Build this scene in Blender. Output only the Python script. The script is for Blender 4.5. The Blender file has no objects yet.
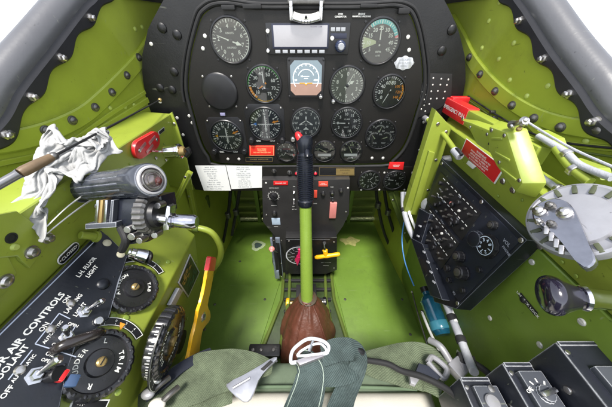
import bpy, bmesh, math, random
from math import radians as RD, sin, cos, pi, tan, atan2
from mathutils import Vector as V, Matrix, noise
random.seed(7)
scene = bpy.context.scene
COL = scene.collection
# ------------------------------------------------------------------ camera model
PITCH = RD(37.0); F = 237.0; CX, CY = 306.0, 203.5; CZ = 0.80
CAM = V((0, 0, CZ))
def ray(px, py):
    a = px - CX; b = CY - py
    return V((a, b*sin(PITCH) + F*cos(PITCH), b*cos(PITCH) - F*sin(PITCH)))
def depth(p):
    d = p - CAM
    return d.y*cos(PITCH) - d.z*sin(PITCH)
class Plane:
    """o in metres relative to the eye; u = text direction, n = towards the viewer"""
    def __init__(s, o, u, n):
        s.o = V(o) + CAM; s.n = V(n).normalized(); s.u = (V(u) - s.n*V(u).dot(s.n)).normalized()
        s.v = s.n.cross(s.u)
    def pt(s, px, py, off=0.0):
        r = ray(px, py); t = ((s.o + s.n*off) - CAM).dot(s.n)/r.dot(s.n)
        return CAM + r*t
    def mat(s, p, rot=0.0):
        M = Matrix((s.u, s.v, s.n)).transposed().to_4x4(); M.translation = p
        return M @ Matrix.Rotation(rot, 4, 'Z')
# ------------------------------------------------------------------ materials
MATS = {}
def newmat(name):
    m = bpy.data.materials.new(name); m.use_nodes = True
    nt = m.node_tree; b = nt.nodes['Principled BSDF']
    return m, nt, b
def mat(name, col, rough=.5, metal=0., var=.12, scale=18., bump=.0, bscale=200., wear=None, wearcol=(.6,.6,.6), spec=.5,
        coat=0., dirt=0., emit=None, emis=1., rvar=.1, grad=None):
    if name in MATS: return MATS[name]
    m, nt, b = newmat(name); N = nt.nodes; L = nt.links
    tc = N.new('ShaderNodeTexCoord'); geo = N.new('ShaderNodeNewGeometry')
    nz = N.new('ShaderNodeTexNoise'); nz.inputs['Scale'].default_value = scale; nz.inputs['Detail'].default_value = 5
    nz.inputs['Roughness'].default_value = .65
    L.new(geo.outputs['Position'], nz.inputs['Vector'])
    rp = N.new('ShaderNodeValToRGB'); rp.color_ramp.elements[0].position = .3; rp.color_ramp.elements[1].position = .72
    c = V(col)
    rp.color_ramp.elements[0].color = (*(c*(1-var)), 1); rp.color_ramp.elements[1].color = (*(c*(1+var)), 1)
    L.new(nz.outputs['Fac'], rp.inputs['Fac'])
    out = rp.outputs['Color']
    b.inputs['Roughness'].default_value = rough; b.inputs['Metallic'].default_value = metal
    b.inputs['Specular IOR Level'].default_value = spec
    b.inputs['Coat Weight'].default_value = coat; b.inputs['Coat Roughness'].default_value = .15
    if rvar:
        mr = N.new('ShaderNodeMapRange'); mr.inputs['To Min'].default_value = max(.02, rough-rvar); mr.inputs['To Max'].default_value = min(1, rough+rvar)
        n3 = N.new('ShaderNodeTexNoise'); n3.inputs['Scale'].default_value = scale*3.1; n3.inputs['Detail'].default_value = 6
        L.new(geo.outputs['Position'], n3.inputs['Vector']); L.new(n3.outputs['Fac'], mr.inputs['Value']); L.new(mr.outputs['Result'], b.inputs['Roughness'])
    if dirt:
        nd = N.new('ShaderNodeTexNoise'); nd.inputs['Scale'].default_value = 9; nd.inputs['Detail'].default_value = 9; nd.inputs['Roughness'].default_value = .75
        L.new(geo.outputs['Position'], nd.inputs['Vector'])
        md = N.new('ShaderNodeMapRange'); md.inputs['From Min'].default_value = .52; md.inputs['From Max'].default_value = .75
        md.inputs['To Max'].default_value = dirt
        L.new(nd.outputs['Fac'], md.inputs['Value'])
        mx = N.new('ShaderNodeMix'); mx.data_type = 'RGBA'; L.new(md.outputs['Result'], mx.inputs['Factor']); L.new(out, mx.inputs['A'])
        mx.inputs['B'].default_value = (*(c*.35 + V((.02,.018,.012))), 1); out = mx.outputs['Result']
        # fine specks of chipped paint
        ns = N.new('ShaderNodeTexNoise'); ns.inputs['Scale'].default_value = 140; ns.inputs['Detail'].default_value = 3
        L.new(geo.outputs['Position'], ns.inputs['Vector'])
        ms = N.new('ShaderNodeMapRange'); ms.inputs['From Min'].default_value = .715; ms.inputs['From Max'].default_value = .75; ms.inputs['To Max'].default_value = .6
        L.new(ns.outputs['Fac'], ms.inputs['Value'])
        mx = N.new('ShaderNodeMix'); mx.data_type = 'RGBA'; L.new(ms.outputs['Result'], mx.inputs['Factor']); L.new(out, mx.inputs['A'])
        mx.inputs['B'].default_value = (*(c*.3), 1); out = mx.outputs['Result']
        # long thin scratches and scuffs, two directions
        for sc_, lo in (((9, 230, 60), .70), ((210, 14, 90), .715)):
            mp = N.new('ShaderNodeMapping'); mp.inputs['Scale'].default_value = sc_; mp.inputs['Rotation'].default_value = (.3, .5, .35)
            L.new(geo.outputs['Position'], mp.inputs['Vector'])
            nn = N.new('ShaderNodeTexNoise'); nn.inputs['Scale'].default_value = 1.; nn.inputs['Detail'].default_value = 3
            L.new(mp.outputs['Vector'], nn.inputs['Vector'])
            mr2 = N.new('ShaderNodeMapRange'); mr2.inputs['From Min'].default_value = lo; mr2.inputs['From Max'].default_value = lo + .03; mr2.inputs['To Max'].default_value = .55
            L.new(nn.outputs['Fac'], mr2.inputs['Value'])
            mx = N.new('ShaderNodeMix'); mx.data_type = 'RGBA'; L.new(mr2.outputs['Result'], mx.inputs['Factor']); L.new(out, mx.inputs['A'])
            k_ = 1.0 if lo < .71 else 0.
            mx.inputs['B'].default_value = (*(c*.45 + V((.16,.17,.13))*k_), 1); out = mx.outputs['Result']
    if wear:
        bv = N.new('ShaderNodeBevel'); bv.samples = 4; bv.inputs['Radius'].default_value = wear
        dp = N.new('ShaderNodeVectorMath'); dp.operation = 'DOT_PRODUCT'
        L.new(bv.outputs['Normal'], dp.inputs[0]); L.new(geo.outputs['Normal'], dp.inputs[1])
        nw = N.new('ShaderNodeTexNoise'); nw.inputs['Scale'].default_value = 120; nw.inputs['Detail'].default_value = 6
        L.new(geo.outputs['Position'], nw.inputs['Vector'])
        s1 = N.new('ShaderNodeMath'); s1.operation = 'SUBTRACT'; s1.inputs[0].default_value = 1.0; L.new(dp.outputs['Value'], s1.inputs[1])
        s2 = N.new('ShaderNodeMath'); s2.operation = 'MULTIPLY'; L.new(s1.outputs[0], s2.inputs[0]); L.new(nw.outputs['Fac'], s2.inputs[1])
        s3 = N.new('ShaderNodeMapRange'); s3.inputs['From Min'].default_value = .038; s3.inputs['From Max'].default_value = .062
        L.new(s2.outputs[0], s3.inputs['Value'])
        mx = N.new('ShaderNodeMix'); mx.data_type = 'RGBA'; L.new(s3.outputs['Result'], mx.inputs['Factor']); L.new(out, mx.inputs['A'])
        mx.inputs['B'].default_value = (*wearcol, 1); out = mx.outputs['Result']
    L.new(out, b.inputs['Base Color'])
    if bump:
        nb = N.new('ShaderNodeTexNoise'); nb.inputs['Scale'].default_value = bscale; nb.inputs['Detail'].default_value = 4
        L.new(geo.outputs['Position'], nb.inputs['Vector'])
        bp = N.new('ShaderNodeBump'); bp.inputs['Strength'].default_value = bump; bp.inputs['Distance'].default_value = .002
        L.new(nb.outputs['Fac'], bp.inputs['Height']); L.new(bp.outputs['Normal'], b.inputs['Normal'])
    if emit:
        b.inputs['Emission Color'].default_value = (*emit, 1); b.inputs['Emission Strength'].default_value = emis
    MATS[name] = m
    return m
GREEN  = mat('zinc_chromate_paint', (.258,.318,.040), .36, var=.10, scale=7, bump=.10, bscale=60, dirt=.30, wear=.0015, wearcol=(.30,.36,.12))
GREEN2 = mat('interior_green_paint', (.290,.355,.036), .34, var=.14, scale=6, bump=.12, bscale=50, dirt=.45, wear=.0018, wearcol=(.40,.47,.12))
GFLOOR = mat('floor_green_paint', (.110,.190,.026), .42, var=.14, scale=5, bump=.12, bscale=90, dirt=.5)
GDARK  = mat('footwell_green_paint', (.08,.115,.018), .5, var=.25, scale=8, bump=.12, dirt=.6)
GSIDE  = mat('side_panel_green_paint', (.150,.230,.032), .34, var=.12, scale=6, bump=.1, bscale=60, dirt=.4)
BLACKP = mat('black_crinkle_paint', (.0095,.0085,.0075), .44, var=.18, scale=14, bump=.25, bscale=900, rvar=.08, spec=.35)
BLACKS = mat('black_surround_paint', (.0085,.0085,.0095), .40, spec=.4, var=.25, scale=9, bump=.15, bscale=300, dirt=.3)
BLACK  = mat('black_plastic', (.012,.012,.014), .35, var=.15)
BLACKM = mat('matte_black', (.010,.010,.011), .7, var=.2)
NAVY   = mat('blue_black_enamel', (.0085,.0105,.0165), .36, var=.25, scale=12, bump=.1, wear=.0012, wearcol=(.25,.27,.32), dirt=.25)
BOXM   = mat('worn_blue_black_box_paint', (.016,.018,.026), .34, var=.25, scale=14, bump=.15, bscale=120, wear=.0026, wearcol=(.62,.64,.68), dirt=.35)
PLATE  = mat('grey_blue_plate', (.060,.066,.080), .38, var=.12, scale=20, bump=.05, wear=.0016, wearcol=(.6,.62,.66), dirt=.3)
WHITE  = mat('white_lettering', (.80,.80,.77), .5, var=.04)
WMARK  = mat('dial_white_markings', (.85,.86,.80), .6, var=.03)
CREAM  = mat('aged_dial_paint', (.55,.60,.38), .6, var=.06)
STEEL  = mat('bare_steel', (.62,.62,.64), .25, 1., var=.1, scale=60)
CHROME = mat('polished_chrome', (.80,.80,.83), .12, 1., var=.05, scale=40)
BOLT   = mat('cadmium_bolt', (.55,.53,.52), .32, 1., var=.2, scale=150)
DBOLT  = mat('dull_bolt_head', (.15,.145,.14), .38, .8, var=.2, scale=150)
GREYR  = mat('grey_canopy_rail', (.095,.096,.105), .36, var=.10, scale=10, bump=.08, dirt=.25)
SEALM  = mat('dark_rubber_seal', (.018,.018,.022), .55, var=.2, bump=.1)
RED    = mat('red_paint', (.62,.018,.022), .33, var=.10, wear=.001, wearcol=(.8,.35,.3))
REDP   = mat('red_placard', (.66,.020,.022), .4, var=.05)
REDL   = mat('red_warning_lens', (.65,.01,.03), .12, var=.05, coat=1)
ORANGER= mat('orange_red_placard', (.78,.085,.05), .45, var=.05)
YEL    = mat('yellow_paint', (.80,.42,.008), .33, var=.08, dirt=.2)
ORG    = mat('orange_marking', (.85,.33,.03), .5, var=.05)
BLUEM  = mat('blue_marking', (.05,.25,.75), .5, var=.05)
CYANM  = mat('cyan_arc_paint', (.05,.50,.52), .5, var=.05)
GRNM   = mat('green_marking', (.12,.5,.12), .5, var=.05)
GOLD   = mat('brass_placard', (.42,.30,.12), .35, .6, var=.15)
PINK   = mat('faded_red_knob', (.62,.22,.20), .4, var=.15)
PAPER  = mat('white_checklist_paper', (.80,.81,.80), .75, var=.03, scale=30)
INK    = mat('grey_ink', (.25,.27,.30), .7)
CLOTH  = mat('off_white_cloth', (.35,.35,.345), .85, var=.10, scale=25, bump=.3, bscale=700, spec=.2)
LEATHER= mat('brown_leather', (.105,.036,.022), .46, var=.25, scale=22, bump=.6, bscale=140, dirt=.4)
OLIVE  = mat('olive_canvas', (.125,.165,.115), .85, var=.10, scale=30, bump=.35, bscale=1300, spec=.2)
CUSH   = mat('off_white_cushion', (.58,.56,.50), .85, var=.05, scale=20, bump=.25, bscale=1000, spec=.2)
GRIPB  = mat('blue_black_rubber', (.009,.011,.018), .30, var=.15)
THROT  = mat('blue_grey_enamel', (.030,.034,.046), .26, var=.3, scale=25, coat=.4, wear=.002, wearcol=(.4,.42,.48))
BROWNL = mat('brown_rod', (.13,.085,.045), .45, var=.3, scale=40)
BOTTLE = mat('blue_bottle', (.012,.11,.19), .12, var=.3, scale=40, coat=1)
HOSE   = mat('pale_cable_sleeve', (.34,.35,.38), .42, var=.15, scale=60, bump=.3, bscale=500)
GREYD  = mat('grey_plastic_disc', (.30,.30,.32), .35, .35, var=.08, scale=15, dirt=.25)
LIGHTD = mat('pale_dial_face', (.13,.135,.12), .5, var=.12, scale=40)
DIALB  = mat('black_dial_face', (.017,.018,.018), .5, var=.15)
PURP   = mat('dark_violet_knob', (.010,.008,.018), .08, var=.1, coat=1)
SCREW2 = mat('worn_white_screw', (.62,.61,.58), .35, .3, var=.1)
CONC   = mat('pale_concrete', (.62,.61,.58), .9, var=.06, scale=.6, rvar=0)
SKYB   = mat('display_sky_blue', (.15,.19,.215), .3, emit=(.50,.62,.70), emis=.08)
EARTH  = mat('display_earth_brown', (.28,.17,.13), .3, emit=(.55,.40,.34), emis=.09)
LCD    = mat('washed_out_screen', (.20,.20,.21), .3, emit=(.92,.88,.93), emis=.13, var=.06, scale=25)
def webbing(name, c1, c2, sc=1.):
    if name in MATS: return MATS[name]
    m, nt, b = newmat(name); N = nt.nodes; L = nt.links
    uv = N.new('ShaderNodeUVMap'); mp = N.new('ShaderNodeMapping'); mp.inputs['Scale'].default_value = (sc, sc, sc)
    L.new(uv.outputs['UV'], mp.inputs['Vector'])
    w = N.new('ShaderNodeTexWave'); w.inputs['Scale'].default_value = 170; w.bands_direction = 'DIAGONAL'; w.inputs['Distortion'].default_value = .8
    w2 = N.new('ShaderNodeTexWave'); w2.inputs['Scale'].default_value = 210; w2.bands_direction = 'X'
    L.new(mp.outputs['Vector'], w.inputs['Vector']); L.new(mp.outputs['Vector'], w2.inputs['Vector'])
    ml = N.new('ShaderNodeMath'); ml.operation = 'MULTIPLY'; L.new(w.outputs['Fac'], ml.inputs[0]); L.new(w2.outputs['Fac'], ml.inputs[1])
    rp = N.new('ShaderNodeValToRGB'); rp.color_ramp.elements[0].color = (*c1, 1); rp.color_ramp.elements[1].color = (*c2, 1)
    L.new(w.outputs['Fac'], rp.inputs['Fac']); L.new(rp.outputs['Color'], b.inputs['Base Color'])
    bp = N.new('ShaderNodeBump'); bp.inputs['Strength'].default_value = .6; bp.inputs['Distance'].default_value = .001
    L.new(ml.outputs[0], bp.inputs['Height']); L.new(bp.outputs['Normal'], b.inputs['Normal'])
    b.inputs['Roughness'].default_value = .75; b.inputs['Specular IOR Level'].default_value = .25
    geo = N.new('ShaderNodeNewGeometry'); ns = N.new('ShaderNodeTexNoise'); ns.inputs['Scale'].default_value = 28; ns.inputs['Detail'].default_value = 7; ns.inputs['Roughness'].default_value = .7
    L.new(geo.outputs['Position'], ns.inputs['Vector']); mr = N.new('ShaderNodeMapRange'); mr.inputs['From Min'].default_value = .35; mr.inputs['From Max'].default_value = .7; mr.inputs['To Min'].default_value = 1.15; mr.inputs['To Max'].default_value = .55
    L.new(ns.outputs['Fac'], mr.inputs['Value']); vm = N.new('ShaderNodeVectorMath'); vm.operation = 'SCALE'; L.new(rp.outputs['Color'], vm.inputs[0]); L.new(mr.outputs['Result'], vm.inputs['Scale']); L.new(vm.outputs['Vector'], b.inputs['Base Color'])
    nb = N.new('ShaderNodeTexNoise'); nb.inputs['Scale'].default_value = 55; nb.inputs['Detail'].default_value = 3; L.new(geo.outputs['Position'], nb.inputs['Vector'])
    b2 = N.new('ShaderNodeBump'); b2.inputs['Strength'].default_value = .5; b2.inputs['Distance'].default_value = .006; L.new(nb.outputs['Fac'], b2.inputs['Height']); L.new(bp.outputs['Normal'], b2.inputs['Normal']); L.new(b2.outputs['Normal'], b.inputs['Normal'])
    MATS[name] = m; return m
WEBB = webbing('blue_grey_webbing', (.032,.050,.050), (.085,.115,.112))
WEBG = webbing('olive_webbing', (.075,.098,.058), (.150,.180,.115))
def glassmat(name, tint=(1,1,1), refl=.12):
    m, nt, b = newmat(name); N = nt.nodes; L = nt.links; N.remove(b)
    t = N.new('ShaderNodeBsdfTransparent'); t.inputs['Color'].default_value = (*tint, 1)
    g = N.new('ShaderNodeBsdfGlossy'); g.inputs['Roughness'].default_value = .03
    fr = N.new('ShaderNodeFresnel'); fr.inputs['IOR'].default_value = 1.5
    ad = N.new('ShaderNodeMath'); ad.operation = 'ADD'; ad.inputs[1].default_value = refl; L.new(fr.outputs['Fac'], ad.inputs[0])
    mx = N.new('ShaderNodeMixShader'); L.new(ad.outputs[0], mx.inputs[0]); L.new(t.outputs[0], mx.inputs[1]); L.new(g.outputs[0], mx.inputs[2])
    L.new(mx.outputs[0], N['Material Output'].inputs['Surface'])
    return m
GLASS = glassmat('dial_glass', (.97,.98,.97), .02)
GLASS2 = glassmat('reflective_dial_glass', (.95,.97,.92), .035)
GLASSA = glassmat('amber_tinted_guard', (.50,.42,.36), .05)
# ------------------------------------------------------------------ mesh builder
TXT = {}
def glyphs(s, bold):
    k = (s, bold)
    if k not in TXT:
        cu = bpy.data.curves.new('t', 'FONT'); cu.body = s; cu.size = 1; cu.align_x = 'CENTER'; cu.align_y = 'CENTER'
        cu.resolution_u = 2; cu.offset = bold
        ob = bpy.data.objects.new('t', cu); me = bpy.data.meshes.new_from_object(ob)
        TXT[k] = ([v.co.copy() for v in me.vertices], [tuple(p.vertices) for p in me.polygons])
        bpy.data.objects.remove(ob); bpy.data.meshes.remove(me); bpy.data.curves.remove(cu)
    return TXT[k]
def catmull(P, n=6, closed=False):
    P = [V(p) for p in P]; out = []; m = len(P)
    rng = range(m if closed else m-1)
    for i in rng:
        g = (lambda k: P[k % m]) if closed else (lambda k: P[max(0, min(m-1, k))])
        a, b, c, d = g(i-1), g(i), g(i+1), g(i+2)
        for j in range(n):
            t = j/n
            out.append(.5*((2*b) + (c-a)*t + (2*a-5*b+4*c-d)*t*t + (3*b-a-3*c+d)*t**3))
    if not closed: out.append(P[-1])
    return out
class MB:
    def __init__(s): s.bm = bmesh.new(); s.uv = None
    def _bev(s, faces, w, seg=2):
        if w > 0:
            ed = list({e for f in faces for e in f.edges})
            bmesh.ops.bevel(s.bm, geom=ed, offset=w, segments=seg, affect='EDGES', profile=.6, clamp_overlap=True)
    def prism(s, pts, z0, z1, bev=0, seg=2):
        P = [V((p[0], p[1], 0)) for p in pts]
        ar = sum(P[i].x*P[(i+1) % len(P)].y - P[(i+1) % len(P)].x*P[i].y for i in range(len(P)))
        if ar < 0: P.reverse()
        b = [s.bm.verts.new((p.x, p.y, z0)) for p in P]; t = [s.bm.verts.new((p.x, p.y, z1)) for p in P]
        fs = [s.bm.faces.new(t), s.bm.faces.new(b[::-1])]; n = len(P)
        for i in range(n): fs.append(s.bm.faces.new((b[i], b[(i+1) % n], t[(i+1) % n], t[i])))
        if bev:
            ed = list(fs[0].edges); bmesh.ops.bevel(s.bm, geom=ed, offset=bev, segments=seg, affect='EDGES', profile=.6, clamp_overlap=True)
        return s
    def hexa(s, P, bev=0):   # P: 8 points, bottom ring 0-3, top ring 4-7 (any orientation)
        v = [s.bm.verts.new(V(p)) for p in P]
        fs = [s.bm.faces.new([v[i] for i in q]) for q in ((3,2,1,0),(4,5,6,7),(0,1,5,4),(1,2,6,5),(2,3,7,6),(3,0,4,7))]
        bmesh.ops.recalc_face_normals(s.bm, faces=fs)
        s._bev(fs, bev); return s
    def box(s, c, d, bev=0, M=None):
        c = V(c); x, y, z = d[0]/2, d[1]/2, d[2]/2
        P = [V(q) for q in ((-x,-y,-z),(x,-y,-z),(x,y,-z),(-x,y,-z),(-x,-y,z),(x,-y,z),(x,y,z),(-x,y,z))]
        P = [(c + (M @ p if M else p)) for p in P]
        return s.hexa(P, bev)
    def rings(s, R, caps=True):
        vs = [[s.bm.verts.new(p) for p in r] for r in R]; n = len(R[0]); fs = []
        for i in range(len(vs)-1):
            for j in range(n):
                fs.append(s.bm.faces.new((vs[i][j], vs[i][(j+1) % n], vs[i+1][(j+1) % n], vs[i+1][j])))
        if caps:
            fs.append(s.bm.faces.new(vs[0][::-1])); fs.append(s.bm.faces.new(vs[-1]))
        bmesh.ops.recalc_face_normals(s.bm, faces=fs)
        return s
    def lathe(s, prof, seg=32, M=None, mod=None, caps=True):
        M = M or Matrix.Identity(4); R = []
        for r, z in prof:
            r = max(r, 1e-5)
            R.append([M @ V(((r*(mod(2*pi*k/seg, r, z) if mod else 1))*cos(2*pi*k/seg), (r*(mod(2*pi*k/seg, r, z) if mod else 1))*sin(2*pi*k/seg), z)) for k in range(seg)])
        return s.rings(R, caps)
    def aim(s, p0, p1):
        p0, p1 = V(p0), V(p1); d = (p1-p0); q = d.to_track_quat('Z', 'Y').to_matrix().to_4x4(); q.translation = p0
        return q, d.length
    def cyl(s, p0, p1, r0, r1=None, seg=20, bev=0):
        r1 = r0 if r1 is None else r1; M, l = s.aim(p0, p1)
        b = bev or min(r0, r1)*.12
        return s.lathe([(r0-b, 0), (r0, b), (r1, l-b), (r1-b, l)], seg, M)
    def turned(s, p0, p1, prof, seg=24, mod=None):    # prof: (radius, fraction 0..1)
        M, l = s.aim(p0, p1)
        return s.lathe([(r, f*l) for r, f in prof], seg, M, mod)
    def tube(s, pts, r, seg=10, n=6, smooth=True):
        P = catmull(pts, n) if smooth else [V(p) for p in pts]
        R = []; prev = None; m = len(P)
        for i, p in enumerate(P):
            t = (P[min(i+1, m-1)] - P[max(i-1, 0)]).normalized()
            a = (prev - t*prev.dot(t)) if prev else t.orthogonal()
            a.normalize(); prev = a; b = t.cross(a)
            rr = r(i/(m-1)) if callable(r) else r
            R.append([p + a*rr*cos(2*pi*k/seg) + b*rr*sin(2*pi*k/seg) for k in range(seg)])
        return s.rings(R)
    def sphere(s, c, r, sc=(1,1,1), seg=20, M=None):
        c = V(c); R = []
        for i in range(1, 12):
            a = -pi/2 + pi*i/12
            R.append([c + (M or Matrix.Identity(3)) @ V((r*sc[0]*cos(a)*cos(2*pi*k/seg), r*sc[1]*cos(a)*sin(2*pi*k/seg), r*sc[2]*sin(a))) for k in range(seg)])
        return s.rings(R)
    def disc(s, r, z, seg=40, c=(0,0)):
        s.bm.faces.new([s.bm.verts.new((c[0]+r*cos(2*pi*k/seg), c[1]+r*sin(2*pi*k/seg), z)) for k in range(seg)]); return s
    def arc(s, r0, r1, a0, a1, z, seg=24, z0=None, c=(0,0)):
        q = []
        for k in range(seg+1):
            a = RD(a0 + (a1-a0)*k/seg); q.append((V((c[0]+r0*cos(a), c[1]+r0*sin(a), z)), V((c[0]+r1*cos(a), c[1]+r1*sin(a), z))))
        if z0 is not None:
            return s.prism([p[0][:2] for p in q] + [p[1][:2] for p in q[::-1]], z0, z)
        vs = [(s.bm.verts.new(a), s.bm.verts.new(b)) for a, b in q]; up = a1 < a0
        for k in range(seg):
            f = (vs[k][0], vs[k][1], vs[k+1][1], vs[k+1][0])
            s.bm.faces.new(f[::-1] if up else f)
        return s
    def quad(s, pts):
        f = s.bm.faces.new([s.bm.verts.new(V(p)) for p in pts]); return s
    def line(s, a, b, w, z):
        a, b = V((a[0], a[1], 0)), V((b[0], b[1], 0)); d = (b-a).normalized(); q = V((-d.y, d.x, 0))*w/2; o = V((0,0,z))
        return s.quad([a-q+o, b-q+o, b+q+o, a+q+o])
    def tick(s, ang, r0, r1, w, z):
        a = RD(ang); return s.line((r0*cos(a), r0*sin(a)), (r1*cos(a), r1*sin(a)), w, z)
    def text(s, t, size, x, y, z, rot=0, bold=.008, sx=1.):
        vv, pp = glyphs(t, bold); c, d = cos(rot)*size, sin(rot)*size
        vs = [s.bm.verts.new((x + c*p.x*sx - d*p.y, y + d*p.x*sx + c*p.y, z)) for p in vv]
        for p in pp:
            try: s.bm.faces.new([vs[i] for i in p])
            except ValueError: pass
        return s
    def ribbon(s, P, Wd, th=.0012, n=1, crown=0):   # P centre points, Wd half-width vectors ; solid strap with uv
        uvl = s.bm.loops.layers.uv.verify(); m = len(P); across = 6
        acc = [0]
        for i in range(1, m): acc.append(acc[-1] + (P[i]-P[i-1]).length)
        top = []; bot = []
        for i in range(m):
            t = (P[min(i+1, m-1)] - P[max(i-1, 0)]).normalized(); nn = Wd[i].cross(t).normalized()
            top.append([s.bm.verts.new(P[i] + Wd[i]*(2*k/across-1) + nn*(th/2 + crown*(1-(2*k/across-1)**2))) for k in range(across+1)])
            bot.append([s.bm.verts.new(P[i] + Wd[i]*(2*k/across-1) + nn*(-th/2 + crown*(1-(2*k/across-1)**2))) for k in range(across+1)])
        fs = []
        def add(vs, uvs):
            f = s.bm.faces.new(vs); fs.append(f)
            for l, u in zip(f.loops, uvs): l[uvl].uv = u
        for i in range(m-1):
            for k in range(across):
                w = Wd[i].length*2; u0, u1 = k/across*w, (k+1)/across*w
                uu = [(u0, acc[i]), (u1, acc[i]), (u1, acc[i+1]), (u0, acc[i+1])]
                add((top[i][k], top[i][k+1], top[i+1][k+1], top[i+1][k]), uu)
                add((bot[i][k], bot[i+1][k], bot[i+1][k+1], bot[i][k+1]), [uu[0], uu[3], uu[2], uu[1]])
            for k in (0, across):
                add((top[i][k], top[i+1][k], bot[i+1][k], bot[i][k]), [(0, acc[i]), (0, acc[i+1]), (.001, acc[i+1]), (.001, acc[i])])
        for i in (0, m-1):
            for k in range(across):
                add((top[i][k], top[i][k+1], bot[i][k+1], bot[i][k]), [(0,0),(.001,0),(.001,.001),(0,.001)])
        bmesh.ops.recalc_face_normals(s.bm, faces=fs)
        return s
    def mesh(s, name, m, ang=32):
        me = bpy.data.meshes.new(name)
        s.bm.normal_update()
        for e in s.bm.edges:
            if len(e.link_faces) == 2 and e.calc_face_angle(0) > RD(ang): e.smooth = False
        for f in s.bm.faces: f.smooth = True
        s.bm.to_mesh(me); s.bm.free(); me.materials.append(m)
        return me
    def build(s, name, m, parent=None, M=None, ang=32):
        o = bpy.data.objects.new(name, s.mesh(name, m, ang)); COL.objects.link(o)
        if parent is not None: o.parent = parent.e if isinstance(parent, Thing) else parent
        if M is not None: o.matrix_local = M
        return o
def inst(src, parent, M, name=None):
    o = src.copy() if isinstance(src, bpy.types.Object) else bpy.data.objects.new(name, src)
    COL.objects.link(o); o.parent = parent.e if isinstance(parent, Thing) else parent; o.matrix_parent_inverse.identity(); o.matrix_local = M
    return o
def props(o, label, cat, group=None, kind=None):
    if label: o['label'] = label
    if cat: o['category'] = cat
    if group: o['group'] = group
    if kind: o['kind'] = kind
class Thing:
    def __init__(s, name, label, cat, M=None, group=None, plane=None, at=None, off=0., rot=0.):
        s.plane = plane
        if M is None and plane: M = plane.mat(plane.pt(*at, off), rot)
        elif M is None: M = Matrix.Translation(at)
        s.M = M; s.I = M.inverted(); s.off = off
        s.e = bpy.data.objects.new(name, None); COL.objects.link(s.e); s.e.empty_display_size = .02; s.e.matrix_world = M
        props(s.e, label, cat, group)
    def w(s, p): return s.I @ V(p)                       # world to local
    def l(s, px, py, off=0.): return s.I @ s.plane.pt(px, py, s.off + off)
    def scale(s, px): return px*depth(s.M.translation)/F
    def part(s, name, mb, m, ang=32): return mb.build(name, m, s, ang=ang)
def solo(name, label, cat, mb, m, M=None, group=None, kind=None, ang=32):
    o = bpy.data.objects.new(name, mb.mesh(name, m, ang)); COL.objects.link(o)
    if M is not None: o.matrix_world = M
    props(o, label, cat, group, kind); return o
def structure(name, mb, m): return solo(name, None, None, mb, m, kind='structure')
SCR = {}
def screw(parent, M, r, m=None, name='screw', slot=True):
    """slotted screw head; radius r; shared mesh data per size"""
    m = m or BOLT; k = (round(r, 4), m.name, slot)
    if k not in SCR:
        b = MB(); h = r*.45
        b.lathe([(r, 0), (r, h*.4), (r*.8, h*.85), (r*.35, h)], 14)
        if slot: b.box((0, 0, h), (r*1.5, r*.22, h*.12))
        SCR[k] = b.mesh(name, m)
    return inst(SCR[k], parent, M, name)
def T3(p, rot=0): return Matrix.Translation(V(p)) @ Matrix.Rotation(rot, 4, 'Z')
# ------------------------------------------------------------------ reference planes of the cockpit (metres from the eye)
PANEL = Plane((0, .60, 0), (1,0,0), (0,-1,0))
PEDE  = Plane((0, .575, 0), (1,0,0), (0,-1,0))
PEDL  = Plane((0, .545, 0), (1,0,0), (0,-1,0))
def side(a, b, sgn):   # plane through two (x,z) points, longitudinal; a = inner/lower, b = outer/upper
    d = V((b[0]-a[0], 0, b[1]-a[1])).normalized()
    n = V((-d.z, 0, d.x)) if (V((-d.z, 0, d.x)).dot(V((-a[0], 0, -a[1]))) > 0) else V((d.z, 0, -d.x))
    return Plane((a[0], 0, a[1]), (0, -sgn, 0), n)
CLI, CLO, LTOP = (-.25,-.378), (-.335,-.268), (-.319,-.167)
CL = side(CLI, CLO, -1)                 # left console, black switch plate and trim wheels
LS = side(CLO, LTOP, -1)                # left longeron face
LI = side((-.335,-.80), CLI, -1)        # left console inner face down to the floor
RLO, RTOP = (.338,-.261), (.326,-.186)
RB = side(RLO, RTOP, 1)                 # right longeron face with the warning placard
RI = side((.372,-.80), RLO, 1)          # right side face down to the floor
FLOORP = Plane((0, 0, -.80), (1,0,0), (0,0,1))
FLOORH = Plane((0, 0, -.785), (1,0,0), (0,0,1))
def interp(tab, x):
    if x <= tab[0][0]: return tab[0][1]
    for (a, b), (c, d) in zip(tab, tab[1:]):
        if x <= c: return b + (d-b)*(x-a)/(c-a)
    return tab[-1][1]
def W(y, z):
    return interp([(-.5,.435),(0,.425),(.3,.405),(.6,.364),(.8,.345),(1.3,.32)], y) + .022*sin(pi*max(0, min(1, (.1-z)/.9)))
def wallpt(px, py, inset=0.0):
    r = ray(px, py); s = -1 if r.x < 0 else 1; t = .3/abs(r.x)
    for _ in range(30):
        p = r*t; t *= (W(p.y, p.z) - inset)/abs(p.x)
    return CAM + r*t
def wallframe(p):
    s = -1 if p.x < 0 else 1; q = p - CAM; e = .01
    dy = V((s*(W(q.y+e, q.z)-W(q.y-e, q.z)), 2*e, 0)); dz = V((s*(W(q.y, q.z+e)-W(q.y, q.z-e)), 0, 2*e))
    n = dy.cross(dz).normalized()
    if n.x*s > 0: n = -n
    u = dy.normalized()*(-s); v = n.cross(u)
    M = Matrix((u, v, n)).transposed().to_4x4(); M.translation = p
    return M
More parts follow.
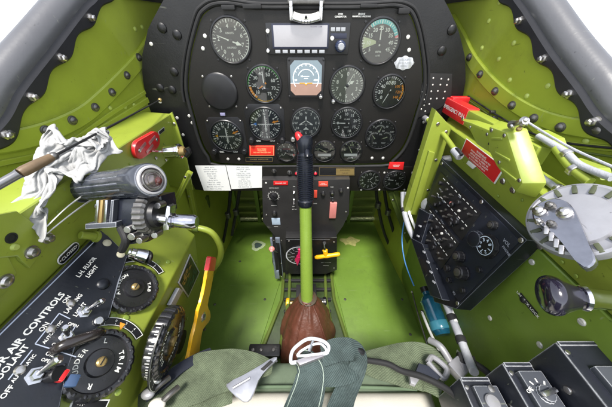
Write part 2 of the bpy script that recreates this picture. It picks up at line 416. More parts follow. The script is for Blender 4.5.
# ================================================================== SETTING: apron outside, floor
b = MB(); b.quad([(-400,-400,-1.6),(400,-400,-1.6),(400,400,-1.6),(-400,400,-1.6)]); structure('ground', b, CONC)
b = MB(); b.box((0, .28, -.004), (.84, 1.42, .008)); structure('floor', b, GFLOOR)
FL = Matrix.Translation((0,0,.0)); 
def floor_panel(poly, label, stain=None):
    T = Thing('floor_panel', label, 'floor panel', plane=FLOORP, at=(sum(p[0] for p in poly)/len(poly), sum(p[1] for p in poly)/len(poly)), group='removable floor panels')
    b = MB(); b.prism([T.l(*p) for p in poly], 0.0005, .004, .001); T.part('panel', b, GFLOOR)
    return T
Lp = floor_panel([(232,223),(281,223),(281,280),(258,352),(192,352)], 'green floor panel to the left of the control stick')
Rp = floor_panel([(331,223),(385,223),(428,352),(352,352),(334,280)], 'green floor panel to the right of the control stick')
for T, L_ in ((Lp, [(236,230),(272,229),(240,262),(215,305),(265,300),(205,330)]), (Rp, [(340,230),(378,229),(345,300),(402,300),(410,335)])):
    for x, y in L_:
        p = T.l(x, y); screw(T, T3((p.x, p.y, .004), random.random()*3), .0045, DBOLT)
# worn patches: bare oval hole plate with white rim, tan worn patch
c = Lp.l(258, 246); b = MB(); b.lathe([(.017,.004),(.017,.0048),(.025,.0048),(.030,.0042)], 22, T3((c.x,c.y,0)), mod=lambda a,r,z: 1+.14*sin(a*3+1)+.06*sin(a*7), caps=False); b.build('worn_ring', WHITE.copy() if False else mat('pale_worn_primer', (.26,.32,.19), .7, var=.2, scale=60), Lp)
b = MB(); b.lathe([(.0171,.0040),(.0169,.0045),(.0001,.0045)], 20, T3((c.x,c.y,0)), mod=lambda a,r,z: 1+.14*sin(a*3+1)+.1*sin(a*5), caps=False); b.build('worn_hole', mat('dark_bare_hole', (.03,.05,.045), .6), Lp)
c = Rp.l(350, 242); b = MB()
b.prism([(c.x+.042*cos(a)*(1+.25*sin(3*a)), c.y+.026*sin(a)*(1+.3*sin(5*a+1))) for a in [2*pi*k/26 for k in range(26)]], .0038, .0045); b.build('worn_patch', mat('tan_worn_patch', (.27,.27,.09), .7, var=.35, scale=70), Rp)
# ================================================================== FUSELAGE SIDE WALLS
def railline(side_):
    L_ = [(170,-104),(128,-42),(98,2),(84,17),(54,57),(24,96),(-2,136)] if side_ < 0 else [(446,-100),(486,-42),(512,0),(526,20),(550,58),(576,93),(606,132)]
    P = [wallpt(*p) - CAM for p in L_]; P.sort(key=lambda p: p.y)
    a = P[0]
    pre = [V((0, a.y - .12*k, a.z - .035*k)) for k in range(4, 0, -1)]
    for q in pre: q.x = side_*W(q.y, q.z)
    return pre + P
RAIL = {s: railline(s) for s in (-1, 1)}
def zrail(s, y): return interp([(p.y, p.z) for p in RAIL[s]], y)
def make_wall(s, label):
    T = Thing('fuselage_wall', label, 'wall', M=Matrix.Translation(CAM))
    b = MB(); NY, NZ = 44, 26; th = .012
    def P(i, j, o):
        y = -.45 + 1.65*i/NY; z0 = zrail(s, y) + .012; z = z0 + (-.80 - z0)*j/NZ
        return V((s*(W(y, z)+o), y, z))
    gi = [[b.bm.verts.new(P(i, j, 0)) for j in range(NZ+1)] for i in range(NY+1)]
    go = [[b.bm.verts.new(P(i, j, th)) for j in range(NZ+1)] for i in range(NY+1)]
    for i in range(NY):
        for j in range(NZ):
            b.bm.faces.new((gi[i][j], gi[i+1][j], gi[i+1][j+1], gi[i][j+1])); b.bm.faces.new((go[i][j], go[i][j+1], go[i+1][j+1], go[i+1][j]))
        for j in (0, NZ): b.bm.faces.new((gi[i][j], go[i][j], go[i+1][j], gi[i+1][j]))
    for i in (0, NY):
        for j in range(NZ): b.bm.faces.new((gi[i][j], gi[i][j+1], go[i][j+1], go[i][j]))
    bmesh.ops.recalc_face_normals(b.bm, faces=list(b.bm.faces)); T.part('skin', b, GREEN2)
    return T
def strip(T, pts, w, h, m, name, inset=0., n=6, taper=None, round_=False):
    """raised strip following wall pixels: w width along wall, h height off it"""
    P = catmull([wallpt(*p) for p in pts], n); R = []
    for i, p in enumerate(P):
        f = wallframe(p); nn = f.col[2].xyz; t = (P[min(i+1, len(P)-1)] - P[max(i-1, 0)]).normalized(); sd = nn.cross(t).normalized()
        ww = w*(taper(i/(len(P)-1)) if taper else 1)/2; k = .2
        o = p + nn*inset
        R.append([T.w(q) for q in (o - sd*ww - nn*.002, o - sd*ww + nn*h*.7, o - sd*(ww*.85) + nn*h, o + sd*(ww*.85) + nn*h, o + sd*ww + nn*h*.7, o + sd*ww - nn*.002)])
    b = MB(); b.rings(R); return T.part(name, b, m)
def studs(T, pts, r, m, name, inset=0., tall=.6):
    for (x, y) in pts:
        p = wallpt(x, y); f = wallframe(p); f.translation = p + f.col[2].xyz*inset
        k = ('stud', r, m.name, name)
        if k not in SCR:
            q = MB(); q.lathe([(r*1.25, -.002), (r*1.25, r*.22), (r, r*.3), (r*.95, r*tall), (r*.6, r*tall*1.5), (r*.2, r*tall*1.65)], 16)
            q.box((0,0,r*tall*1.62), (r*1.5, r*.18, r*.12)); SCR[k] = q.mesh(name, m)
        inst(SCR[k], T, T.I @ f, name)
def rivets(T, pts, r, m, name='rivet'):
    for (x, y) in pts:
        p = wallpt(x, y); f = wallframe(p); k = ('riv', r, m.name)
        if k not in SCR:
            q = MB(); q.lathe([(r, -.001), (r*.95, r*.25), (r*.6, r*.5), (r*.15, r*.58)], 12); SCR[k] = q.mesh(name, m)
        inst(SCR[k], T, T.I @ f, name)
WL = make_wall(-1, 'green painted fuselage wall curving down behind the white cloth on the left')
WR = make_wall(1, 'green painted fuselage wall curving down behind the crank box on the right')
strip(WL, [(152,38),(144,52),(133,66),(118,82),(103,97),(86,112),(67,123),(42,133),(14,140),(-30,145)], .030, .006, GREEN2, 'former_flange')
studs(WL, [(136,57),(124,75),(109,92),(92,107),(69,120),(42,130),(4,133)], .0062, DBOLT, 'bolt', .006)
strip(WL, [(176,66),(150,88),(112,112),(60,147),(0,163),(-40,170)], .008, .004, GREEN2, 'seam_stiffener')
strip(WL, [(150,98),(105,126),(60,152),(0,188),(-50,215)], .012, .005, GREEN2, 'lower_stiffener')
rivets(WL, [(135,29),(142,27),(110,108),(125,107),(134,105),(118,118),(148,128)], .0045, mat('bright_green_rivet', (.42,.50,.12), .35))
studs(WL, [(148,124),(136,132),(122,141)], .0050, DBOLT, 'bolt', .005)
strip(WR, [(452,20),(462,38),(470,55),(480,70),(494,86),(512,101),(534,114),(562,124),(600,130),(650,134)], .026, .006, GREEN2, 'former_flange')
studs(WR, [(472,57),(483,74),(498,91),(515,105),(537,118),(564,127),(603,130)], .0062, DBOLT, 'bolt', .006)
strip(WR, [(440,90),(480,112),(520,132),(560,142),(612,148),(660,150)], .008, .004, GREEN2, 'seam_stiffener')
strip(WR, [(530,120),(560,150),(600,178),(650,205)], .014, .006, GREEN2, 'lower_stiffener')
rivets(WR, [(489,21),(514,43),(482,48),(499,59),(548,86),(527,96),(500,2),(459,33),(455,22),(510,80),(586,141),(560,150),(596,160)], .0045, MATS['bright_green_rivet'])
# canopy rails -----------------------------------------------------
def make_rail(s, label, bolts, sgn):
    T = Thing('canopy_rail', label, 'canopy rail', M=Matrix.Translation(CAM), group='canopy rails')
    P = catmull(RAIL[s], 8); R = []; S = []; m = len(P)
    for i, p in enumerate(P):
        t = (P[min(i+1, m-1)] - P[max(i-1, 0)]).normalized(); out = V((s, 0, 0)); out = (out - t*out.dot(t)).normalized(); up = (t.cross(out)); up = up if up.z > 0 else -up
        ring = []
        for a in range(20):   # plump rounded section, .07 high
            th = 2*pi*a/20; ring.append(p + out*(.014 + .022*cos(th)) + up*(.020 + .021*sin(th)))
        R.append(ring)
    b = MB(); b.rings(R); T.part('rail_body', b, GREYR)
    # scalloped dark sealing lip along the lower edge, bolts on the crests
    bp = [wallpt(*q) - CAM for q in bolts]; ys = sorted(q.y for q in bp); pitch = (ys[-1]-ys[0])/(len(ys)-1)
    Q = catmull(RAIL[s], 26); R = []
    for i, p in enumerate(Q):
        t = (Q[min(i+1, len(Q)-1)] - Q[max(i-1, 0)]).normalized(); out = V((s, 0, 0)); out = (out - t*out.dot(t)).normalized(); up = t.cross(out); up = up if up.z > 0 else -up
        lip = -.004 - .009*(.5+.5*cos(2*pi*(p.y-ys[0])/pitch)); i_ = -out
        R.append([p + up*lip + i_*.001, p + up*lip + i_*.007, p + up*(lip+.003) + i_*.010, p + up*.008 + i_*.011, p + up*.016 + i_*.006, p + up*.018 + out*.008])
    b = MB(); b.rings(R); T.part('sealing_lip', b, SEALM)
    for q in bolts:
        p = wallpt(*q); f = wallframe(p); f.translation = p + f.col[2].xyz*.009
        k = 'railbolt'
        if k not in SCR:
            g = MB(); g.lathe([(.0062,-.002),(.0062,.0045),(.0045,.005),(.0045,.010),(.0030,.0115),(.001,.012)], 6); g.lathe([(.0078,-.003),(.0078,.0005),(.005,.001)], 20); SCR[k] = g.mesh('rail_bolt', BOLT)
        inst(SCR[k], T, T.I @ f @ Matrix.Rotation(random.random(), 4, 'Z'), 'rail_bolt')
make_rail(-1, 'grey canopy rail with dark scalloped lip along the upper left edge', [(84,17),(54,57),(24,96),(4,131)][:3] + [(-2,134)], -1)
make_rail(1, 'grey canopy rail with dark scalloped lip along the upper right edge', [(526,20),(550,58),(576,93),(600,121)], 1)
# ================================================================== FOOTWELL: bulkhead, tubes, struts
Bk = Plane((0,.91,0),(1,0,0),(0,-1,0))
T = Thing('forward_bulkhead', 'dim green forward bulkhead across the footwell below the instrument panel', 'bulkhead', plane=Bk, at=(306,210))
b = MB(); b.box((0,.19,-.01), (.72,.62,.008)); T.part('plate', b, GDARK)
b = MB(); b.tube([T.l(225,219), T.l(390,218.5)], .011, 12, smooth=False); T.part('cross_tube', b, mat('worn_green_steel_tube', (.38,.42,.22), .25, .6, var=.25, scale=40))
for y in (199, 207, 213):
    b = MB(); b.box(T.l(306,y), (.66,.012,.012), .003); T.part('stiffener', b, GDARK)
for x in (236, 258, 350, 384):
    b = MB(); q = T.l(x,205); b.box((q.x, .19, .006), (.018,.60,.02), .003); T.part('stiffener', b, GFLOOR)
def rodthing(name, label, cat, pts, r, m, plane, group=None, smooth=True, off=0):
    T = Thing(name, label, cat, plane=plane, at=pts[0], off=off, group=group)
    b = MB(); b.tube([T.l(*p) for p in pts], r, 12, smooth=smooth); T.part('tube', b, m); return T
F1 = Plane((0,.72,0),(1,0,0),(0,-1,0)); F2 = Plane((0,.50,0),(1,0,0),(0,-1,0)); F3 = Plane((0,.62,0),(1,0,0),(0,-1,0))
for k, (pts, lab) in enumerate([([(231,186),(228,215),(222,246),(214,262)], 'thin dark pedal link rod left of the footwell'), ([(240,188),(236,212),(232,235)], 'dark pedal link rod beside the left floor panel'),
                                ([(376,188),(378,205),(385,235),(400,268)], 'dark pedal link rod to the right of the pedestal'), ([(384,188),(388,212),(396,240)], 'thin dark rod beside the right floor panel edge')]):
    T = rodthing('pedal_rod', lab, 'rod', pts, .006, BLACKM, F1, 'rudder pedal rods in the footwell')
    b = MB(); q = T.l(*pts[1]); b.cyl(q + V((0,-.012,0)), q + V((0,.012,0)), .011); T.part('collar', b, DBOLT)
for pts, lab in [([(163,108),(150,140)], None)]: pass
def box_beam(name, label, cat, A, B, w, h, m, plane, group=None):
    T = Thing(name, label, cat, plane=plane, at=A, group=group); a, c = T.l(*A), T.l(*B); d = (c-a); L_ = d.length; ang = atan2(d.y, d.x)
    R = Matrix.Rotation(ang, 3, 'Z'); b = MB(); b.box((a+c)/2, (L_, w, h), .002, R)
    b.box((a+c)/2 + V((0,0,h/2)), (L_, w*.16, h*.5), .001, R); T.part('beam', b, m)
    for f in (.08,.5,.92):
        p = a + d*f; screw(T, T3((p.x+w*.28*sin(ang), p.y-w*.28*cos(ang), h/2)), .004, BOLT)
    return T
box_beam('frame_strut', 'narrow green strut slanting down behind the throttle levers', 'strut', (190,172),(166,222), .013,.012, GREEN2, F2, 'green frame struts on the left')
box_beam('frame_strut', 'green strut crossing behind the first one under the chrome knob', 'strut', (166,190),(186,222), .014,.010, GREEN2, F3, 'green frame struts on the left')
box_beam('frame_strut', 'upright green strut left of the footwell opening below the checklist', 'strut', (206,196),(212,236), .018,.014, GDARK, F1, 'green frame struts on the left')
box_beam('frame_strut', 'wide green strut left below the first checklist card', 'strut', (190,188),(204,262), .018,.014, GREEN2, F3, 'green frame struts on the left')
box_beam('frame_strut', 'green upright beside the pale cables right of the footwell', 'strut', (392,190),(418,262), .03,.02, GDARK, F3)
# ================================================================== LEFT LONGERON AND CONSOLE BODY
def longbody(name, label, cat, sec, y0, y1, m, cap=True):
    """closed x-z section (metres from eye) swept along y"""
    c = V((sum(p[0] for p in sec)/len(sec), (y0+y1)/2, sum(p[1] for p in sec)/len(sec))) + CAM
    T = Thing(name, label, cat, M=Matrix.Translation(c))
    b = MB(); P = [V((p[0], y0, p[1])) + CAM - c for p in sec] ; Q = [V((p[0], y1, p[1])) + CAM - c for p in sec]
    vb = [b.bm.verts.new(p) for p in P]; vt = [b.bm.verts.new(p) for p in Q]; n = len(sec); fs = [b.bm.faces.new(vb), b.bm.faces.new(vt)]
    for i in range(n): fs.append(b.bm.faces.new((vb[i], vb[(i+1) % n], vt[(i+1) % n], vt[i])))
    bmesh.ops.recalc_face_normals(b.bm, faces=fs)
    ed = [e for e in b.bm.edges]; bmesh.ops.bevel(b.bm, geom=ed, offset=.004, segments=3, affect='EDGES', profile=.6, clamp_overlap=True)
    T.part('body', b, m); return T
LCON = longbody('side_console', 'sloping green left console carrying the trim wheels', 'console', [CLI, (CLO[0], CLO[1]-.0), (-.40,-.27), (-.40,-.795), (-.335,-.795)], -.30, .386, GREEN)
LLON = longbody('longeron', 'bright green left longeron ledge between console and wall', 'longeron', [(CLO[0]-.001, CLO[1]+.0025), LTOP, (-.388,-.162), (-.388,-.266)], -.30, .575, GREEN)
T = LLON
def onplane(T, plane, px, py, off=0): return T.w(plane.pt(px, py, off))
for x, y in [(96,206),(118,196),(140,172),(156,158),(166,160),(128,205),(110,214)]: 
    p = LS.pt(x, y, 0); screw(T, T.I @ LS.mat(p), .006 if x < 60 else .004, BOLT)
# end bracket plate of the left longeron in front of the panel
T = Thing('end_bracket', 'green triangular bracket plate joining the left ledge to the black panel surround', 'bracket', M=PANEL.mat(PANEL.pt(178,150,.028)), plane=PANEL); T.off=.028; T.plane=PANEL
b = MB(); b.prism([T.l(*p) for p in [(172,112),(178,128),(186,155),(193,190),(170,186),(150,165),(130,160),(128,140)]], -.003, 0, .001); T.part('plate', b, GREEN)
for p in [(174,124),(181,150),(188,176)]: screw(T, T3(T.l(*p)), .004, BOLT)
# cover plate at the far left with two big bolts
T = Thing('cover_plate', 'green cover plate with two large bolts at the far left edge', 'cover plate', plane=LS, at=(25,240), off=.003)
b = MB(); b.prism([T.l(*p) for p in [(-30,220),(17,211),(51,236),(49,243),(30,268),(20,260),(18,255),(-30,262)]], -.003, 0, .0012); T.part('plate', b, GREEN)
for x, y, r in [(31,252,.0066),(47,238,.0058)]:
    b = MB(); p = T.l(x, y); b.lathe([(r*1.2,0),(r*1.2,.0015),(r,.002),(r*.8,.006),(r*.3,.0075)], 20, T3(p)); T.part('bolt', b, BOLT)
b = MB(); b.lathe([(.006,0),(.006,.001),(.0045,.0012),(.0045,.0002)], 18, T3(T.l(11,238))); T.part('hole', b, mat('dark_hole', (.01,.012,.008), .7))
b = MB(); b.lathe([(.004,0),(.003,.003)], 14, T3(T.l(14,247))); T.part('rivet', b, mat('bright_green_rivet', (.42,.50,.12)))
T = Thing('cover_plate', 'lower green cover plate with one pale bolt at the far left edge', 'cover plate', plane=LS, at=(0,285), off=.0025)
b = MB(); b.prism([T.l(*p) for p in [(-30,262),(8,256),(17,274),(10,286),(-2,302),(-30,330)]], -.0025, 0, .001); T.part('plate', b, GREEN)
b = MB(); b.lathe([(.0078,0),(.0078,.0015),(.0062,.002),(.005,.0045),(.002,.0055)], 20, T3(T.l(5,281))); T.part('bolt', b, BOLT)
# ================================================================== RIGHT SIDE BODY
RCON = longbody('side_console', 'green right side structure below the radio box', 'console', [RLO, (.385,-.262), (.40,-.795), (.372,-.795)], -.30, .575, GSIDE)
RLON = longbody('longeron', 'bright green right longeron beam behind the warning placard', 'longeron', [(RLO[0]+.001, RLO[1]+.0025), RTOP, (.368,-.180), (.372,-.259)], -.30, .572, GREEN)
for x, y in [(503,181),(513,190),(482,198),(540,246)]:
    screw(RLON, RLON.I @ RB.mat(RB.pt(x, y, 0)), .0055, BOLT)
for x, y in [(532,262),(500,272),(474,300),(540,345),(582,322),(490,318),(458,352)]:
    screw(RCON, RCON.I @ RI.mat(RI.pt(x, y, 0)), .0048, SCREW2)
# slanted post beside the panel
T = Thing('corner_post', 'upright green post between panel and right longeron', 'post', plane=F2, at=(430,185))
b = MB(); b.prism([T.l(*p) for p in [(436,110),(452,128),(438,170),(425,215),(404,212),(418,168)]], -.02, 0, .003); T.part('post', b, GREEN)
b = MB(); b.prism([T.l(*p) for p in [(428,150),(434,152),(416,214),(410,213)]], .0003, .006, .002); T.part('rib', b, GREEN)
for x, y in [(438,124),(446,132),(436,160),(428,190),(422,206)]: screw(T, T3(T.l(x,y)), .0038, BOLT)

for x, y in [(58,206),(76,194),(94,182),(112,170),(40,218),(130,158),(150,146),(164,138)]:
    screw(LLON, LLON.I @ LS.mat(LS.pt(x, y + 6, 0)), .0026, mat('green_painted_screw', (.22,.30,.05), .35), 'rivet', False)
for x, y in [(452,150),(462,159),(512,182),(522,200),(498,196),(548,250),(562,262),(576,276)]:
    screw(RLON, RLON.I @ RB.mat(RB.pt(x, y, 0)), .0026, MATS['green_painted_screw'], 'rivet', False)
# small clips and wiring on the right wall
for pts, lab, r_, m_ in [([(468,96),(492,112),(520,128),(552,140),(590,146),(640,150)], 'thin black wire clipped along the right wall', .0016, BLACKM), ([(470,101),(494,118),(522,134),(556,147),(600,155),(640,160)], 'thin green wire below the black wire on the right wall', .0018, GDARK)]:
    P = [wallpt(x, y, .006) for x, y in pts]; T = Thing('wall_wire', lab, 'wire', M=Matrix.Translation(P[2])); b = MB(); b.tube([T.w(p) for p in P], r_, 8); T.part('wire', b, m_)
    for q in P[1:4]: b = MB(); b.cyl(T.w(q)-V((.004,0,0)), T.w(q)+V((.006,0,0)), r_*2.2); T.part('clip', b, DBOLT)
# ================================================================== INSTRUMENT PANEL
PZ = .0
T = Thing('instrument_panel', 'black instrument panel filling the middle of the cockpit with its wide curved surround', 'instrument panel', plane=PANEL, at=(306,100))
IP = T
inner = [(201,20),(207,12),(216,7),(230,6),(245,8),(262,10),(306,10),(350,10),(375,9),(392,8),(404,11),(411,18),(417,36),(421,60),(422,75),(421,92),(415,112),(408,134),(401,148),(391,158),(380,163),(300,163.5),(222,163),(210,154),(202,140),(194,112),(189,90),(190,66),(194,44)]
def smoothpoly(P, n=4):
    Q = catmull([(p[0], p[1], 0) for p in P], n, True); return [(q.x, q.y) for q in Q]
b = MB(); b.prism([T.l(*p) for p in smoothpoly(inner)], -.003, 0, .0008); T.part('panel_plate', b, BLACKP)
# wide surround with a hole for the panel plate: ring of quads between two loops
def radial_ring(inner, outer, z0, z1, cen=(306,90), N=120):
    def hit(poly, a):
        best = None; dx, dy = cos(a), sin(a)
        for i in range(len(poly)):
            x1, y1 = poly[i][0]-cen[0], poly[i][1]-cen[1]; x2, y2 = poly[(i+1) % len(poly)][0]-cen[0], poly[(i+1) % len(poly)][1]-cen[1]
            den = dx*(y2-y1) - dy*(x2-x1)
            if abs(den) < 1e-9: continue
            t = (x1*(y2-y1) - y1*(x2-x1))/den; s_ = (x1*dy - y1*dx)/den
            if t > 0 and -1e-6 <= s_ <= 1+1e-6 and (best is None or t > best): best = t
        return (cen[0]+best*dx, cen[1]+best*dy)
    A = sorted([2*pi*k/N for k in range(N)])
    I = [hit(inner, a) for a in A]; O = [hit(outer, a) for a in A]
    return I, O
inS = smoothpoly(inner)
outer = [(176,-22),(240,-30),(306,-31),(372,-30),(432,-20),(447,4),(458,28),(465,55),(466,80),(462,102),(448,118),(440,150),(428,168),(418,190),(196,191),(186,172),(172,152),(156,128),(146,100),(142,75),(142,55),(148,28),(162,2)]
def ringmesh(I, O, z0, z1, T):
    b = MB(); n = len(I)
    L = [[T.l(*p) for p in I], [T.l(*p) for p in O]]
    v = [[b.bm.verts.new((p.x, p.y, z)) for p in L[k]] for k, z in ((0, z1), (1, z1), (1, z0), (0, z0))]
    for r in range(4):
        for j in range(n):
            b.bm.faces.new((v[r][j], v[(r+1) % 4][j], v[(r+1) % 4][(j+1) % n], v[r][(j+1) % n]))
    bmesh.ops.recalc_face_normals(b.bm, faces=list(b.bm.faces)); return b
rim_o = [(306+(p[0]-306)*1.035, 88+(p[1]-88)*1.05) for p in inS]
I, O = radial_ring(rim_o, outer, 0, 0)
T.part('surround', ringmesh(I, O, -.010, -.001, T), BLACKS)
# raised rounded bead between plate and surround
P = [T.l(*p) + V((0,0,.001)) for p in [(306+(p[0]-306)*1.022, 88+(p[1]-88)*1.035) for p in smoothpoly(inner, 3)]]
b = MB(); P.append(P[0]); P.append(P[1]); b.tube(P, .0042, 10, smooth=False); T.part('edge_bead', b, BLACKM)
P = [T.l(*p) + V((0,0,.002)) for p in [(306+(p[0]-306)*1.055, 88+(p[1]-88)*1.08) for p in inS if p[1] < 105]]
P = sorted(P, key=lambda p: atan2(p.x, p.y))
b = MB(); b.tube(P, .0032, 10, smooth=False); T.part('shroud_cord', b, BLACKM)
# lower strip
b = MB(); b.prism([T.l(*p) for p in [(200,166.5),(412,166.5),(409,190),(205,190)]], -.001, .004, .0012); T.part('lower_strip', b, BLACKP)
# clamps in the shroud edge
for a, c in [((222,5),(236,10)), ((243,4),(262,9)), ((360,4),(376,8)), ((398,8),(408,14))]:
    b = MB(); p, q = T.l(*a), T.l(*c); b.box(((p.x+q.x)/2, (p.y+q.y)/2, .004), (abs(q.x-p.x), abs(q.y-p.y), .010), .0015); T.part('edge_clip', b, BLACKM)
# domed rivets and screws of the surround
k = MB(); k.lathe([(.0095,-.001),(.0088,.0025),(.006,.0045),(.002,.0052)], 20); DOME = k.mesh('domed_rivet', BLACKS)
for x, y in [(177,35),(174,72),(160,88),(172,90),(162,28),(442,51),(452,30)]: inst(DOME, T, T3(T.l(x,y) + V((0,0,-.001))), 'domed_rivet')
for x, y in [(160,102),(177,118),(189,116),(192,123),(183,135),(424,122),(428,133),(420,150),(412,173),(411,184),(441,118),(151,44),(415,187)]:
    screw(T, T3(T.l(x,y) + V((0,0,-.001)), random.random()*3), .0038, SCREW2)
for x, y in [(205,36),(203,48.5),(408,37),(409,50),(228,159),(239,159),(372,158),(383,158)]:
    screw(T, T3(T.l(x,y), random.random()*3), .0040, SCREW2)
# studded perforated plate on the right of the surround
S = Thing('studded_plate', 'black plate dotted with rows of small pale rivets right of the panel', 'plate', plane=PANEL, at=(435,90), off=.0)
b = MB(); b.prism([S.l(*p) for p in [(424,73),(452,74),(451,98),(440,108),(417,118),(420,96)]], -.001, .0015, .0006); S.part('plate', b, BLACKM)
for x, y in [(425.5,78),(433,78),(441,78.8),(448,79.5),(425.5,85),(432.5,84.7),(440,84.7),(446.5,85),(422.5,91.5),(431,91.3),(437.5,91),(444.5,91.5),(426,94.5),(424,99.5),(430.5,98.7),(436.5,98.5),(443,98.3),(420.5,103),(424,105),(429,104),(421,109),(425,111)]:
    screw(S, T3(S.l(x,y) + V((0,0,.0015))), .0019, SCREW2, 'rivet', False)
# glareshield deck and windscreen foot forward of the panel
T = Thing('glareshield', 'black glareshield deck running forward over the top of the instrument panel', 'glareshield', M=Matrix.Translation(CAM + V((0,.8,.06))))
b = MB(); R = []
for y in (-.185, .0, .25, .5):
    k_ = 1 - .12*(y+.185)
    R.append([V((k_*.36*cos(a), y, .055*sin(a)*k_ - .01)) for a in [pi*j/20 for j in range(21)]] + [V((k_*.355*cos(a), y, .055*sin(a)*k_ - .018)) for a in [pi*j/20 for j in range(20, -1, -1)]])
b.rings(R); T.part('deck', b, BLACKM)
b = MB(); b.box((0,.50,-.25), (.74,.01,.62)); T.part('closing_plate', b, GDARK)
# ------------------------------------------------------------------ gauges
GS = 'round instruments on the instrument panel'
def gauge(x, y, w, name, label, cat, plane=PANEL, face=DIALB, bezel=BLACK, off=0., glass=GLASS, rot=0., screws=4, bz=1.10, group=GS):
    T = Thing(name, label, cat, plane=plane, at=(x, y), off=off, rot=rot, group=group); r = T.scale(w)/2; T.r = r
    b = MB(); b.lathe([(r*bz,-.0005),(r*bz,.0035),(r*(bz-.03),.0048),(r*1.015,.0052),(r*.985,.0045),(r*.97,.0016),(r*bz*.96,-.0004)], 48, caps=False); T.part('bezel', b, bezel)
    b = MB(); b.lathe([(r*.975,.0002),(r*.975,.0012),(r*.001,.0012)], 40, caps=False); T.part('dial_face', b, face)
    if screws:
        for a in (45, 135, 225, 315):
            screw(T, T3((r*1.22*cos(RD(a)), r*1.22*sin(RD(a)), 0), random.random()*3), max(.0018, r*.065), BLACK if w > 24 else DBOLT)
    if glass:
        b = MB(); b.disc(r*.975, .0042); T.part('glass', b, glass)
    return T
Z = .0016
def scale_marks(T, n, a0, a1, r0=.78, r1=.94, w=.026, minor=4, nums=None, nr=.62, ns=.24, m=WMARK, extra=None, bold=.012):
    r = T.r; b = MB()
    for i in range(n+1):
        a = a0 + (a1-a0)*i/n; b.tick(a, r*r0, r*r1, r*w*1.8, Z)
        if i < n:
            for j in range(1, minor):
                aa = a + (a1-a0)/n*j/minor; b.tick(aa, r*(r0+.05), r*r1, r*w, Z)
        if nums and i < len(nums) and nums[i] != '':
            b.text(nums[i], r*ns*1.22, r*nr*cos(RD(a)), r*nr*sin(RD(a)), Z, 0, bold)
    if extra: extra(b, r)
    T.part('markings', b, m)
def needle(T, ang, length=.72, w=.07, m=WMARK, tail=.18, z=.0024, hub=True, name='needle', shape='taper'):
    r = T.r; a = RD(ang); c, d = cos(a), sin(a)
    def q(u, v): return (r*(u*c - v*d), r*(u*d + v*c))
    if shape == 'taper': P = [q(-tail, -w*.6), q(-tail, w*.6), q(0, w*.5), q(length*.8, w*.3), q(length, 0), q(length*.8, -w*.3), q(0, -w*.5)]
    else: P = [q(-tail, -w*.4), q(-tail, w*.4), q(length*.45, w*.3), q(length*.55, w), q(length, 0), q(length*.55, -w), q(length*.45, -w*.3)]
    b = MB(); b.prism(P, z, z+.0004); o = T.part(name, b, m)
    if hub:
        b = MB(); b.lathe([(r*.10, z+.0002),(r*.10, z+.0008),(r*.06, z+.0011)], 20); T.part('hub', b, BLACK)
    return o
def arcpart(T, r0, r1, a0, a1, m, name='coloured_arc', z=.00145):
    b = MB(); b.arc(T.r*r0, T.r*r1, a0, a1, z); return T.part(name, b, m)
def knob(T, x, y, r, m=BLACK, h=None, name='knob', z=0., cap=None):
    h = h or r*1.3; b = MB(); b.lathe([(r*1.05, z),(r*1.05, z+h*.25),(r, z+h*.3),(r*.95, z+h*.9),(r*.8, z+h),(r*.2, z+h)], 28, T3((x, y, 0)), mod=lambda a, rr, zz: 1+.035*cos(a*14)); k = T.part(name, b, m)
    if cap: b = MB(); b.lathe([(r*.6, z+h),(r*.6, z+h*1.12),(r*.1, z+h*1.2)], 20, T3((x,y,0))); b.build('knob_cap', cap, k)
    return k
# 1 upper left large dial
T = gauge(231,41,37.5, 'airspeed_gauge', 'large upper left dial with two white needles, beside the white display unit', 'gauge', glass=GLASS2, face=LIGHTD and mat('smoky_dial_face', (.018,.018,.016), .45, var=.3, scale=30))
scale_marks(T, 9, 210, -130, nums=['1','2','3','4','5','6','7','8','9','0'], ns=.22, nr=.64, extra=lambda b, r: (b.text('KNOTS', r*.13, 0, r*.34, Z), b.text('AIRSPEED', r*.12, 0, -r*.30, Z)))
needle(T, 160, .80, .06); needle(T, -18, .62, .10, name='short_needle', z=.0030, shape='blade')
arcpart(T, .93, .97, 60, -60, WMARK)
# 3 upper right with cyan arc
T = gauge(379.5,42,37.5, 'tachometer', 'large upper right dial with a cyan arc along its top edge', 'gauge', glass=GLASS2, face=MATS['smoky_dial_face'])
scale_marks(T, 8, 215, -35, nums=['5','10','15','20','25','30','35','40','45'], ns=.20, nr=.60, extra=lambda b, r: (b.text('RPM', r*.16, 0, -r*.45, Z), b.text('x100', r*.12, 0, -r*.62, Z)))
arcpart(T, .78, .96, 128, 20, CYANM); arcpart(T, .80, .96, 18, 12, REDL, 'red_line')
needle(T, 92, .74, .07); 
b = MB(); b.arc(T.r*.2, T.r*.9, 200, 165, .00135); T.part('cream_sector', b, CREAM)
# 4 blank cover
T = Thing('blanking_cover', 'plain round black cover plate at the left of the panel with no dial', 'cover', plane=PANEL, at=(220,92)); r = T.scale(35)/2
b = MB(); b.lathe([(r,0),(r,.004),(r*.94,.006),(r*.86,.0068),(r*.1,.0068)], 48); T.part('cover', b, BLACK)
for a in (45,135,225,315): screw(T, T3((r*1.12*cos(RD(a)), r*1.12*sin(RD(a)), 0)), .0025, BOLT)
# 5 manifold with orange arc
T = gauge(264,84.5,33, 'manifold_pressure_gauge', 'dial with a yellow orange arc at lower left and upright white needle', 'gauge')
scale_marks(T, 7, 225, -60, nums=['10','20','30','40','50','60','70','75'], ns=.22, nr=.60)
arcpart(T, .80, .93, 236, 188, ORG); arcpart(T, .90, .96, 260, 240, YEL); arcpart(T, .93, .97, 180, 20, GRNM)
needle(T, 92, .80, .07); needle(T, 215, .40, .09, ORG, name='set_pointer', z=.0030)
b = MB(); b.arc(T.r*.93, T.r*.97, 300, 240, Z); T.part('yellow_arc', b, YEL)
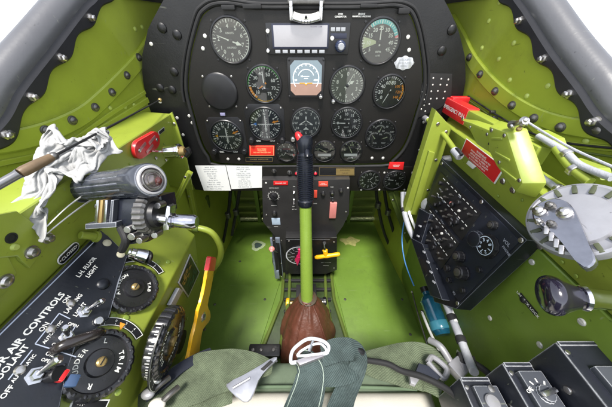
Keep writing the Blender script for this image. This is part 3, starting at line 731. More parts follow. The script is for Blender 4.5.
# 7 pale reflecting dial
T = gauge(347,85.5,33, 'altimeter', 'pale grey dial with a long white needle just right of the square display', 'gauge', face=LIGHTD, glass=GLASS2)
scale_marks(T, 10, 90, -270, nums=['0','1','2','3','4','5','6','7','8','9'], ns=.24, nr=.62)
needle(T, 62, .78, .05); needle(T, 35, .50, .10, name='short_needle', z=.0030, shape='blade'); needle(T, 250, .3, .05, name='thin_needle', z=.0034)
knob(T, *(T.l(333,101).xy), .0062, BLACK, cap=STEEL)
# 8 right dial with orange numbers
T = gauge(389,92,30, 'coolant_temperature_gauge', 'small dark dial with orange red marks, below the oval silver placard', 'gauge')
scale_marks(T, 7, 215, -35, nums=['0','20','40','60','80','','',''], ns=.25, nr=.58)
b = MB(); [b.text(s_, T.r*.24, T.r*.58*cos(RD(a)), T.r*.58*sin(RD(a)), Z, 0, .012) for s_, a in (('100',36),('120',0),('140',-34))]; b.arc(T.r*.82, T.r*.93, 30, -30, Z); T.part('orange_marks', b, ORG)
needle(T, 245, .80, .06)
# 9, 10 course deviation indicators
def cdi(x, y, w, label, ang):
    T = gauge(x, y, w, 'course_indicator', label, 'gauge', screws=0, bz=1.06, face=mat('deep_navy_dial', (.012,.018,.03), .5))
    r = T.r
    b = MB(); s = r*1.2; b.prism([(-s,-s*.75),(-s*.75,-s),(s*.75,-s),(s,-s*.75),(s,s*.75),(s*.75,s),(-s*.75,s),(-s,s*.75)], -.001, .0010, .0005); T.part('housing', b, BLACK)
    b = MB()
    for i in range(36):
        b.tick(i*10+ang, r*(.74 if i % 3 == 0 else .80), r*.90, r*(.075 if i % 3 == 0 else .035), Z)
    for i, s_ in enumerate(['N','3','6','E','12','15','S','21','24','W','30','33']):
        a = RD(90 + ang - i*30); b.text(s_, r*.21, r*.62*cos(a), r*.62*sin(a), Z, a - pi/2, .02)
    b.text('GS', r*.15, 0, -r*.30, Z)
    T.part('compass_rose', b, WMARK)
    b = MB(); b.line((-r*.48, 0), (r*.48, 0), r*.05, Z+.0001); b.line((0,-r*.48),(0,r*.52), r*.07, Z+.0003)
    for k in (-.36,-.24,-.12,.12,.24,.36): b.disc(r*.022, Z+.0002, 8, (r*k, -r*.10)); b.disc(r*.022, Z+.0002, 8, (r*.08, r*k))
    T.part('crossbars', b, WMARK)
    b = MB(); q = .0020
    c, d = cos(RD(ang+12)), sin(RD(ang+12)); b.prism([(r*(u*c-v*d), r*(u*d+v*c)) for u, v in ((.42,.0),(.60,.10),(.60,.04),(.84,.04),(.84,-.04),(.60,-.04),(.60,-.10))], q, q+.0003); T.part('heading_bug', b, ORG)
    b = MB(); b.prism([(-r*.78,r*.02),(-r*.55,r*.11),(-r*.55,-r*.07)], q, q+.0003); T.part('side_marker', b, BLUEM if ang < 10 else YEL)
    b = MB(); b.text('OBS', r*.16, -r*.55, -r*1.09, .0012); b.text('NAV', r*.16, r*.35, -r*1.09, .0012); T.part('label', b, WMARK)
    for k in (-1, 1): knob(T, k*r*1.0, -r*1.02, r*.17, BLACK, z=.002)
    for k in (-1, 1): screw(T, T3((k*r*1.02, r*.98, .0022)), .0022, BOLT)
    return T
cdi(227,136,31, 'round white marked compass dial at the lower left of the panel, below the blank cover', 12)
cdi(265.5,124,32, 'round white marked compass dial directly above the red placard', 2)
# 11 heading dial with aircraft outline
T = gauge(306,123,28.5, 'heading_gauge', 'pale dial with a white aircraft outline, directly above the stick grip', 'gauge', face=mat('slate_dial_face', (.06,.065,.07), .5, var=.2))
scale_marks(T, 12, 90, -270, nums=['N','3','6','E','12','15','S','21','24','W','30','33'], ns=.19, nr=.70, minor=6, r0=.84, r1=.95)
r = T.r; b = MB()
pl = [(0,.50),(.05,.40),(.06,.18),(.46,-.06),(.46,-.14),(.06,-.04),(.045,-.32),(.18,-.42),(.18,-.49),(0,-.44)]
b.prism([(r*x, r*y) for x, y in pl] + [(-r*x, r*y) for x, y in pl[-2:0:-1]], .0018, .0022); T.part('aircraft_symbol', b, WMARK)
b = MB(); b.prism([(r*x*.62, r*(y*.62+.01)) for x, y in pl] + [(-r*x*.62, r*(y*.62+.01)) for x, y in pl[-2:0:-1]], .0020, .0024); T.part('symbol_inner', b, MATS['slate_dial_face'])
# 12 dark dial
T = gauge(346.5,123,29, 'climb_gauge', 'dark dial with white ticks all round, right of the aircraft outline dial', 'gauge')
scale_marks(T, 8, 180, -150, nums=['0','5','10','15','20','15','10','5','2'], ns=.22, nr=.60, minor=5, extra=lambda b, r: (b.text('CLIMB', r*.14, 0, r*.26, Z), b.text('1000 FT', r*.11, 0, -r*.28, Z)))
needle(T, 178, .78, .07)
# 13 engine three-in-one
T = gauge(380.5,134.5,28.5, 'engine_gauge_unit', 'dark dial with three small scales clustered in it, lower right of the panel', 'gauge')
r = T.r; b = MB()
for (cx, cy, n0, n1, labs) in [(-.12,.30,150,30,['0','5','10']), (-.42,-.22,200,60,['0','10','25']), (.40,-.20,120,-20,['50','100','200'])]:
    for i in range(11):
        a = RD(n0+(n1-n0)*i/10); b.line((r*(cx+.30*cos(a)), r*(cy+.30*sin(a))), (r*(cx+.40*cos(a)), r*(cy+.40*sin(a))), r*.025, Z)
    for i, s_ in enumerate(labs):
        a = RD(n0+(n1-n0)*i/2); b.text(s_, r*.17, r*(cx+.52*cos(a)), r*(cy+.52*sin(a)), Z, 0, .012)
b.text('OIL', r*.15, 0, r*.02, Z); b.text('FUEL', r*.13, -r*.3, -r*.62, Z); b.text('TEMP', r*.13, r*.3, -r*.62, Z)
for i in range(24): b.tick(i*15, r*.90, r*.95, r*.02, Z)
T.part('markings', b, WMARK)
for nm, cx, cy, an in (('needle',-.12,.30,70),('needle',-.42,-.22,130),('needle',.40,-.20,200)):
    b = MB(); a = RD(an); c, d = cos(a), sin(a); b.prism([(r*(cx+u*c-v*d), r*(cy+u*d+v*c)) for u, v in ((-.1,-.04),(-.1,.04),(.34,0))], .0022, .0027); T.part(nm, b, CREAM)
# 14 small suction gauge
T = gauge(286.5,151.5,19, 'suction_gauge', 'small round gauge with a red line between red placard and stick grip', 'gauge', bz=1.14)
scale_marks(T, 5, 215, -35, nums=['0','2','4','6','8','10'], ns=.27, nr=.60, minor=2, w=.03); arcpart(T, .72, .95, -20, -35, REDL, 'red_line'); needle(T, 232, .6, .08)
b = MB(); b.text('SUCTION', T.r*.17, 0, T.r*.30, Z+.0002); T.part('caption', b, REDL)
# 15,16 half-moon meters with white bar
def meter(x, y, label, ang):
    T = gauge(x, y, 21, 'fuel_meter', label, 'gauge', bz=1.08, group='half round meters with a white bar'); r = T.r
    scale_marks(T, 4, 165, 15, nums=['E','','1/2','','F'], ns=.24, nr=.62, minor=2, w=.035, m=CREAM); needle(T, ang, .66, .07, CREAM, hub=False)
    b = MB(); b.box((0,-r*.36,.0024), (r*1.25,r*.26,.0016), .0003); T.part('white_bar', b, WHITE)
    b = MB(); b.text('AMPS' if x > 340 else 'VOLTS', r*.22, 0, -r*.70, Z); T.part('caption', b, WMARK)
meter(324.5,151, 'half round meter with white bar, right next to the stick grip', 150); meter(351,151, 'half round meter with white bar, farther right from the stick grip', 118)
# 17,18 lower strip dials
T = gauge(369,180,20, 'clock', 'small black clock on the lower strip right of the brass placard', 'gauge', off=.004, bz=1.14)
scale_marks(T, 12, 90, -270, nums=['12','1','2','3','4','5','6','7','8','9','10','11'], ns=.24, nr=.68, minor=1, w=.03); needle(T, 50, .55, .10); needle(T, -40, .75, .06, name='minute_hand', z=.0030)
T = gauge(394,180,19.5, 'hydraulic_gauge', 'small black gauge under the small red tag at the lower strip right end', 'gauge', off=.004, bz=1.14)
scale_marks(T, 8, 225, -45, nums=['0','','5','','10','','15','','20'], ns=.25, nr=.60, minor=2, w=.03); needle(T, 172, .75, .10)
for x, y in [(361,189),(379,189),(384,172),(404,189)]: screw(IP, T3(IP.l(x,y) + V((0,0,.004))), .0030, SCREW2)
# ------------------------------------------------------------------ 2 wide display unit
T = Thing('display_unit', 'wide radio display unit with washed out white screen and a row of keys', 'avionics unit', plane=PANEL, at=(306,38))
def rect(T, x0, y0, x1, y1, z0, z1, bev=.0008):
    a, c = T.l(x0, y0), T.l(x1, y1); b = MB(); b.box(((a.x+c.x)/2, (a.y+c.y)/2, (z0+z1)/2), (abs(c.x-a.x), abs(c.y-a.y), z1-z0), bev); return b
T.part('housing', rect(T, 265.5, 22.5, 347.5, 54.5, -.001, .006, .0015), BLACK)
T.part('screen_frame', rect(T, 271.5, 23.5, 328, 48.5, .0055, .0085, .001), mat('dark_blue_trim', (.015,.018,.04), .4))
sc = T.part('screen', rect(T, 273.5, 25.2, 326.5, 46.6, .008, .0089, .0002), LCD)
b = MB(); p = T.l(316,26.6); b.text('RECEIVER  COM', .0032, p.x, p.y, .0092, 0, .01); b.build('screen_text', mat('violet_grey_ink', (.25,.22,.32), .5), T)
for k in range(7):
    x = 278.2 + k*7.25; T.part('key', rect(T, x-2.6, 49.6, x+2.6, 52.9, .0055, .0085, .0006), mat('grey_key', (.33,.34,.36), .4))
for k in range(3): T.part('key', rect(T, 330.6+k*5.1, 27.2, 334.6+k*5.1, 31.2, .0055, .0085, .0006), MATS['grey_key'])
b = rect(T, 330.5, 33.0, 346, 38.5, .0055, .0068, .0004); T.part('key_panel', b, MATS['dark_blue_trim'])
p = T.l(331.8,38.2); knob(T, p.x, p.y, .0040, SCREW2, z=.0065)
p = T.l(340,46); k = knob(T, p.x, p.y, .0105, mat('dark_blue_knob', (.02,.03,.07), .35), h=.012, z=.006)
b = MB(); b.lathe([(.0066,.017),(.0064,.024),(.005,.0255),(.001,.0255)], 24, T3((p.x,p.y,0)), mod=lambda a, r, z: 1+.04*cos(a*12)); b.build('inner_knob', MATS['grey_key'], k)
p = T.l(268.2,31); knob(T, p.x, p.y, .0038, SCREW2, z=.0055); p = T.l(268.5,50.5); knob(T, p.x, p.y, .0038, STEEL, z=.0055)
b = rect(T, 267, 34.5, 269.6, 46.5, .0055, .0066, .0004); T.part('card_slot', b, BLACKM)
# 6 square attitude display
T = Thing('attitude_display', 'square display showing pale blue sky over brown ground in the panel centre', 'display', plane=PANEL, at=(306,78)); h = T.scale(36)/2
def oct_(s, c, asp=1.): return [(-s,-s*asp+c),(-s+c,-s*asp),(s-c,-s*asp),(s,-s*asp+c),(s,s*asp-c),(s-c,s*asp),(-s+c,s*asp),(-s,s*asp-c)]
b = MB(); b.prism(oct_(h, .003), -.001, .005, .001); T.part('housing', b, BLACK)
hs = h*.86
def clip_y(P, y, keep_up):
    out = []
    for i in range(len(P)):
        a, c = P[i], P[(i+1) % len(P)]; ia, ic = (a[1] >= y) == keep_up, (c[1] >= y) == keep_up
        if ia: out.append(a)
        if ia != ic: t = (y-a[1])/(c[1]-a[1]); out.append((a[0]+t*(c[0]-a[0]), y))
    return out
S8 = oct_(hs, .010)
b = MB(); b.prism(clip_y(S8, -hs*.28, True), .005, .0056); T.part('sky_half', b, SKYB)
b = MB(); b.prism(clip_y(S8, -hs*.28, False), .005, .0056); T.part('ground_half', b, EARTH)
b = MB(); b.arc(hs*.80, hs*.84, 215, -35, .0058, 40); b.arc(hs*.50, hs*.53, 160, 20, .0058, 30)
for k in range(7): b.tick(150-k*20, hs*.70, hs*.80, hs*.03, .0058)
b.text('120', hs*.17, -hs*.70, -hs*.1, .0058); b.text('4500', hs*.17, hs*.66, -hs*.1, .0058); b.text('10', hs*.15, -hs*.28, hs*.12, .0058)
b.line((-hs*.2,hs*.12),(hs*.2,hs*.12), hs*.03, .0058); b.line((-hs*.12,hs*.0),(hs*.12,hs*.0), hs*.03, .0058); b.line((-hs,-hs*.28),(hs,-hs*.28), hs*.02, .0059)
T.part('symbology', b, mat('pale_symbol', (.7,.8,.85), .4, emit=(.8,.85,.88), emis=.6))
b = MB(); b.prism([(-hs*.42,-hs*.30),(-hs*.12,-hs*.30),(0,-hs*.42),(hs*.12,-hs*.30),(hs*.42,-hs*.30),(hs*.42,-hs*.25),(hs*.1,-hs*.25),(0,-hs*.34),(-hs*.1,-hs*.25),(-hs*.42,-hs*.25)], .0058, .0062); T.part('aircraft_bar', b, ORG)
p = T.l(320.5,96); knob(T, p.x, p.y, .0060, BLACK, z=.004, cap=STEEL)
for x, y in [(289,59.5),(323.5,59.5),(289.5,96)]: screw(T, T3(T.l(x,y) + V((0,0,.005))), .0026, BLACK)
# inclinometer: curved white tube in brackets at the top
T = Thing('slip_indicator', 'curved white slip indicator held in two metal brackets at the panel top', 'slip indicator', plane=PANEL, at=(306,14))
p0, p1, p2 = T.l(293.5,15.5), T.l(306,18), T.l(319,15.5)
b = MB(); b.tube([p0+V((0,0,.016)), (p0+p1)/2+V((0,-.0015,.016)), p1+V((0,0,.016)), (p1+p2)/2+V((0,-.0015,.016)), p2+V((0,0,.016))], .0062, 16); T.part('glass_tube', b, mat('milky_tube', (.72,.72,.66), .2, coat=1))
b = MB(); b.tube([p0+V((0,-.005,.019)), p1+V((0,-.006,.019)), p2+V((0,-.005,.019))], .0035, 12); T.part('scale_bar', b, STEEL)
b = MB(); b.sphere(p1+V((0,.001,.0215)), .0030); T.part('ball', b, BLACK)
for x in (291.5, 320.5):
    b = MB(); p = T.l(x, 10); b.box((p.x, p.y-.002, .010), (.0065,.030,.020), .002); T.part('bracket', b, STEEL)
    b = MB(); b.cyl((p.x,p.y+.006,.018),(p.x,p.y+.006,.023),.0030); T.part('bracket_screw', b, BOLT)
b = MB(); a, c = T.l(288,1), T.l(324,1); b.box((0, a.y, .008), (c.x-a.x,.010,.014), .002); T.part('mount_bar', b, DBOLT)
for dx in (-.009, -.003, .003, .009):
    b = MB(); b.box((p1.x+dx, p1.y-.006, .0228), (.0010,.006,.0006)); T.part('tick', b, BLACK)
# ------------------------------------------------------------------ placards
def placard(x0, y0, x1, y1, label, m, lines, tm, plane=PANEL, off=.0, name='placard', border=None, cat='placard', size=None, T=None, poly=None, group=None, lh=1.25, screws=False, bold=.01, sx=1.):
    T = Thing(name, label, cat, plane=plane, at=((x0+x1)/2, (y0+y1)/2), off=off, group=group)
    P = [T.l(*p) for p in (poly or [(x0,y0),(x1,y0),(x1,y1),(x0,y1)])]
    b = MB(); b.prism(P, .0002, .0014, .0003); T.part('plate', b, m)
    if border:
        b = MB(); n = len(P); c = sum(P, V((0,0,0)))/n
        Q = [c + (p-c)*.93 for p in P]
        for i in range(n): b.line(Q[i], Q[(i+1) % n], .0008, .0016)
        T.part('border', b, border)
    if lines:
        n = len(lines); yy = [p.y for p in P]; H = max(yy)-min(yy); s = size or H/(n*lh)
        if n == 1: s = size or H*.6
        b = MB(); c = sum(P, V((0,0,0)))/len(P)
        for i, t in enumerate(lines): b.text(t, s, c.x, c.y + (n-1)*s*lh*.5*.8 - i*s*lh*.8, .0017, 0, bold, sx)
        T.part('lettering', b, tm)
    return T
placard(249.5,145.5,274.5,155.5, 'orange red placard left of the small suction gauge', mat('vivid_red_placard', (.75,.035,.02), .4), ['MAX SPEED','WARNING','DO NOT EXCEED 505'], mat('faded_yellow_ink', (.85,.55,.25), .5), border=MATS['faded_yellow_ink'], size=.0048)
placard(245,157,273.5,161.5, 'thin brass lettered strip just below the orange red placard', BLACK, ['COURSE  INDICATOR'], GOLD, border=GOLD, size=.0052)
placard(318,166.8,355.5,175.5, 'black placard with gold lettering and border right of the stick grip', BLACK, None, GOLD, border=GOLD, off=.0045)
T = Thing('lettering_strip', 'gold lettered panel inset at right end of the gold bordered placard', 'placard', plane=PANEL, at=(345,171), off=.0063)
b = MB(); b.prism([T.l(*p) for p in ((336,168.5),(354,168.5),(354,174.8),(336,174.8))], -.0002, .0006); T.part('plate', b, GOLD)
b = MB(); b.text('MAIN 184 AUX', .0042, T.l(345,170).x, T.l(345,170).y, .0008, 0, .01); b.text('FUEL 269', .0042, T.l(345,173).x, T.l(345,173).y, .0008, 0, .01); T.part('lettering', b, BLACK)
placard(388.5,162,403.5,169.5, 'small red tag over the gauge at the lower strip right end', REDP, ['HYDRAULIC','PRESSURE'], WHITE, off=.0048, poly=[(389.5,162),(404,162),(403,169.5),(388,168.5)], size=.0036)
placard(337,12.5,344,18.5, 'small white lettered caption right of the slip indicator', BLACKP, ['FWD','GENERATOR'], WHITE, size=.0040, name='caption_plate')
placard(352,12,371,18.5, 'wider white lettered caption above the upper right dial', BLACKP, ['ENGINE','MANIFOLD PRESSURE'], WHITE, size=.0038, name='caption_plate')
T = Thing('oval_placard', 'silver scalloped oval data plate between the two right dials', 'placard', plane=PANEL, at=(404,63)); r = T.scale(19)/2
b = MB(); b.prism([(r*cos(a)*(1+.06*cos(8*a)), r*.62*sin(a)*(1+.08*cos(8*a))) for a in [2*pi*k/64 for k in range(64)]], .0002, .0016, .0003); T.part('plate', b, mat('brushed_pale_metal', (.55,.56,.60), .35, .6, var=.2, scale=120))
b = MB(); b.text('AIRCRAFT', r*.26, 0, r*.28, .0018); b.text('DATA PLATE', r*.22, 0, 0, .0018); b.text('SERIAL', r*.24, 0, -r*.28, .0018); T.part('lettering', b, INK)
# paper checklists
for poly, lab, rot in [([(195,165.5),(225.5,165.5),(231,190.5),(204,190.5)], 'slanted white checklist card at the left end of the lower strip', 0), ([(226,165.5),(262,166),(262,187.5),(231.5,189)], 'white checklist card between the slanted card and the pedestal', 0)]:
    T = Thing('checklist_card', lab, 'card', plane=PANEL, at=(sum(p[0] for p in poly)/4, sum(p[1] for p in poly)/4), off=.0052, group='white paper checklists')
    b = MB(); b.prism([T.l(*p) for p in poly], 0, .0006); T.part('paper', b, PAPER)
    b = MB(); a, bq, c, d = [V(p + (0,)) for p in poly]
    wds = ['FUEL SELECTOR  ON','MIXTURE  IDLE CUT OFF','PROP  FULL FWD','THROTTLE  1 INCH','BOOST PUMP  ON','PRIME  4 SEC','MAGS  BOTH','OIL PRESS  CHECK','COOLANT  AUTO','FLAPS  UP','TRIM  SET']
    for i in range(11):
        t = (i+.8)/11.6; L0 = a.lerp(d, t); R0 = bq.lerp(c, t); m_ = L0.lerp(R0, .46); p = T.l(m_.x, m_.y); b.text(random.choice(wds), .0045, p.x, p.y, .0009, 0, .012)
    T.part('print', b, INK)
# switches and lights on the lower strip near the stick
for x, y, m_, lab in [(296.5,173,REDL,'small red warning light left of the stick grip'), (315.5,173,REDL,'small red warning light right of the stick grip'), (299.0,135.0,None,None)]:
    if not m_: continue
    T = Thing('warning_light', lab, 'light', plane=PANEL, at=(x,y), off=.004, group='small red warning lights')
    b = MB(); b.lathe([(.0062,0),(.0062,.003),(.0050,.0042)], 20); T.part('ring', b, BLACK)
    b = MB(); b.sphere((0,0,.0035), .0048); T.part('lens', b, m_)
for x, y, lab in [(274,171,'small black knob under the left end of the lower strip edge'), (289.5,172.5,'black push knob with pale rim beside the left red light')]:
    T = Thing('push_knob', lab, 'knob', plane=PANEL, at=(x,y), off=.004); knob(T, 0, 0, .0052, BLACK, cap=DBOLT)
    b = MB(); b.lathe([(.0068,0),(.0068,.0012),(.0060,.0014)], 24); T.part('collar', b, STEEL if x > 280 else DBOLT)
T = Thing('adjust_knob', 'small ribbed chrome knob between suction gauge and aircraft outline dial', 'knob', plane=PANEL, at=(293,139)); knob(T, 0,0,.0060, STEEL)
b = MB(); b.lathe([(.0075,0),(.0075,.001),(.0055,.0012)], 20); T.part('collar', b, BLACK)
T = Thing('indicator_lamp', 'small dull silver lamp below the blank cover', 'lamp', plane=PANEL, at=(223,114)); b = MB(); b.box((0,0,.002),(.012,.007,.004),.001); T.part('body', b, mat('dull_violet_lens', (.25,.24,.38), .3)); b = MB(); b.box((0,0,.0008),(.016,.010,.0016),.0006); T.part('frame', b, BLACK)
# ================================================================== CENTRE PEDESTAL
T = Thing('switch_pedestal', 'dark tapered switch panel hanging below the instrument panel behind the stick', 'switch panel', plane=PEDE, at=(306,212))
b = MB(); b.prism([T.l(*p) for p in [(262,180),(350,179.5),(349,214),(343,226),(330,244),(328,254),(284,254),(282,244),(268,228),(263,222)]], -.03, 0, .0015); T.part('plate', b, mat('satin_black_pedestal', (.026,.025,.026), .42, var=.2, bump=.1, bscale=500, dirt=.2))
def cap(T, x, y, t, s=.0042, m=WHITE, name='caption'):
    b = MB(); p = T.l(x, y); b.text(t, s, p.x, p.y, .0004, 0, .012); return T.part(name, b, m)
p = T.l(273.5,196)
b = MB(); b.arc(.0145,.0152, 0, 360, .0004, 40, c=(p.x,p.y)); [b.line((p.x+.0150*cos(RD(a)), p.y+.0150*sin(RD(a))), (p.x+.0185*cos(RD(a)), p.y+.0185*sin(RD(a))), .0009, .0004) for a in range(-40, 221, 26)]
T.part('selector_marks', b, WHITE)
k = knob(T, p.x, p.y, .0100, BLACK, h=.008); b = MB(); b.box((p.x,p.y,.012),(.006,.020,.009),.002, Matrix.Rotation(RD(35),3,'Z')); b.build('pointer_bar', BLACK, k)
cap(T, 274, 188, 'IGNITION SELECT', .0036); p = T.l(274.5,212.5); knob(T, p.x, p.y, .0075, BLACK, cap=DBOLT); cap(T, 274, 205.5, 'STARTER'); 
T.part('label_plate', (lambda a, c: MB().box(((a.x+c.x)/2,(a.y+c.y)/2,.0004),(c.x-a.x,a.y-c.y,.0008),.0002))(T.l(271.5,218), T.l(280.5,224.5)), mat('pale_blue_plate', (.40,.50,.62), .5)); cap(T, 276, 226.5, 'PRIMER')
def toggle(T, x, y, up=1, m=CHROME, base=STEEL, s=1., ang=0.):
    p = T.l(x, y) if isinstance(x, (int, float)) else x
    b = MB(); b.lathe([(.0058*s,0),(.0058*s,.0016*s),(.0042*s,.0018*s),(.0040*s,.005*s),(.003*s,.006*s)], 6, T3(p)); k = T.part('toggle_base', b, base)
    d = V((sin(ang)*.45, cos(ang)*.45*up, .9)).normalized(); b = MB(); b.turned(p + V((0,0,.004*s)), p + V((0,0,.004*s)) + d*.019*s, [(.0016*s,0),(.0018*s,.3),(.0030*s,.75),(.0031*s,.93),(.002*s,1)], 14); b.build('lever', m, k)
for x, y, u in [(294,192,1),(294,199.5,-1)]: toggle(T, x, y, u, s=.8)
cap(T, 294, 186.5, 'ON', .0040); cap(T, 293.5, 206.5, 'OFF', .0040); cap(T, 294.5, 209.2, 'BATTERY', .0034)
for x, y in [(323,193),(332,192.5),(341,190)]:
    p = T.l(x,y); knob(T, p.x, p.y, .0062, BLACK, cap=STEEL if x == 332 else DBOLT)
cap(T, 332, 187, 'PUSH', .0038); cap(T, 332, 197.5, 'FUEL', .0038); cap(T, 315, 203.5, 'LIGHTS', .0036)
b = MB(); a, c = T.l(330,202), T.l(335.5,217); b.box(((a.x+c.x)/2,(a.y+c.y)/2,.003),(c.x-a.x,a.y-c.y,.008),.0015); T.part('guarded_switch', b, PINK)
p = T.l(332.8,200); b = MB(); b.lathe([(.004,0),(.004,.004),(.002,.006)], 16, T3(p)); T.part('guard_hinge', b, BLACK)
b = MB(); a, c = T.l(314,190), T.l(317,197); b.box(((a.x+c.x)/2,(a.y+c.y)/2,.002),(c.x-a.x,a.y-c.y,.004),.0008); T.part('red_tab', b, ORANGER)
for x, y in [(266,183),(266.5,215),(348,188),(346,212),(333,238),(288,246),(324,246)]: screw(T, T3(T.l(x,y)), .0030, BOLT if y > 190 else SCREW2)
placard(273.5,181,288,185, 'small red label at the top left of the switch pedestal', REDP, ['DANGER OFF'], WHITE, plane=PEDE, off=.0003, size=.0050)
placard(318.5,181.3,328,186.3, 'small orange red label right of the stick grip on the pedestal', ORANGER, ['STALL','WARNING'], WHITE, plane=PEDE, off=.0003, size=.0042)
# fuel and drop tank unit under the pedestal
T = Thing('fuel_selector_unit', 'black fuel selector box with a white ringed dial and crimson pointer', 'selector', plane=PEDL, at=(306,258))
b = MB(); b.prism([T.l(*p) for p in [(285.5,238),(337,238),(337,270),(326,274),(290,274),(285.5,270)]], -.035, 0, .002); T.part('box', b, BLACKS)
c = T.l(299,255); R_ = T.scale(13.5)
b = MB(); b.lathe([(R_,0),(R_,.002),(R_*.95,.003),(R_*.1,.003)], 40, T3(c)); T.part('dial', b, BLACK)
b = MB(); b.arc(R_*.88, R_*.96, 60, 300, .0033, 40, c=(c.x,c.y))
for k in range(10): a = RD(75+k*24); b.line((c.x+R_*.62*cos(a), c.y+R_*.62*sin(a)), (c.x+R_*.84*cos(a), c.y+R_*.84*sin(a)), .0009, .0033)
for s_, a in (('LEFT',150),('MAIN',195),('FUS',240),('OFF',110)): b.text(s_, .0050, c.x+R_*.48*cos(RD(a)), c.y+R_*.48*sin(RD(a)), .0033)
q = [T.l(*p) for p in ((286.5,239.5),(330,239.5))]; b.line(q[0], q[1], .0008, .0004)
T.part('dial_marks', b, mat('grey_lettering', (.5,.52,.56), .5))
b = MB(); b.prism([T.l(*p) for p in ((298.5,247),(301,247),(300.5,256),(297.5,263),(295,257.5),(297.5,254))], .006, .013, .0015); T.part('pointer', b, mat('crimson_knob', (.55,.015,.09), .3, coat=.5))
b = MB(); b.sphere(c + V((0,0,.007)), .009, (1,1,.8)); T.part('hub', b, MATS['crimson_knob'])
cap(T, 326, 262.5, 'PULL TO RELEASE', .0044); cap(T, 326, 265.5, 'DROP TANK', .0036)
for x, y in [(289,241),(334,242),(334,268)]: screw(T, T3(T.l(x,y)), .0030, BOLT)
T = Thing('t_handle', 'yellow T handle on a steel stem right of the stick', 'handle', plane=PEDL, at=(324,254))
b = MB(); b.cyl(T.l(324,243), T.l(324.5,243,.020), .0055); T.part('socket', b, BLACKM)
b = MB(); b.tube([T.l(324,243,.018), T.l(324.5,248,.026), T.l(325.5,254,.032)], .0042, 12); T.part('stem', b, STEEL)
a, c = T.l(315,257.5,.034), T.l(340,254,.034)
b = MB(); b.turned(a, c, [(.0045,0),(.0072,.08),(.0066,.35),(.0082,.5),(.0066,.65),(.0072,.92),(.0045,1)], 16); T.part('crossbar', b, YEL)
b = MB(); b.cyl(T.l(325,250,.028), T.l(326,256,.034), .0085,.0070); T.part('collar', b, YEL)
T = Thing('lever_gate', 'blue grey slotted lever gate with a faded red ball knob left of the stick', 'lever', plane=PEDL, at=(278,257))
gp = [(272.3,237),(283,237),(283,277.5),(272,277.5)]
mg = mat('worn_blue_grey_metal', (.22,.26,.33), .4, .4, var=.25, scale=90, dirt=.4)
def bar(T, x0, y0, x1, y1, z0, z1, m, name, bev=.001): return T.part(name, rect(T, x0, y0, x1, y1, z0, z1, bev), m)
bar(T, 272.3,237,275.3,277.5,.0,.006,mg,'gate_side'); bar(T, 279.8,237,283,277.5,.0,.006,mg,'gate_side'); bar(T, 275.3,237,279.8,242,.0,.0055,mg,'gate_end'); bar(T, 275.3,270,279.8,277.5,.0,.0055,mg,'gate_end'); bar(T, 275.3,242,279.8,270,-.002,.001,BLACKM,'slot')
for x, y in [(274,239),(281.5,239),(274,275),(281.5,275),(281.5,262)]: screw(T, T3(T.l(x,y) + V((0,0,.006))), .0020, BOLT)
a, c = T.l(277.5,252,.0), T.l(271.8,249,.03)
b = MB(); b.cyl(a, c, .0032); T.part('lever_arm', b, STEEL); b = MB(); b.sphere(c, .0098, (1,1,.8)); T.part('ball_knob', b, PINK); b = MB(); b.cyl(c + V((0,0,.006)), c + V((0,0,.0095)), .0042); T.part('knob_insert', b, mat('pale_pink_insert', (.75,.45,.42), .4))
b = MB(); b.prism([T.l(*p) for p in [(271,237),(337,237),(337,260),(330,292),(279,292),(271,270)]], -.055, -.036, .002)
T = Thing('pedestal_backing', 'black backing box behind the fuel selector and lever gate', 'box', M=T.M.copy()); T.part('box', b, BLACKM)
# ================================================================== CONTROL STICK
base = FLOORP.pt(307.5, 340) ; top = Plane((0,.49,0),(1,0,0),(0,-1,0)).pt(304.5, 136)
gb = base.lerp(top, 0); 
STP = Plane((0,(.345+.49)/2,0),(1,0,0),(0,-1,0))
ax = (top - base).normalized(); L_ = (top-base).length
def alongpx(y):   # param on stick axis that projects to image y
    lo, hi = 0., 1.
    for _ in range(40):
        m_ = (lo+hi)/2; p = base.lerp(top, m_); r_ = p - CAM; dz = r_.y*cos(PITCH) - r_.z*sin(PITCH); yy = CY - F*(r_.y*sin(PITCH) + r_.z*cos(PITCH))/dz
        if yy > y: lo = m_
        else: hi = m_
    return lo
Q = ax.to_track_quat('Z','Y').to_matrix().to_4x4(); Q.translation = base
T = Thing('control_stick', 'upright green control stick with ribbed blue black grip in the middle', 'control stick', M=Q)
g0, g1 = alongpx(204)*L_, L_
b = MB(); b.lathe([(.020,.02),(.0185,.12),(.0165,g0*.6),(.0145,g0-.004),(.0140,g0+.005)], 28); T.part('shaft', b, mat('fresh_green_tube', (.20,.31,.045), .28, var=.08, scale=12, coat=.3))
pr = []; n = 22; gl = g1-g0
pr += [(.0165,g0-.004),(.0185,g0),(.0185,g0+.010),(.0165,g0+.013)]
for k in range(n):
    z = g0 + .016 + (gl*.76-.016)*k/n; d_ = (gl*.76-.016)/n; r_ = .0160 + .0016*sin(pi*k/n); pr += [(r_, z), (r_+.0016, z+d_*.2), (r_+.0016, z+d_*.6), (r_, z+d_*.8)]
pr += [(.0150,g0+gl*.775),(.0150,g0+gl*.80),(.0172,g0+gl*.83),(.0176,g0+gl*.93),(.0160,g0+gl*.98),(.011,g0+gl*1.005),(.003,g0+gl*1.01)]
b = MB(); b.lathe(pr, 28); T.part('grip', b, GRIPB, ang=28)
hp = T.w(STP.pt(299,135)); 
b = MB(); b.turned((.009,.004,L_-.006), (.017,-.002,L_+.008), [(.0078,0),(.0078,.4),(.0070,.7),(.004,.95),(.001,1)], 18); T.part('button', b, RED)
b = MB(); b.turned((-.004,.014,L_-.03), (-.004,.030,L_-.040), [(.006,0),(.006,.7),(.003,1)], 14); T.part('trigger', b, GRIPB)
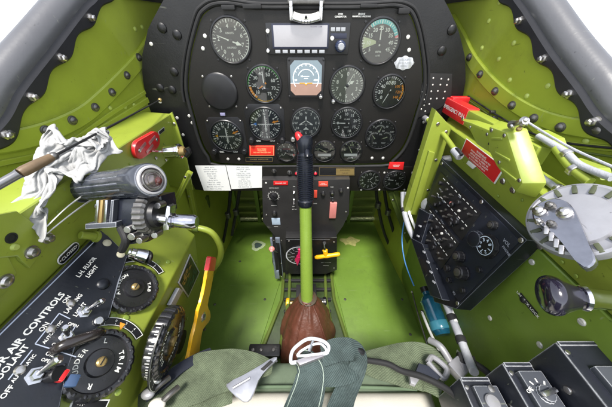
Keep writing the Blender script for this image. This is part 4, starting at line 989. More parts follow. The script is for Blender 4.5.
# leather boot around the stick foot
T = Thing('leather_boot', 'brown leather boot around the foot of the control stick', 'boot', M=Matrix.Translation(base))
sh = []
prof = [(.120,.0),(.118,.03),(.110,.06),(.094,.09),(.074,.12),(.052,.145),(.036,.160),(.0255,.172),(.024,.176)]
R = []
for i in range(len(prof)*5-4):
    f = i/5; k = int(f); t = f-k; a, c = prof[k], prof[min(k+1, len(prof)-1)]; r_, z = a[0]+(c[0]-a[0])*t, a[1]+(c[1]-a[1])*t
    ring = []
    for j in range(72):
        th = 2*pi*j/72; q = V((cos(th)*2.2, sin(th)*2.2, z*16))
        wr = 1 + .05*sin(th*9 + z*20)*min(1, (.18-z)*8) + .07*noise.noise(q) ; sq = 1/max(abs(cos(th)), abs(sin(th)))**.35
        ring.append(V((r_*.70*wr*cos(th)*sq, r_*(.62 if sin(th) > 0 else 1.0)*wr*sin(th)*sq, z*1.0 + .006*noise.noise(q*1.7))) + V((0, ax.y/ax.z*z, 0)))
    R.append(ring)
b = MB(); b.rings(R); T.part('leather', b, LEATHER, ang=60)
for th in (-pi/2-.55, -pi/2+.75):
    sp_ = [R[i][int(round(((th % (2*pi))/(2*pi))*72)) % 72]*1.004 for i in range(0, len(R)-3, 2)]
    b = MB(); b.tube(sp_, .0022, 8); T.part('seam', b, LEATHER)
    for i in range(0, len(sp_)-1):
        for f in (.25,.75):
            q = sp_[i].lerp(sp_[i+1], f); q = V((q.x*1.02, q.y*1.02, q.z)); b = MB(); d_ = (sp_[i+1]-sp_[i]).normalized()*.0022; b.cyl(q-d_, q+d_, .0008, seg=6); T.part('stitch', b, mat('tan_thread', (.30,.20,.12), .8))
b = MB(); p = V((0, ax.y/ax.z*.170, .170)); b.lathe([(.0245,-.004),(.0265,-.003),(.0265,.003),(.0245,.004)], 30, Matrix.Translation(p)); T.part('clamp_band', b, mat('dark_tape', (.05,.035,.02), .6))
for k in range(7): b = MB(); th = RD(-150+k*20); b.lathe([(.004,0),(.003,.0025)], 12, T3((.105*cos(th)*1.0, .128*sin(th), .012))); T.part('snap_stud', b, BOLT)
# dark well and rails beside the stick
T = Thing('stick_well', 'dark green control well in the floor around the foot of the stick', 'control well', plane=FLOORH, at=(306,300))
b = MB(); b.prism([T.l(*p) for p in [(282,273),(333,273),(335,300),(352,352),(258,352),(281,300)]], -.011, -.004, .001); T.part('tray', b, mat('dark_well_green', (.030,.050,.014), .4, var=.4, scale=40, dirt=.5))  # very dark green tray plate with mottled tone
for x0, x1, xb in [(284,282,262),(331,334,350),(290,289,280),(325,326,336)]:
    b = MB(); b.tube([T.l(x0,274) + V((0,0,.004)), T.l(x1,300)+ V((0,0,.004)), T.l(xb,350)+ V((0,0,.004))], .006, 8, smooth=False); T.part('rail', b, GDARK)
for y in (281, 290, 300, 312):
    b = MB(); a, c = T.l(284,y), T.l(331,y); b.box(((a.x+c.x)/2,(a.y+c.y)/2,.002),(c.x-a.x,.010,.012),.002); T.part('cross_piece', b, BLACKM)
for x, y, m_, lab in [(290,303,YEL,'yellow disc knob low down just left of the stick'), (322.5,302,BLACK,'black round knob low down just right of the stick')]:
    pl = Plane((0,.46,0),(1,0,0),(0,-1,0)); T = Thing('lock_knob', lab, 'knob', plane=pl, at=(x,y)); s_ = -1 if x < 306 else 1
    b = MB(); b.turned((s_*.002,0,0),(s_*.014,0,0),[(.0165,0),(.0175,.3),(.0175,.7),(.015,1)], 24, mod=lambda a,r,z: 1+.03*cos(10*a)); T.part('disc', b, m_)
    b = MB(); b.cyl((s_*-.035,0,0),(s_*.004,0,0),.007); T.part('spindle', b, GOLD if x < 306 else STEEL)
    b = MB(); b.box((s_*-.03,.02,-.015),(.016,.05,.06),.003); T.part('bracket', b, BLACKM)
T = Thing('floor_latch', 'small black latch bar on the floor left of the leather boot', 'latch', plane=FLOORH, at=(260,351))
b = MB(); a, c = T.l(251,353), T.l(279,353); b.box(((a.x+c.x)/2,(a.y+c.y)/2,.012),(c.x-a.x+.01,.035,.02),.005); T.part('bar', b, BLACK)
for x in (254,262,274): screw(T, T3(T.l(x,353) + V((0,0,.022))), .0055, DBOLT)
# ================================================================== LEFT CONSOLE
def wheel(x, y, wpx, plane, label, txt, off=.012, hubm=BOLT, n=18, depth_=.014, rot=0.):
    T = Thing('trim_control', label, 'trim control', plane=plane, at=(x, y), off=off, rot=rot, group='black ribbed trim wheels'); r = T.scale(wpx)/2; T.r = r
    b = MB(); b.lathe([(r*.90,-depth_),(r*.99,-depth_*.85),(r,-depth_*.5),(r*.97,-depth_*.12),(r*.90,0),(r*.80,-.0005),(r*.76,-.003),(r*.40,-.003),(r*.36,.0),(r*.05,.0005)], 144, mod=lambda a, rr, z: (1 - .035*max(0, cos(a*n))**2) if rr > r*.85 else 1); T.part('disc', b, mat('glossy_black_wheel', (.013,.013,.016), .28, var=.3, coat=.5, bump=.05, dirt=.3))
    for i in range(n):
        a = 2*pi*(i+.5)/n; b = MB(); b.sphere((r*.865*cos(a), r*.865*sin(a), -.0008), r*.060, (1,1,.45), 10); T.part('rim_bead', b, MATS['glossy_black_wheel'])
    b = MB(); b.lathe([(r*.14,0),(r*.14,.003),(r*.10,.0045),(r*.02,.005)], 20); T.part('hub', b, GOLD)
    b = MB(); b.box((0,0,.005),(r*.22,r*.03,.0006)); T.part('hub_slot', b, BLACKM)
    b = MB()
    for t, rad, a0, s_ in txt:
        tot = len(t)*s_*.78; 
        for i, ch in enumerate(t):
            if ch == ' ': continue
            a = RD(a0) - (i-(len(t)-1)/2)*s_*.80/(rad); b.text(ch, r*s_, r*rad*cos(a), r*rad*sin(a), -.0024 if .4 < rad < .76 else .0012, a-pi/2, .02)
    T.part('lettering', b, WMARK); return T
def arcplate(x, y, plane, r0, r1, a0, a1, label, nums, off=.0015, name='trim_scale'):
    T = Thing(name, label, 'scale plate', plane=plane, at=(x, y), off=off, group='curved black trim scales')
    b = MB(); b.arc(r0, r1, a0, a1, .0010, 30, z0=-.0010); T.part('plate', b, BLACK)
    b = MB(); w_ = .0009; b.arc(r0, r0+w_, a0, a1, .0013, 30); b.arc(r1-w_, r1, a0, a1, .0013, 30)
    b.tick(a0, r0, r1, w_, .0013); b.tick(a1, r0, r1, w_, .0013)
    for i, s_ in enumerate(nums):
        a = a0 + (a1-a0)*(i+1)/(len(nums)+1); b.tick(a, r0+.0012, r0+.0034, .0008, .0013)
        b.text(s_, (r1-r0)*.42, (r0*.42+r1*.58)*cos(RD(a)), (r0*.42+r1*.58)*sin(RD(a)), .0013, RD(a)-pi/2, .02)
    T.part('lettering', b, WMARK); return T
# frame of CL: x = forward, y = outboard/up
wA = wheel(135,287,49, CL, 'upper black trim wheel partly tucked under the switch plate', [('AILERON',.58,100,.17),('TAB',.58,-60,.18)])
wB = wheel(101,362,64, CL, 'lower black trim wheel with RUDDER TRIM lettering beside the toggles', [('RUDDER',.58,110,.18),('TRIM',.58,-70,.20),('L',.60,20,.2),('R',.60,190,.2)])
arcplate(135,287, CL, wA.r*1.10, wA.r*1.36, 50, -30, 'short curved scale above the upper trim wheel', ['2','0','2'])
arcplate(101,362, CL, wB.r*1.08, wB.r*1.34, 62, -35, 'curved scale above the lower trim wheel', ['4','2','0','2','4'])
b = MB(); b.prism([(wB.r*1.04,-.002),(wB.r*1.26,.0035),(wB.r*1.26,-.0035)], -.009, -.007); b.build('pointer', ORG, wB)
wC = wheel(173,341,66, LI, 'large upright trim wheel on the inner face of the console', [('ELEVATOR',.58,140,.17),('NOSE HEAVY',.60,-70,.15)], off=.040, depth_=.022, n=24)
bt = MB()
for i in range(38):
    a = RD(95 + i*5); r_ = wC.r*1.003; M_ = Matrix.Rotation(a, 4, 'Z') @ Matrix.Translation((r_, 0, -.011)) @ Matrix.Rotation(pi/2, 4, 'Y')
    w_ = .0006; l_ = .008 if i % 5 == 0 else .004
    bt.quad([M_ @ V(q) for q in ((-l_/2,-w_,0),(l_/2,-w_,0),(l_/2,w_,0),(-l_/2,w_,0))])
bt.build('rim_graduations', WMARK, wC)
b = MB(); b.box((wC.r*cos(RD(206)), wC.r*sin(RD(206)), -.009), (.003,.012,.016), .0008, Matrix.Rotation(RD(206),3,'Z')); b.build('white_index', WHITE, wC)
arcplate(171,340, LI, wC.r*1.07, wC.r*1.26, 235, 95, 'long curved scale beside the large upright trim wheel', ['10','8','6','4','2','0','2'], off=.034)
T = Thing('wheel_shaft_boss', 'black boss carrying the large upright trim wheel', 'boss', plane=LI, at=(173,341), off=.0); b = MB(); b.lathe([(.034,0),(.034,.004),(.024,.006),(.022,.019)], 30); T.part('boss', b, BLACKM)
for x, y in [(113,316),(126,318),(150,300),(72,350),(158,262),(96,397),(118,392),(168,262)]: screw(LCON, LCON.I @ CL.mat(CL.pt(x, y, 0), random.random()*3), .0042, mat('green_painted_screw', (.22,.30,.05), .35))
for x, y in [(162,372),(150,398),(196,262),(205,262),(187,318),(192,345)]: screw(LCON, LCON.I @ LI.mat(LI.pt(x, y, 0)), .0042, MATS['green_painted_screw'])
# black switch plate
T = Thing('radiator_control_panel', 'blue black switch plate lettered RADIATOR AIR CONTROLS on the left console', 'switch panel', plane=CL, at=(60,325), off=.012)
SPn = T
poly = [(101,230),(108,236),(123,251),(128,257),(118,280),(110,318),(92,332),(74,345),(66,372),(62,392),(58,425),(-60,425),(-60,389)]
b = MB(); b.prism([T.l(*p) for p in poly], -.010, 0, .0018); T.part('plate', b, NAVY)
b = MB(); P = [T.l(*p) for p in [(100,236),(-40,374)]]; b.line(P[0], P[1], .0012, .0005); P2 = [T.l(*p) for p in [(58,313),(76,325)]]
def pl(*pts, w=.0011):
    Q_ = [T.l(*p) for p in pts]
    for a, c in zip(Q_, Q_[1:]): b.line(a, c, w, .0005)
pl((59,313.5),(35,344),(76,357)); pl((32,350),(8,380)); pl((59,313.5),(70,319)); pl((76,325),(70,335),(79,342))
T.part('frame_lines', b, mat('pale_blue_line', (.45,.50,.62), .5))
def ctext(x, y, t, s, rot=0, bold=.02, nm='lettering', sx=1.):
    b = MB(); p = T.l(x, y); b.text(t, s, p.x, p.y, .0005, rot, bold, sx); return T.part(nm, b, WHITE)
ctext(86.5,267,'L.H. FLUOR',0.0071, sx=.95); ctext(92,271.5,'LIGHT',0.0071)
ctext(66.5,299.5,'ON',0.0063); ctext(73.5,303.5,'LANDING',0.0066, sx=.9); ctext(80,309.5,'LIGHT',0.0066)
ctext(17,344,'RADIATOR AIR CONTROLS',.0088, bold=.03, sx=1.12); ctext(10,365,'COOLANT',0.0078, bold=.025)
ctext(44,327,'ON',0.0066); ctext(53,332,'AUTOMATIC',0.0045); ctext(24,368,'AUTOMATIC',0.0045)
ctext(73,325,'OPEN',0.0044,-pi/2); ctext(58,346,'CLOSE',0.0044,-pi/2); ctext(50,354.5,'OIL',0.0056,-pi/2); ctext(47,361,'OPEN',0.0044,-pi/2); ctext(31,379,'CLOSE',0.0044,-pi/2); ctext(7,392,'OFF',0.0063)
for x, y in [(107,243),(120.5,254.5)]:
    p = T.l(x,y); b = MB(); b.lathe([(.0058,0),(.0058,.001),(.0045,.0022),(.001,.003)], 16, T3(p)); T.part('round_rivet', b, mat('cream_rivet', (.62,.58,.42), .4))
for x, y in [(71,303),(51,329),(20,370)]:
    p = T.l(x,y); b = MB(); b.lathe([(.0050,0),(.0050,.001),(.0036,.0028),(.001,.0034)], 16, T3(p)); T.part('round_rivet', b, BOLT)
p = T.l(103,284); b = MB(); b.sphere(p, .0085, (1,1,.55), M=None); T.part('black_dome', b, NAVY)
toggle(T, 84,312, -1, s=1.35, ang=RD(60)); toggle(T, 66,337, 1, s=1.3, m=STEEL); toggle(T, 35,376, -1, s=1.5, ang=RD(70), m=STEEL)
p = T.l(97,322); knob(T, p.x, p.y, .0055, STEEL)
gp_ = T.l(76,343); b = MB(); b.tube([gp_ + V((-.012,.014,0)), gp_ + V((-.010,.012,.014)), gp_ + V((.006,-.006,.018)), gp_ + V((.014,-.014,.012)), gp_ + V((.016,-.016,0))], .0062, 12); T.part('switch_guard', b, mat('smoky_brown_guard', (.022,.018,.018), .25, coat=.3))
p = T.l(62,378); b = MB(); b.box(p + V((0,.004,.008)), (.012,.009,.010), .002); T.part('red_guard', b, RED); b = MB(); b.box(p + V((-.002,-.009,.008)), (.012,.011,.007), .002, Matrix.Rotation(.2,3,'Z')); T.part('blue_cap', b, mat('dull_blue_cap', (.05,.09,.18), .35))
p = T.l(50,375); b = MB(); b.cyl(p, p + V((0,-.004,.014)), .0075); T.part('dark_knob', b, BLACK)
# CLOSER plate
T = Thing('lettered_plate', 'small rounded black plate lettered CLOSED on the green ledge', 'placard', plane=LS, at=(68.5,253), off=.0005)
a, c = T.l(60,262), T.l(78,244.5); d = (c-a); an = atan2(d.y, d.x); L2 = d.length; w2 = .0065
def capsule(L_, w_, n=8): return [(L_/2-w_ + w_*cos(t), w_*sin(t)) for t in [(-pi/2+pi*k/n) for k in range(n+1)]] + [(-L_/2+w_ + w_*cos(t), w_*sin(t)) for t in [(pi/2+pi*k/n) for k in range(n+1)]]
R2 = Matrix.Rotation(an, 3, 'Z')
b = MB(); b.prism([R2 @ V((*p,0)) for p in capsule(L2+.004, w2+.001)], 0, .0008, .0002); T.part('edge', b, WHITE)
b = MB(); b.prism([R2 @ V((*p,0)) for p in capsule(L2+.0015, w2-.0003)], .0003, .0011, .0002); T.part('plate', b, NAVY)
b = MB(); b.text('CLOSED', .0070, 0, 0, .0013, an, .02); T.part('lettering', b, WHITE)
for k in (-1,1): q = R2 @ V((k*(L2/2-.002),0,.001)); screw(T, T3(q), .0018, BOLT)
T = Thing('lettered_plate', 'black bordered plate cut off at the bottom edge below the lower trim wheel', 'placard', plane=CL, at=(93,408), off=.0005)
b = MB(); b.prism([T.l(*p) for p in ((72,399.5),(110,399.5),(98,425),(62,425))], 0, .0009, .0002); T.part('plate', b, WHITE)
b = MB(); b.prism([T.l(*p) for p in ((73.5,401),(108,401),(97,424),(64,424))], .0003, .0012, .0002); T.part('face', b, BLACK)
b = MB(); q = T.l(80,404); b.text('OFF', .0050, q.x, q.y, .0014, -pi/2); T.part('lettering', b, WHITE)
# green pin and bracket by the switch plate
T = Thing('stop_pin', 'short green pin with round end above the switch plate corner', 'pin', plane=LS, at=(88,236), off=.0)
a = T.l(80,235,.006); c = T.l(95,236.5,.014); b = MB(); b.cyl(a, c, .0055); T.part('pin', b, GREEN); b = MB(); b.turned(c, c + (c-a).normalized()*.006, [(.0085,0),(.0085,.6),(.006,1)], 18); T.part('head', b, GREEN)
# throttle ---------------------------------------------------------
pE = CAM + ray(152,180)*(.238/ray(152,180).y); pS = CAM + ray(80,188)*(.290/ray(80,188).y)
T = Thing('throttle_grip', 'large blue grey ribbed throttle cylinder with a pale ringed lens end', 'throttle', M=Matrix.Translation(pE))
a, c = T.w(pS), V((0,0,0)); Lg = (c-a).length; r = T.scale(34)/2
pr = [(r*.86,-.02),(r*1.02,-.015),(r*1.06,.0),(r*1.06,.05),(r*.98,.065),(r*.92,.08),(r*.92,.78),(r*1.02,.80),(r*1.04,.95),(r*1.0,.985),(r*.93,1.0),(r*.88,1.0),(r*.84,.975),(r*.2,.97)]
b = MB(); b.turned(a, c, pr, 96, mod=lambda t, rr, z: 1 - (.055*max(0, cos(t*14))**3 if .07 < z/Lg < .79 else 0)); T.part('ribbed_barrel', b, THROT)
dd = (c-a).normalized()
b = MB(); b.turned(c - dd*.004, c + dd*.002, [(r*.86,0),(r*.86,.8),(r*.80,1),(r*.72,1),(r*.70,0)], 48); T.part('end_ring', b, mat('pale_silver_ring', (.42,.41,.42), .3, var=.1))
b = MB(); b.turned(c - dd*.006, c + dd*.004, [(r*.70,0),(r*.66,.5),(r*.45,.8),(r*.1,1)], 40); T.part('lens', b, mat('frosted_grey_lens', (.17,.14,.135), .18, .6, var=.2, coat=1))
b = MB(); off_ = dd.cross(V((0,0,1))).normalized()*-r*.16 + V((0,0,-r*.16)); b.turned(c + dd*.000 + off_, c + dd*.009 + off_, [(r*.24,0),(r*.30,.35),(r*.18,.5),(r*.17,.9),(r*.05,1)], 24); T.part('push_button', b, mat('dark_brown_button', (.075,.022,.020), .25, coat=.6))
for k_ in (.34,.50,.62): b = MB(); b.turned(c + dd*(.0035-.003*k_), c + dd*(.0052-.003*k_), [(r*(k_-.02),0),(r*k_,1),(r*(k_+.025),0)], 40); T.part('lens_ring', b, BOLT)
b = MB(); b.cyl(a - dd*.006, a - dd*.012, r*.95, r*.7, 40); T.part('back_cap', b, THROT)
b = MB(); b.turned(a + dd*Lg*.035, a + dd*Lg*.06, [(r*1.09,0),(r*1.10,.5),(r*1.09,1)], 60); T.part('collar_band', b, PLATE)
# quadrant ----------------------------------------------------------
QP = Plane((0,.335,0),(1,0,0),(0,-.9,.43))
T = Thing('throttle_quadrant', 'black throttle quadrant block with fins and knurled wheel under the ribbed cylinder', 'throttle quadrant', plane=QP, at=(140,220))
b = MB(); b.prism([T.l(*p) for p in [(110,198),(160,196),(163,214),(152,230),(146,243),(124,246),(121,226),(108,224)]], -.035, 0, .006, 3); T.part('block', b, mat('satin_navy_casting', (.010,.012,.020), .30, var=.3, coat=.2, dirt=.4))
for x, m_ in [(101.5,STEEL),(105.5,GOLD),(110,STEEL),(116,PLATE)]:
    b = MB(); b.prism([T.l(x,199), T.l(x+2.6,199), T.l(x+.6,225), T.l(x-2.6,225)], -.035, .008, .0008); T.part('fin', b, m_)
b = MB(); b.prism([T.l(*p) for p in [(92,222),(122,220),(122,225),(92,227)]], -.03, .010, .001); T.part('fin_base', b, PLATE)
cw = T.l(152,214,.012); 
b = MB(); b.turned(cw + V((-.010,0,0)), cw + V((.004,0,0)), [(.020,0),(.024,.1),(.024,.8),(.021,1)], 72, mod=lambda t, rr, z: 1+.04*cos(t*24)); T.part('knurled_wheel', b, DBOLT)
b = MB(); b.turned(cw + V((.004,0,0)), cw + V((.010,0,0)), [(.017,0),(.016,1)], 40); T.part('dark_face', b, BLACK)
for x, y, r_ in [(149,200.5,.0052),(159,205,.004),(156,234.5,.004),(129,229,.0045),(137,226,.004),(133,236,.0048),(141,240,.004)]:
    b = MB(); q = T.l(x, y, .012); b.cyl(q - V((0,0,.01)), q + V((0,0,.004)), r_); k_ = T.part('round_fitting', b, STEEL if r_ > .0065 else BOLT)
b = MB(); b.tube([T.l(121,228,.006), T.l(126,240,.012), T.l(122,250,.0)], .005, 10); T.part('hose', b, BLACKM)
b = MB()
for k_ in range(7): b.tick(-120+k_*14, .022, .026, .001, .0134) if False else None
q = T.l(140,236,.001); b.text('44', .012, q.x, q.y, .0012, .2); T.part('numerals', b, WHITE)
T = Thing('mixture_lever', 'flat silver lever plate with a chrome rod beside the knurled wheel', 'lever', plane=QP, at=(170,214), off=.015)
b = MB(); b.prism([T.l(*p) for p in [(168.5,205),(172,206),(170.5,229),(165,230),(164.5,226)]], -.010, .004, .0015); T.part('lever_plate', b, STEEL)
b = MB(); b.turned(T.l(158,218), T.l(168,219.5), [(.006,0),(.006,1)], 18); T.part('short_shaft', b, STEEL)
b = MB(); b.turned(T.l(171,220.5), T.l(197,222), [(.0085,0),(.0092,.05),(.0092,.12),(.0074,.15),(.0074,.22),(.0088,.25),(.0088,.88),(.0065,1)], 24); T.part('chrome_rod', b, mat('smoky_chrome', (.42,.42,.47), .15, 1., var=.2, scale=60))
T = Thing('propeller_lever', 'fluted chrome knob on a thin lever below the red oval placard', 'lever', plane=Plane((0,.45,0),(1,0,0),(0,-1,0)), at=(176,152))
b = MB(); b.turned(T.l(165.5,152.5), T.l(181,151), [(.012,0),(.0138,.08),(.0138,.75),(.0150,.80),(.0150,.95),(.013,1)], 48, mod=lambda t, rr, z: 1 - .05*max(0, cos(t*8))**2); T.part('barrel', b, CHROME)
b = MB(); b.turned(T.l(181,151), T.l(185,151), [(.009,0),(.0105,.5),(.007,1)], 20); T.part('end_cap', b, GOLD)
b = MB(); b.tube([T.l(165,152.5), T.l(155,151.5), T.l(148,153), T.l(144,158)], .0028, 10); T.part('lever_rod', b, CHROME)
b = MB(); b.tube([T.l(187,148), T.l(189,152), T.l(186,156)], .005, 10); T.part('yoke', b, BLACK)
T = Thing('chrome_fitting', 'stubby chrome cylinder cap at the switch plate corner', 'fitting', plane=CL, at=(136,254), off=.012)
b = MB(); b.turned(T.l(127,252), T.l(146,257), [(.0075,0),(.0075,.1),(.0095,.14),(.0095,.35),(.0105,.38),(.0125,.75),(.0130,.92),(.0105,1),(.003,1)], 40); T.part('cap_body', b, CHROME)
b = MB(); b.turned(T.l(146,257), T.l(150,257), [(.010,0),(.012,.4),(.010,1)], 20); T.part('dark_seat', b, BLACK)
# red oval pull and black tag on longeron
T = Thing('red_pull_plate', 'scratched oval red plate with cut-outs on the upper left ledge', 'plate', plane=LS, at=(146.5,144.5), off=.004)
a, c = T.l(135,152), T.l(159,137); d = c-a; an = atan2(d.y, d.x); R2 = Matrix.Rotation(an, 3, 'Z'); Lp_ = d.length
b = MB(); b.prism([R2 @ V((*p,0)) for p in capsule(Lp_*1.02, Lp_*.20, 14)], -.003, .004, .0015); T.part('plate', b, RED)
for u, v, l_ in [(-.22,.05,.25),(.16,.06,.30),(.0,-.09,.32)]:
    q = R2 @ V((Lp_*u, Lp_*v, 0)); b = MB(); b.box((q.x, q.y, .0045), (Lp_*l_, Lp_*.07, .002), .0006, Matrix.Rotation(an+.25,3,'Z')); T.part('bright_bar', b, mat('scuffed_pink_metal', (.55,.25,.24), .3, .5, var=.3))
for u in (-.36,.36): q = R2 @ V((Lp_*u,0,.004)); screw(T, T3(q), .004, BOLT)
T = Thing('black_tag', 'tiny black tag with pale border near the ledge end', 'tag', plane=LS, at=(161.5,131), off=.001)
a, c = T.l(158.5,133.5), T.l(164.5,128.5); an = atan2((c-a).y, (c-a).x); b = MB(); b.box((0,0,0), ((c-a).length, .0085, .0012), .0003, Matrix.Rotation(an,3,'Z')); T.part('border', b, SCREW2); b = MB(); b.box((0,0,.0006), ((c-a).length*.86, .0065, .0010), .0003, Matrix.Rotation(an,3,'Z')); T.part('tag_face', b, BLACKM)
# brown handled rod
def shelfpt(px, py, z): r_ = ray(px, py); return CAM + r_*(z/r_.z)
T = Thing('canopy_lever', 'long thin dark rod with a worn brown handle lying over the cloth', 'rod', M=Matrix.Translation(CAM + ray(50,160)*(.42/ray(50,160).y)))
def yp(px, py, y): r_ = ray(px, py); return T.w(CAM + r_*(y/r_.y))
p0, p1, p2, p3 = yp(-14,192,.185), yp(20,173,.205), yp(54,156,.235), yp(160,100,.585)
b = MB(); b.tube([p2, p2.lerp(p3,.5), p3], .0015, 8, smooth=False); T.part('thin_rod', b, BLACKM)
b = MB(); b.turned(p1, p2, [(.0045,0),(.0052,.1),(.0050,.5),(.0042,.9),(.003,1)], 14); T.part('brown_handle', b, BROWNL)
b = MB(); b.turned(p0, p1, [(.0042,0),(.0042,.9),(.0048,1)], 14); T.part('grey_end', b, mat('dull_grey_steel', (.20,.20,.21), .35, .7, var=.2))
b = MB(); b.sphere(p2, .0042); T.part('joint', b, DBOLT)
b = MB(); b.sphere(p3, .0045); T.part('end_ball', b, GOLD)
# crumpled cloth
ZS = -.155
def cloth(name, label, cat, poly, z0, h, seed, m, ang_=.5, T=None):
    c = shelfpt(sum(p[0] for p in poly)/len(poly), sum(p[1] for p in poly)/len(poly), z0)
    old = T; T = T or Thing(name, label, cat, M=Matrix.Translation(c)); O_ = T.w(c)
    W_ = [T.w(shelfpt(x, y, z0)) - O_ for x, y in smoothpoly(poly, 3)]; NA, NR = 220, 70
    def hit(a):
        best = .01; dx, dy = cos(a), sin(a)
        for k in range(len(W_)):
            p, q = W_[k], W_[(k+1) % len(W_)]; den = dx*(q.y-p.y) - dy*(q.x-p.x)
            if abs(den) < 1e-12: continue
            t = (p.x*(q.y-p.y) - p.y*(q.x-p.x))/den; u = (p.x*dy - p.y*dx)/den
            if t > 0 and 0 <= u <= 1: best = max(best, t)
        return best
    H_ = [hit(2*pi*k/NA) for k in range(NA)]
    def pos(k, r):
        a = 2*pi*k/NA; R_ = H_[k]*(1 + .03*noise.noise(V((cos(a)*6, sin(a)*6, seed)))); x, y = R_*r*cos(a), R_*r*sin(a); d = R_*(1-r); e = min(1, d/.022)
        u, v = x*cos(ang_)+y*sin(ang_), -x*sin(ang_)+y*cos(ang_); w1 = noise.noise(V((x*14, y*14, seed+4)))
        q = V((u*17, v*44 + w1*2.2, seed)); rid = 1-abs(noise.noise(q))*2.6
        q2 = V((u*60 + w1*3, v*30 - w1*2, seed+9)); rid2 = 1-abs(noise.noise(q2))*2.4
        big = noise.noise(V((x*16, y*16, seed+20)))
        z = h*((e**.5)*(.55 + .40*big) + e*(.62*rid + .34*rid2))
        return V((x + .004*w1, y + .004*rid*e, max(.001, z)))
    b = MB(); top_ = [[b.bm.verts.new(pos(k, 1-(r/NR)**1.3)) for k in range(NA)] for r in range(NR)]; cz = b.bm.verts.new(pos(0, 0))
    low = [b.bm.verts.new((v.co.x*.98, v.co.y*.98, -.003)) for v in top_[0]]
    for r in range(NR-1):
        for k in range(NA): b.bm.faces.new((top_[r][k], top_[r][(k+1) % NA], top_[r+1][(k+1) % NA], top_[r+1][k]))
    for k in range(NA): b.bm.faces.new((top_[-1][k], top_[-1][(k+1) % NA], cz)); b.bm.faces.new((low[k], low[(k+1) % NA], top_[0][(k+1) % NA], top_[0][k]))
    b.bm.faces.new(low[::-1])
    for v in b.bm.verts: v.co += O_
    for _ in range(4): bmesh.ops.smooth_vert(b.bm, verts=[v for r_ in top_[3:] for v in r_], factor=.5, use_axis_x=True, use_axis_y=True, use_axis_z=True)
    T.part('fold' if old else 'fabric', b, m, ang=75); return T
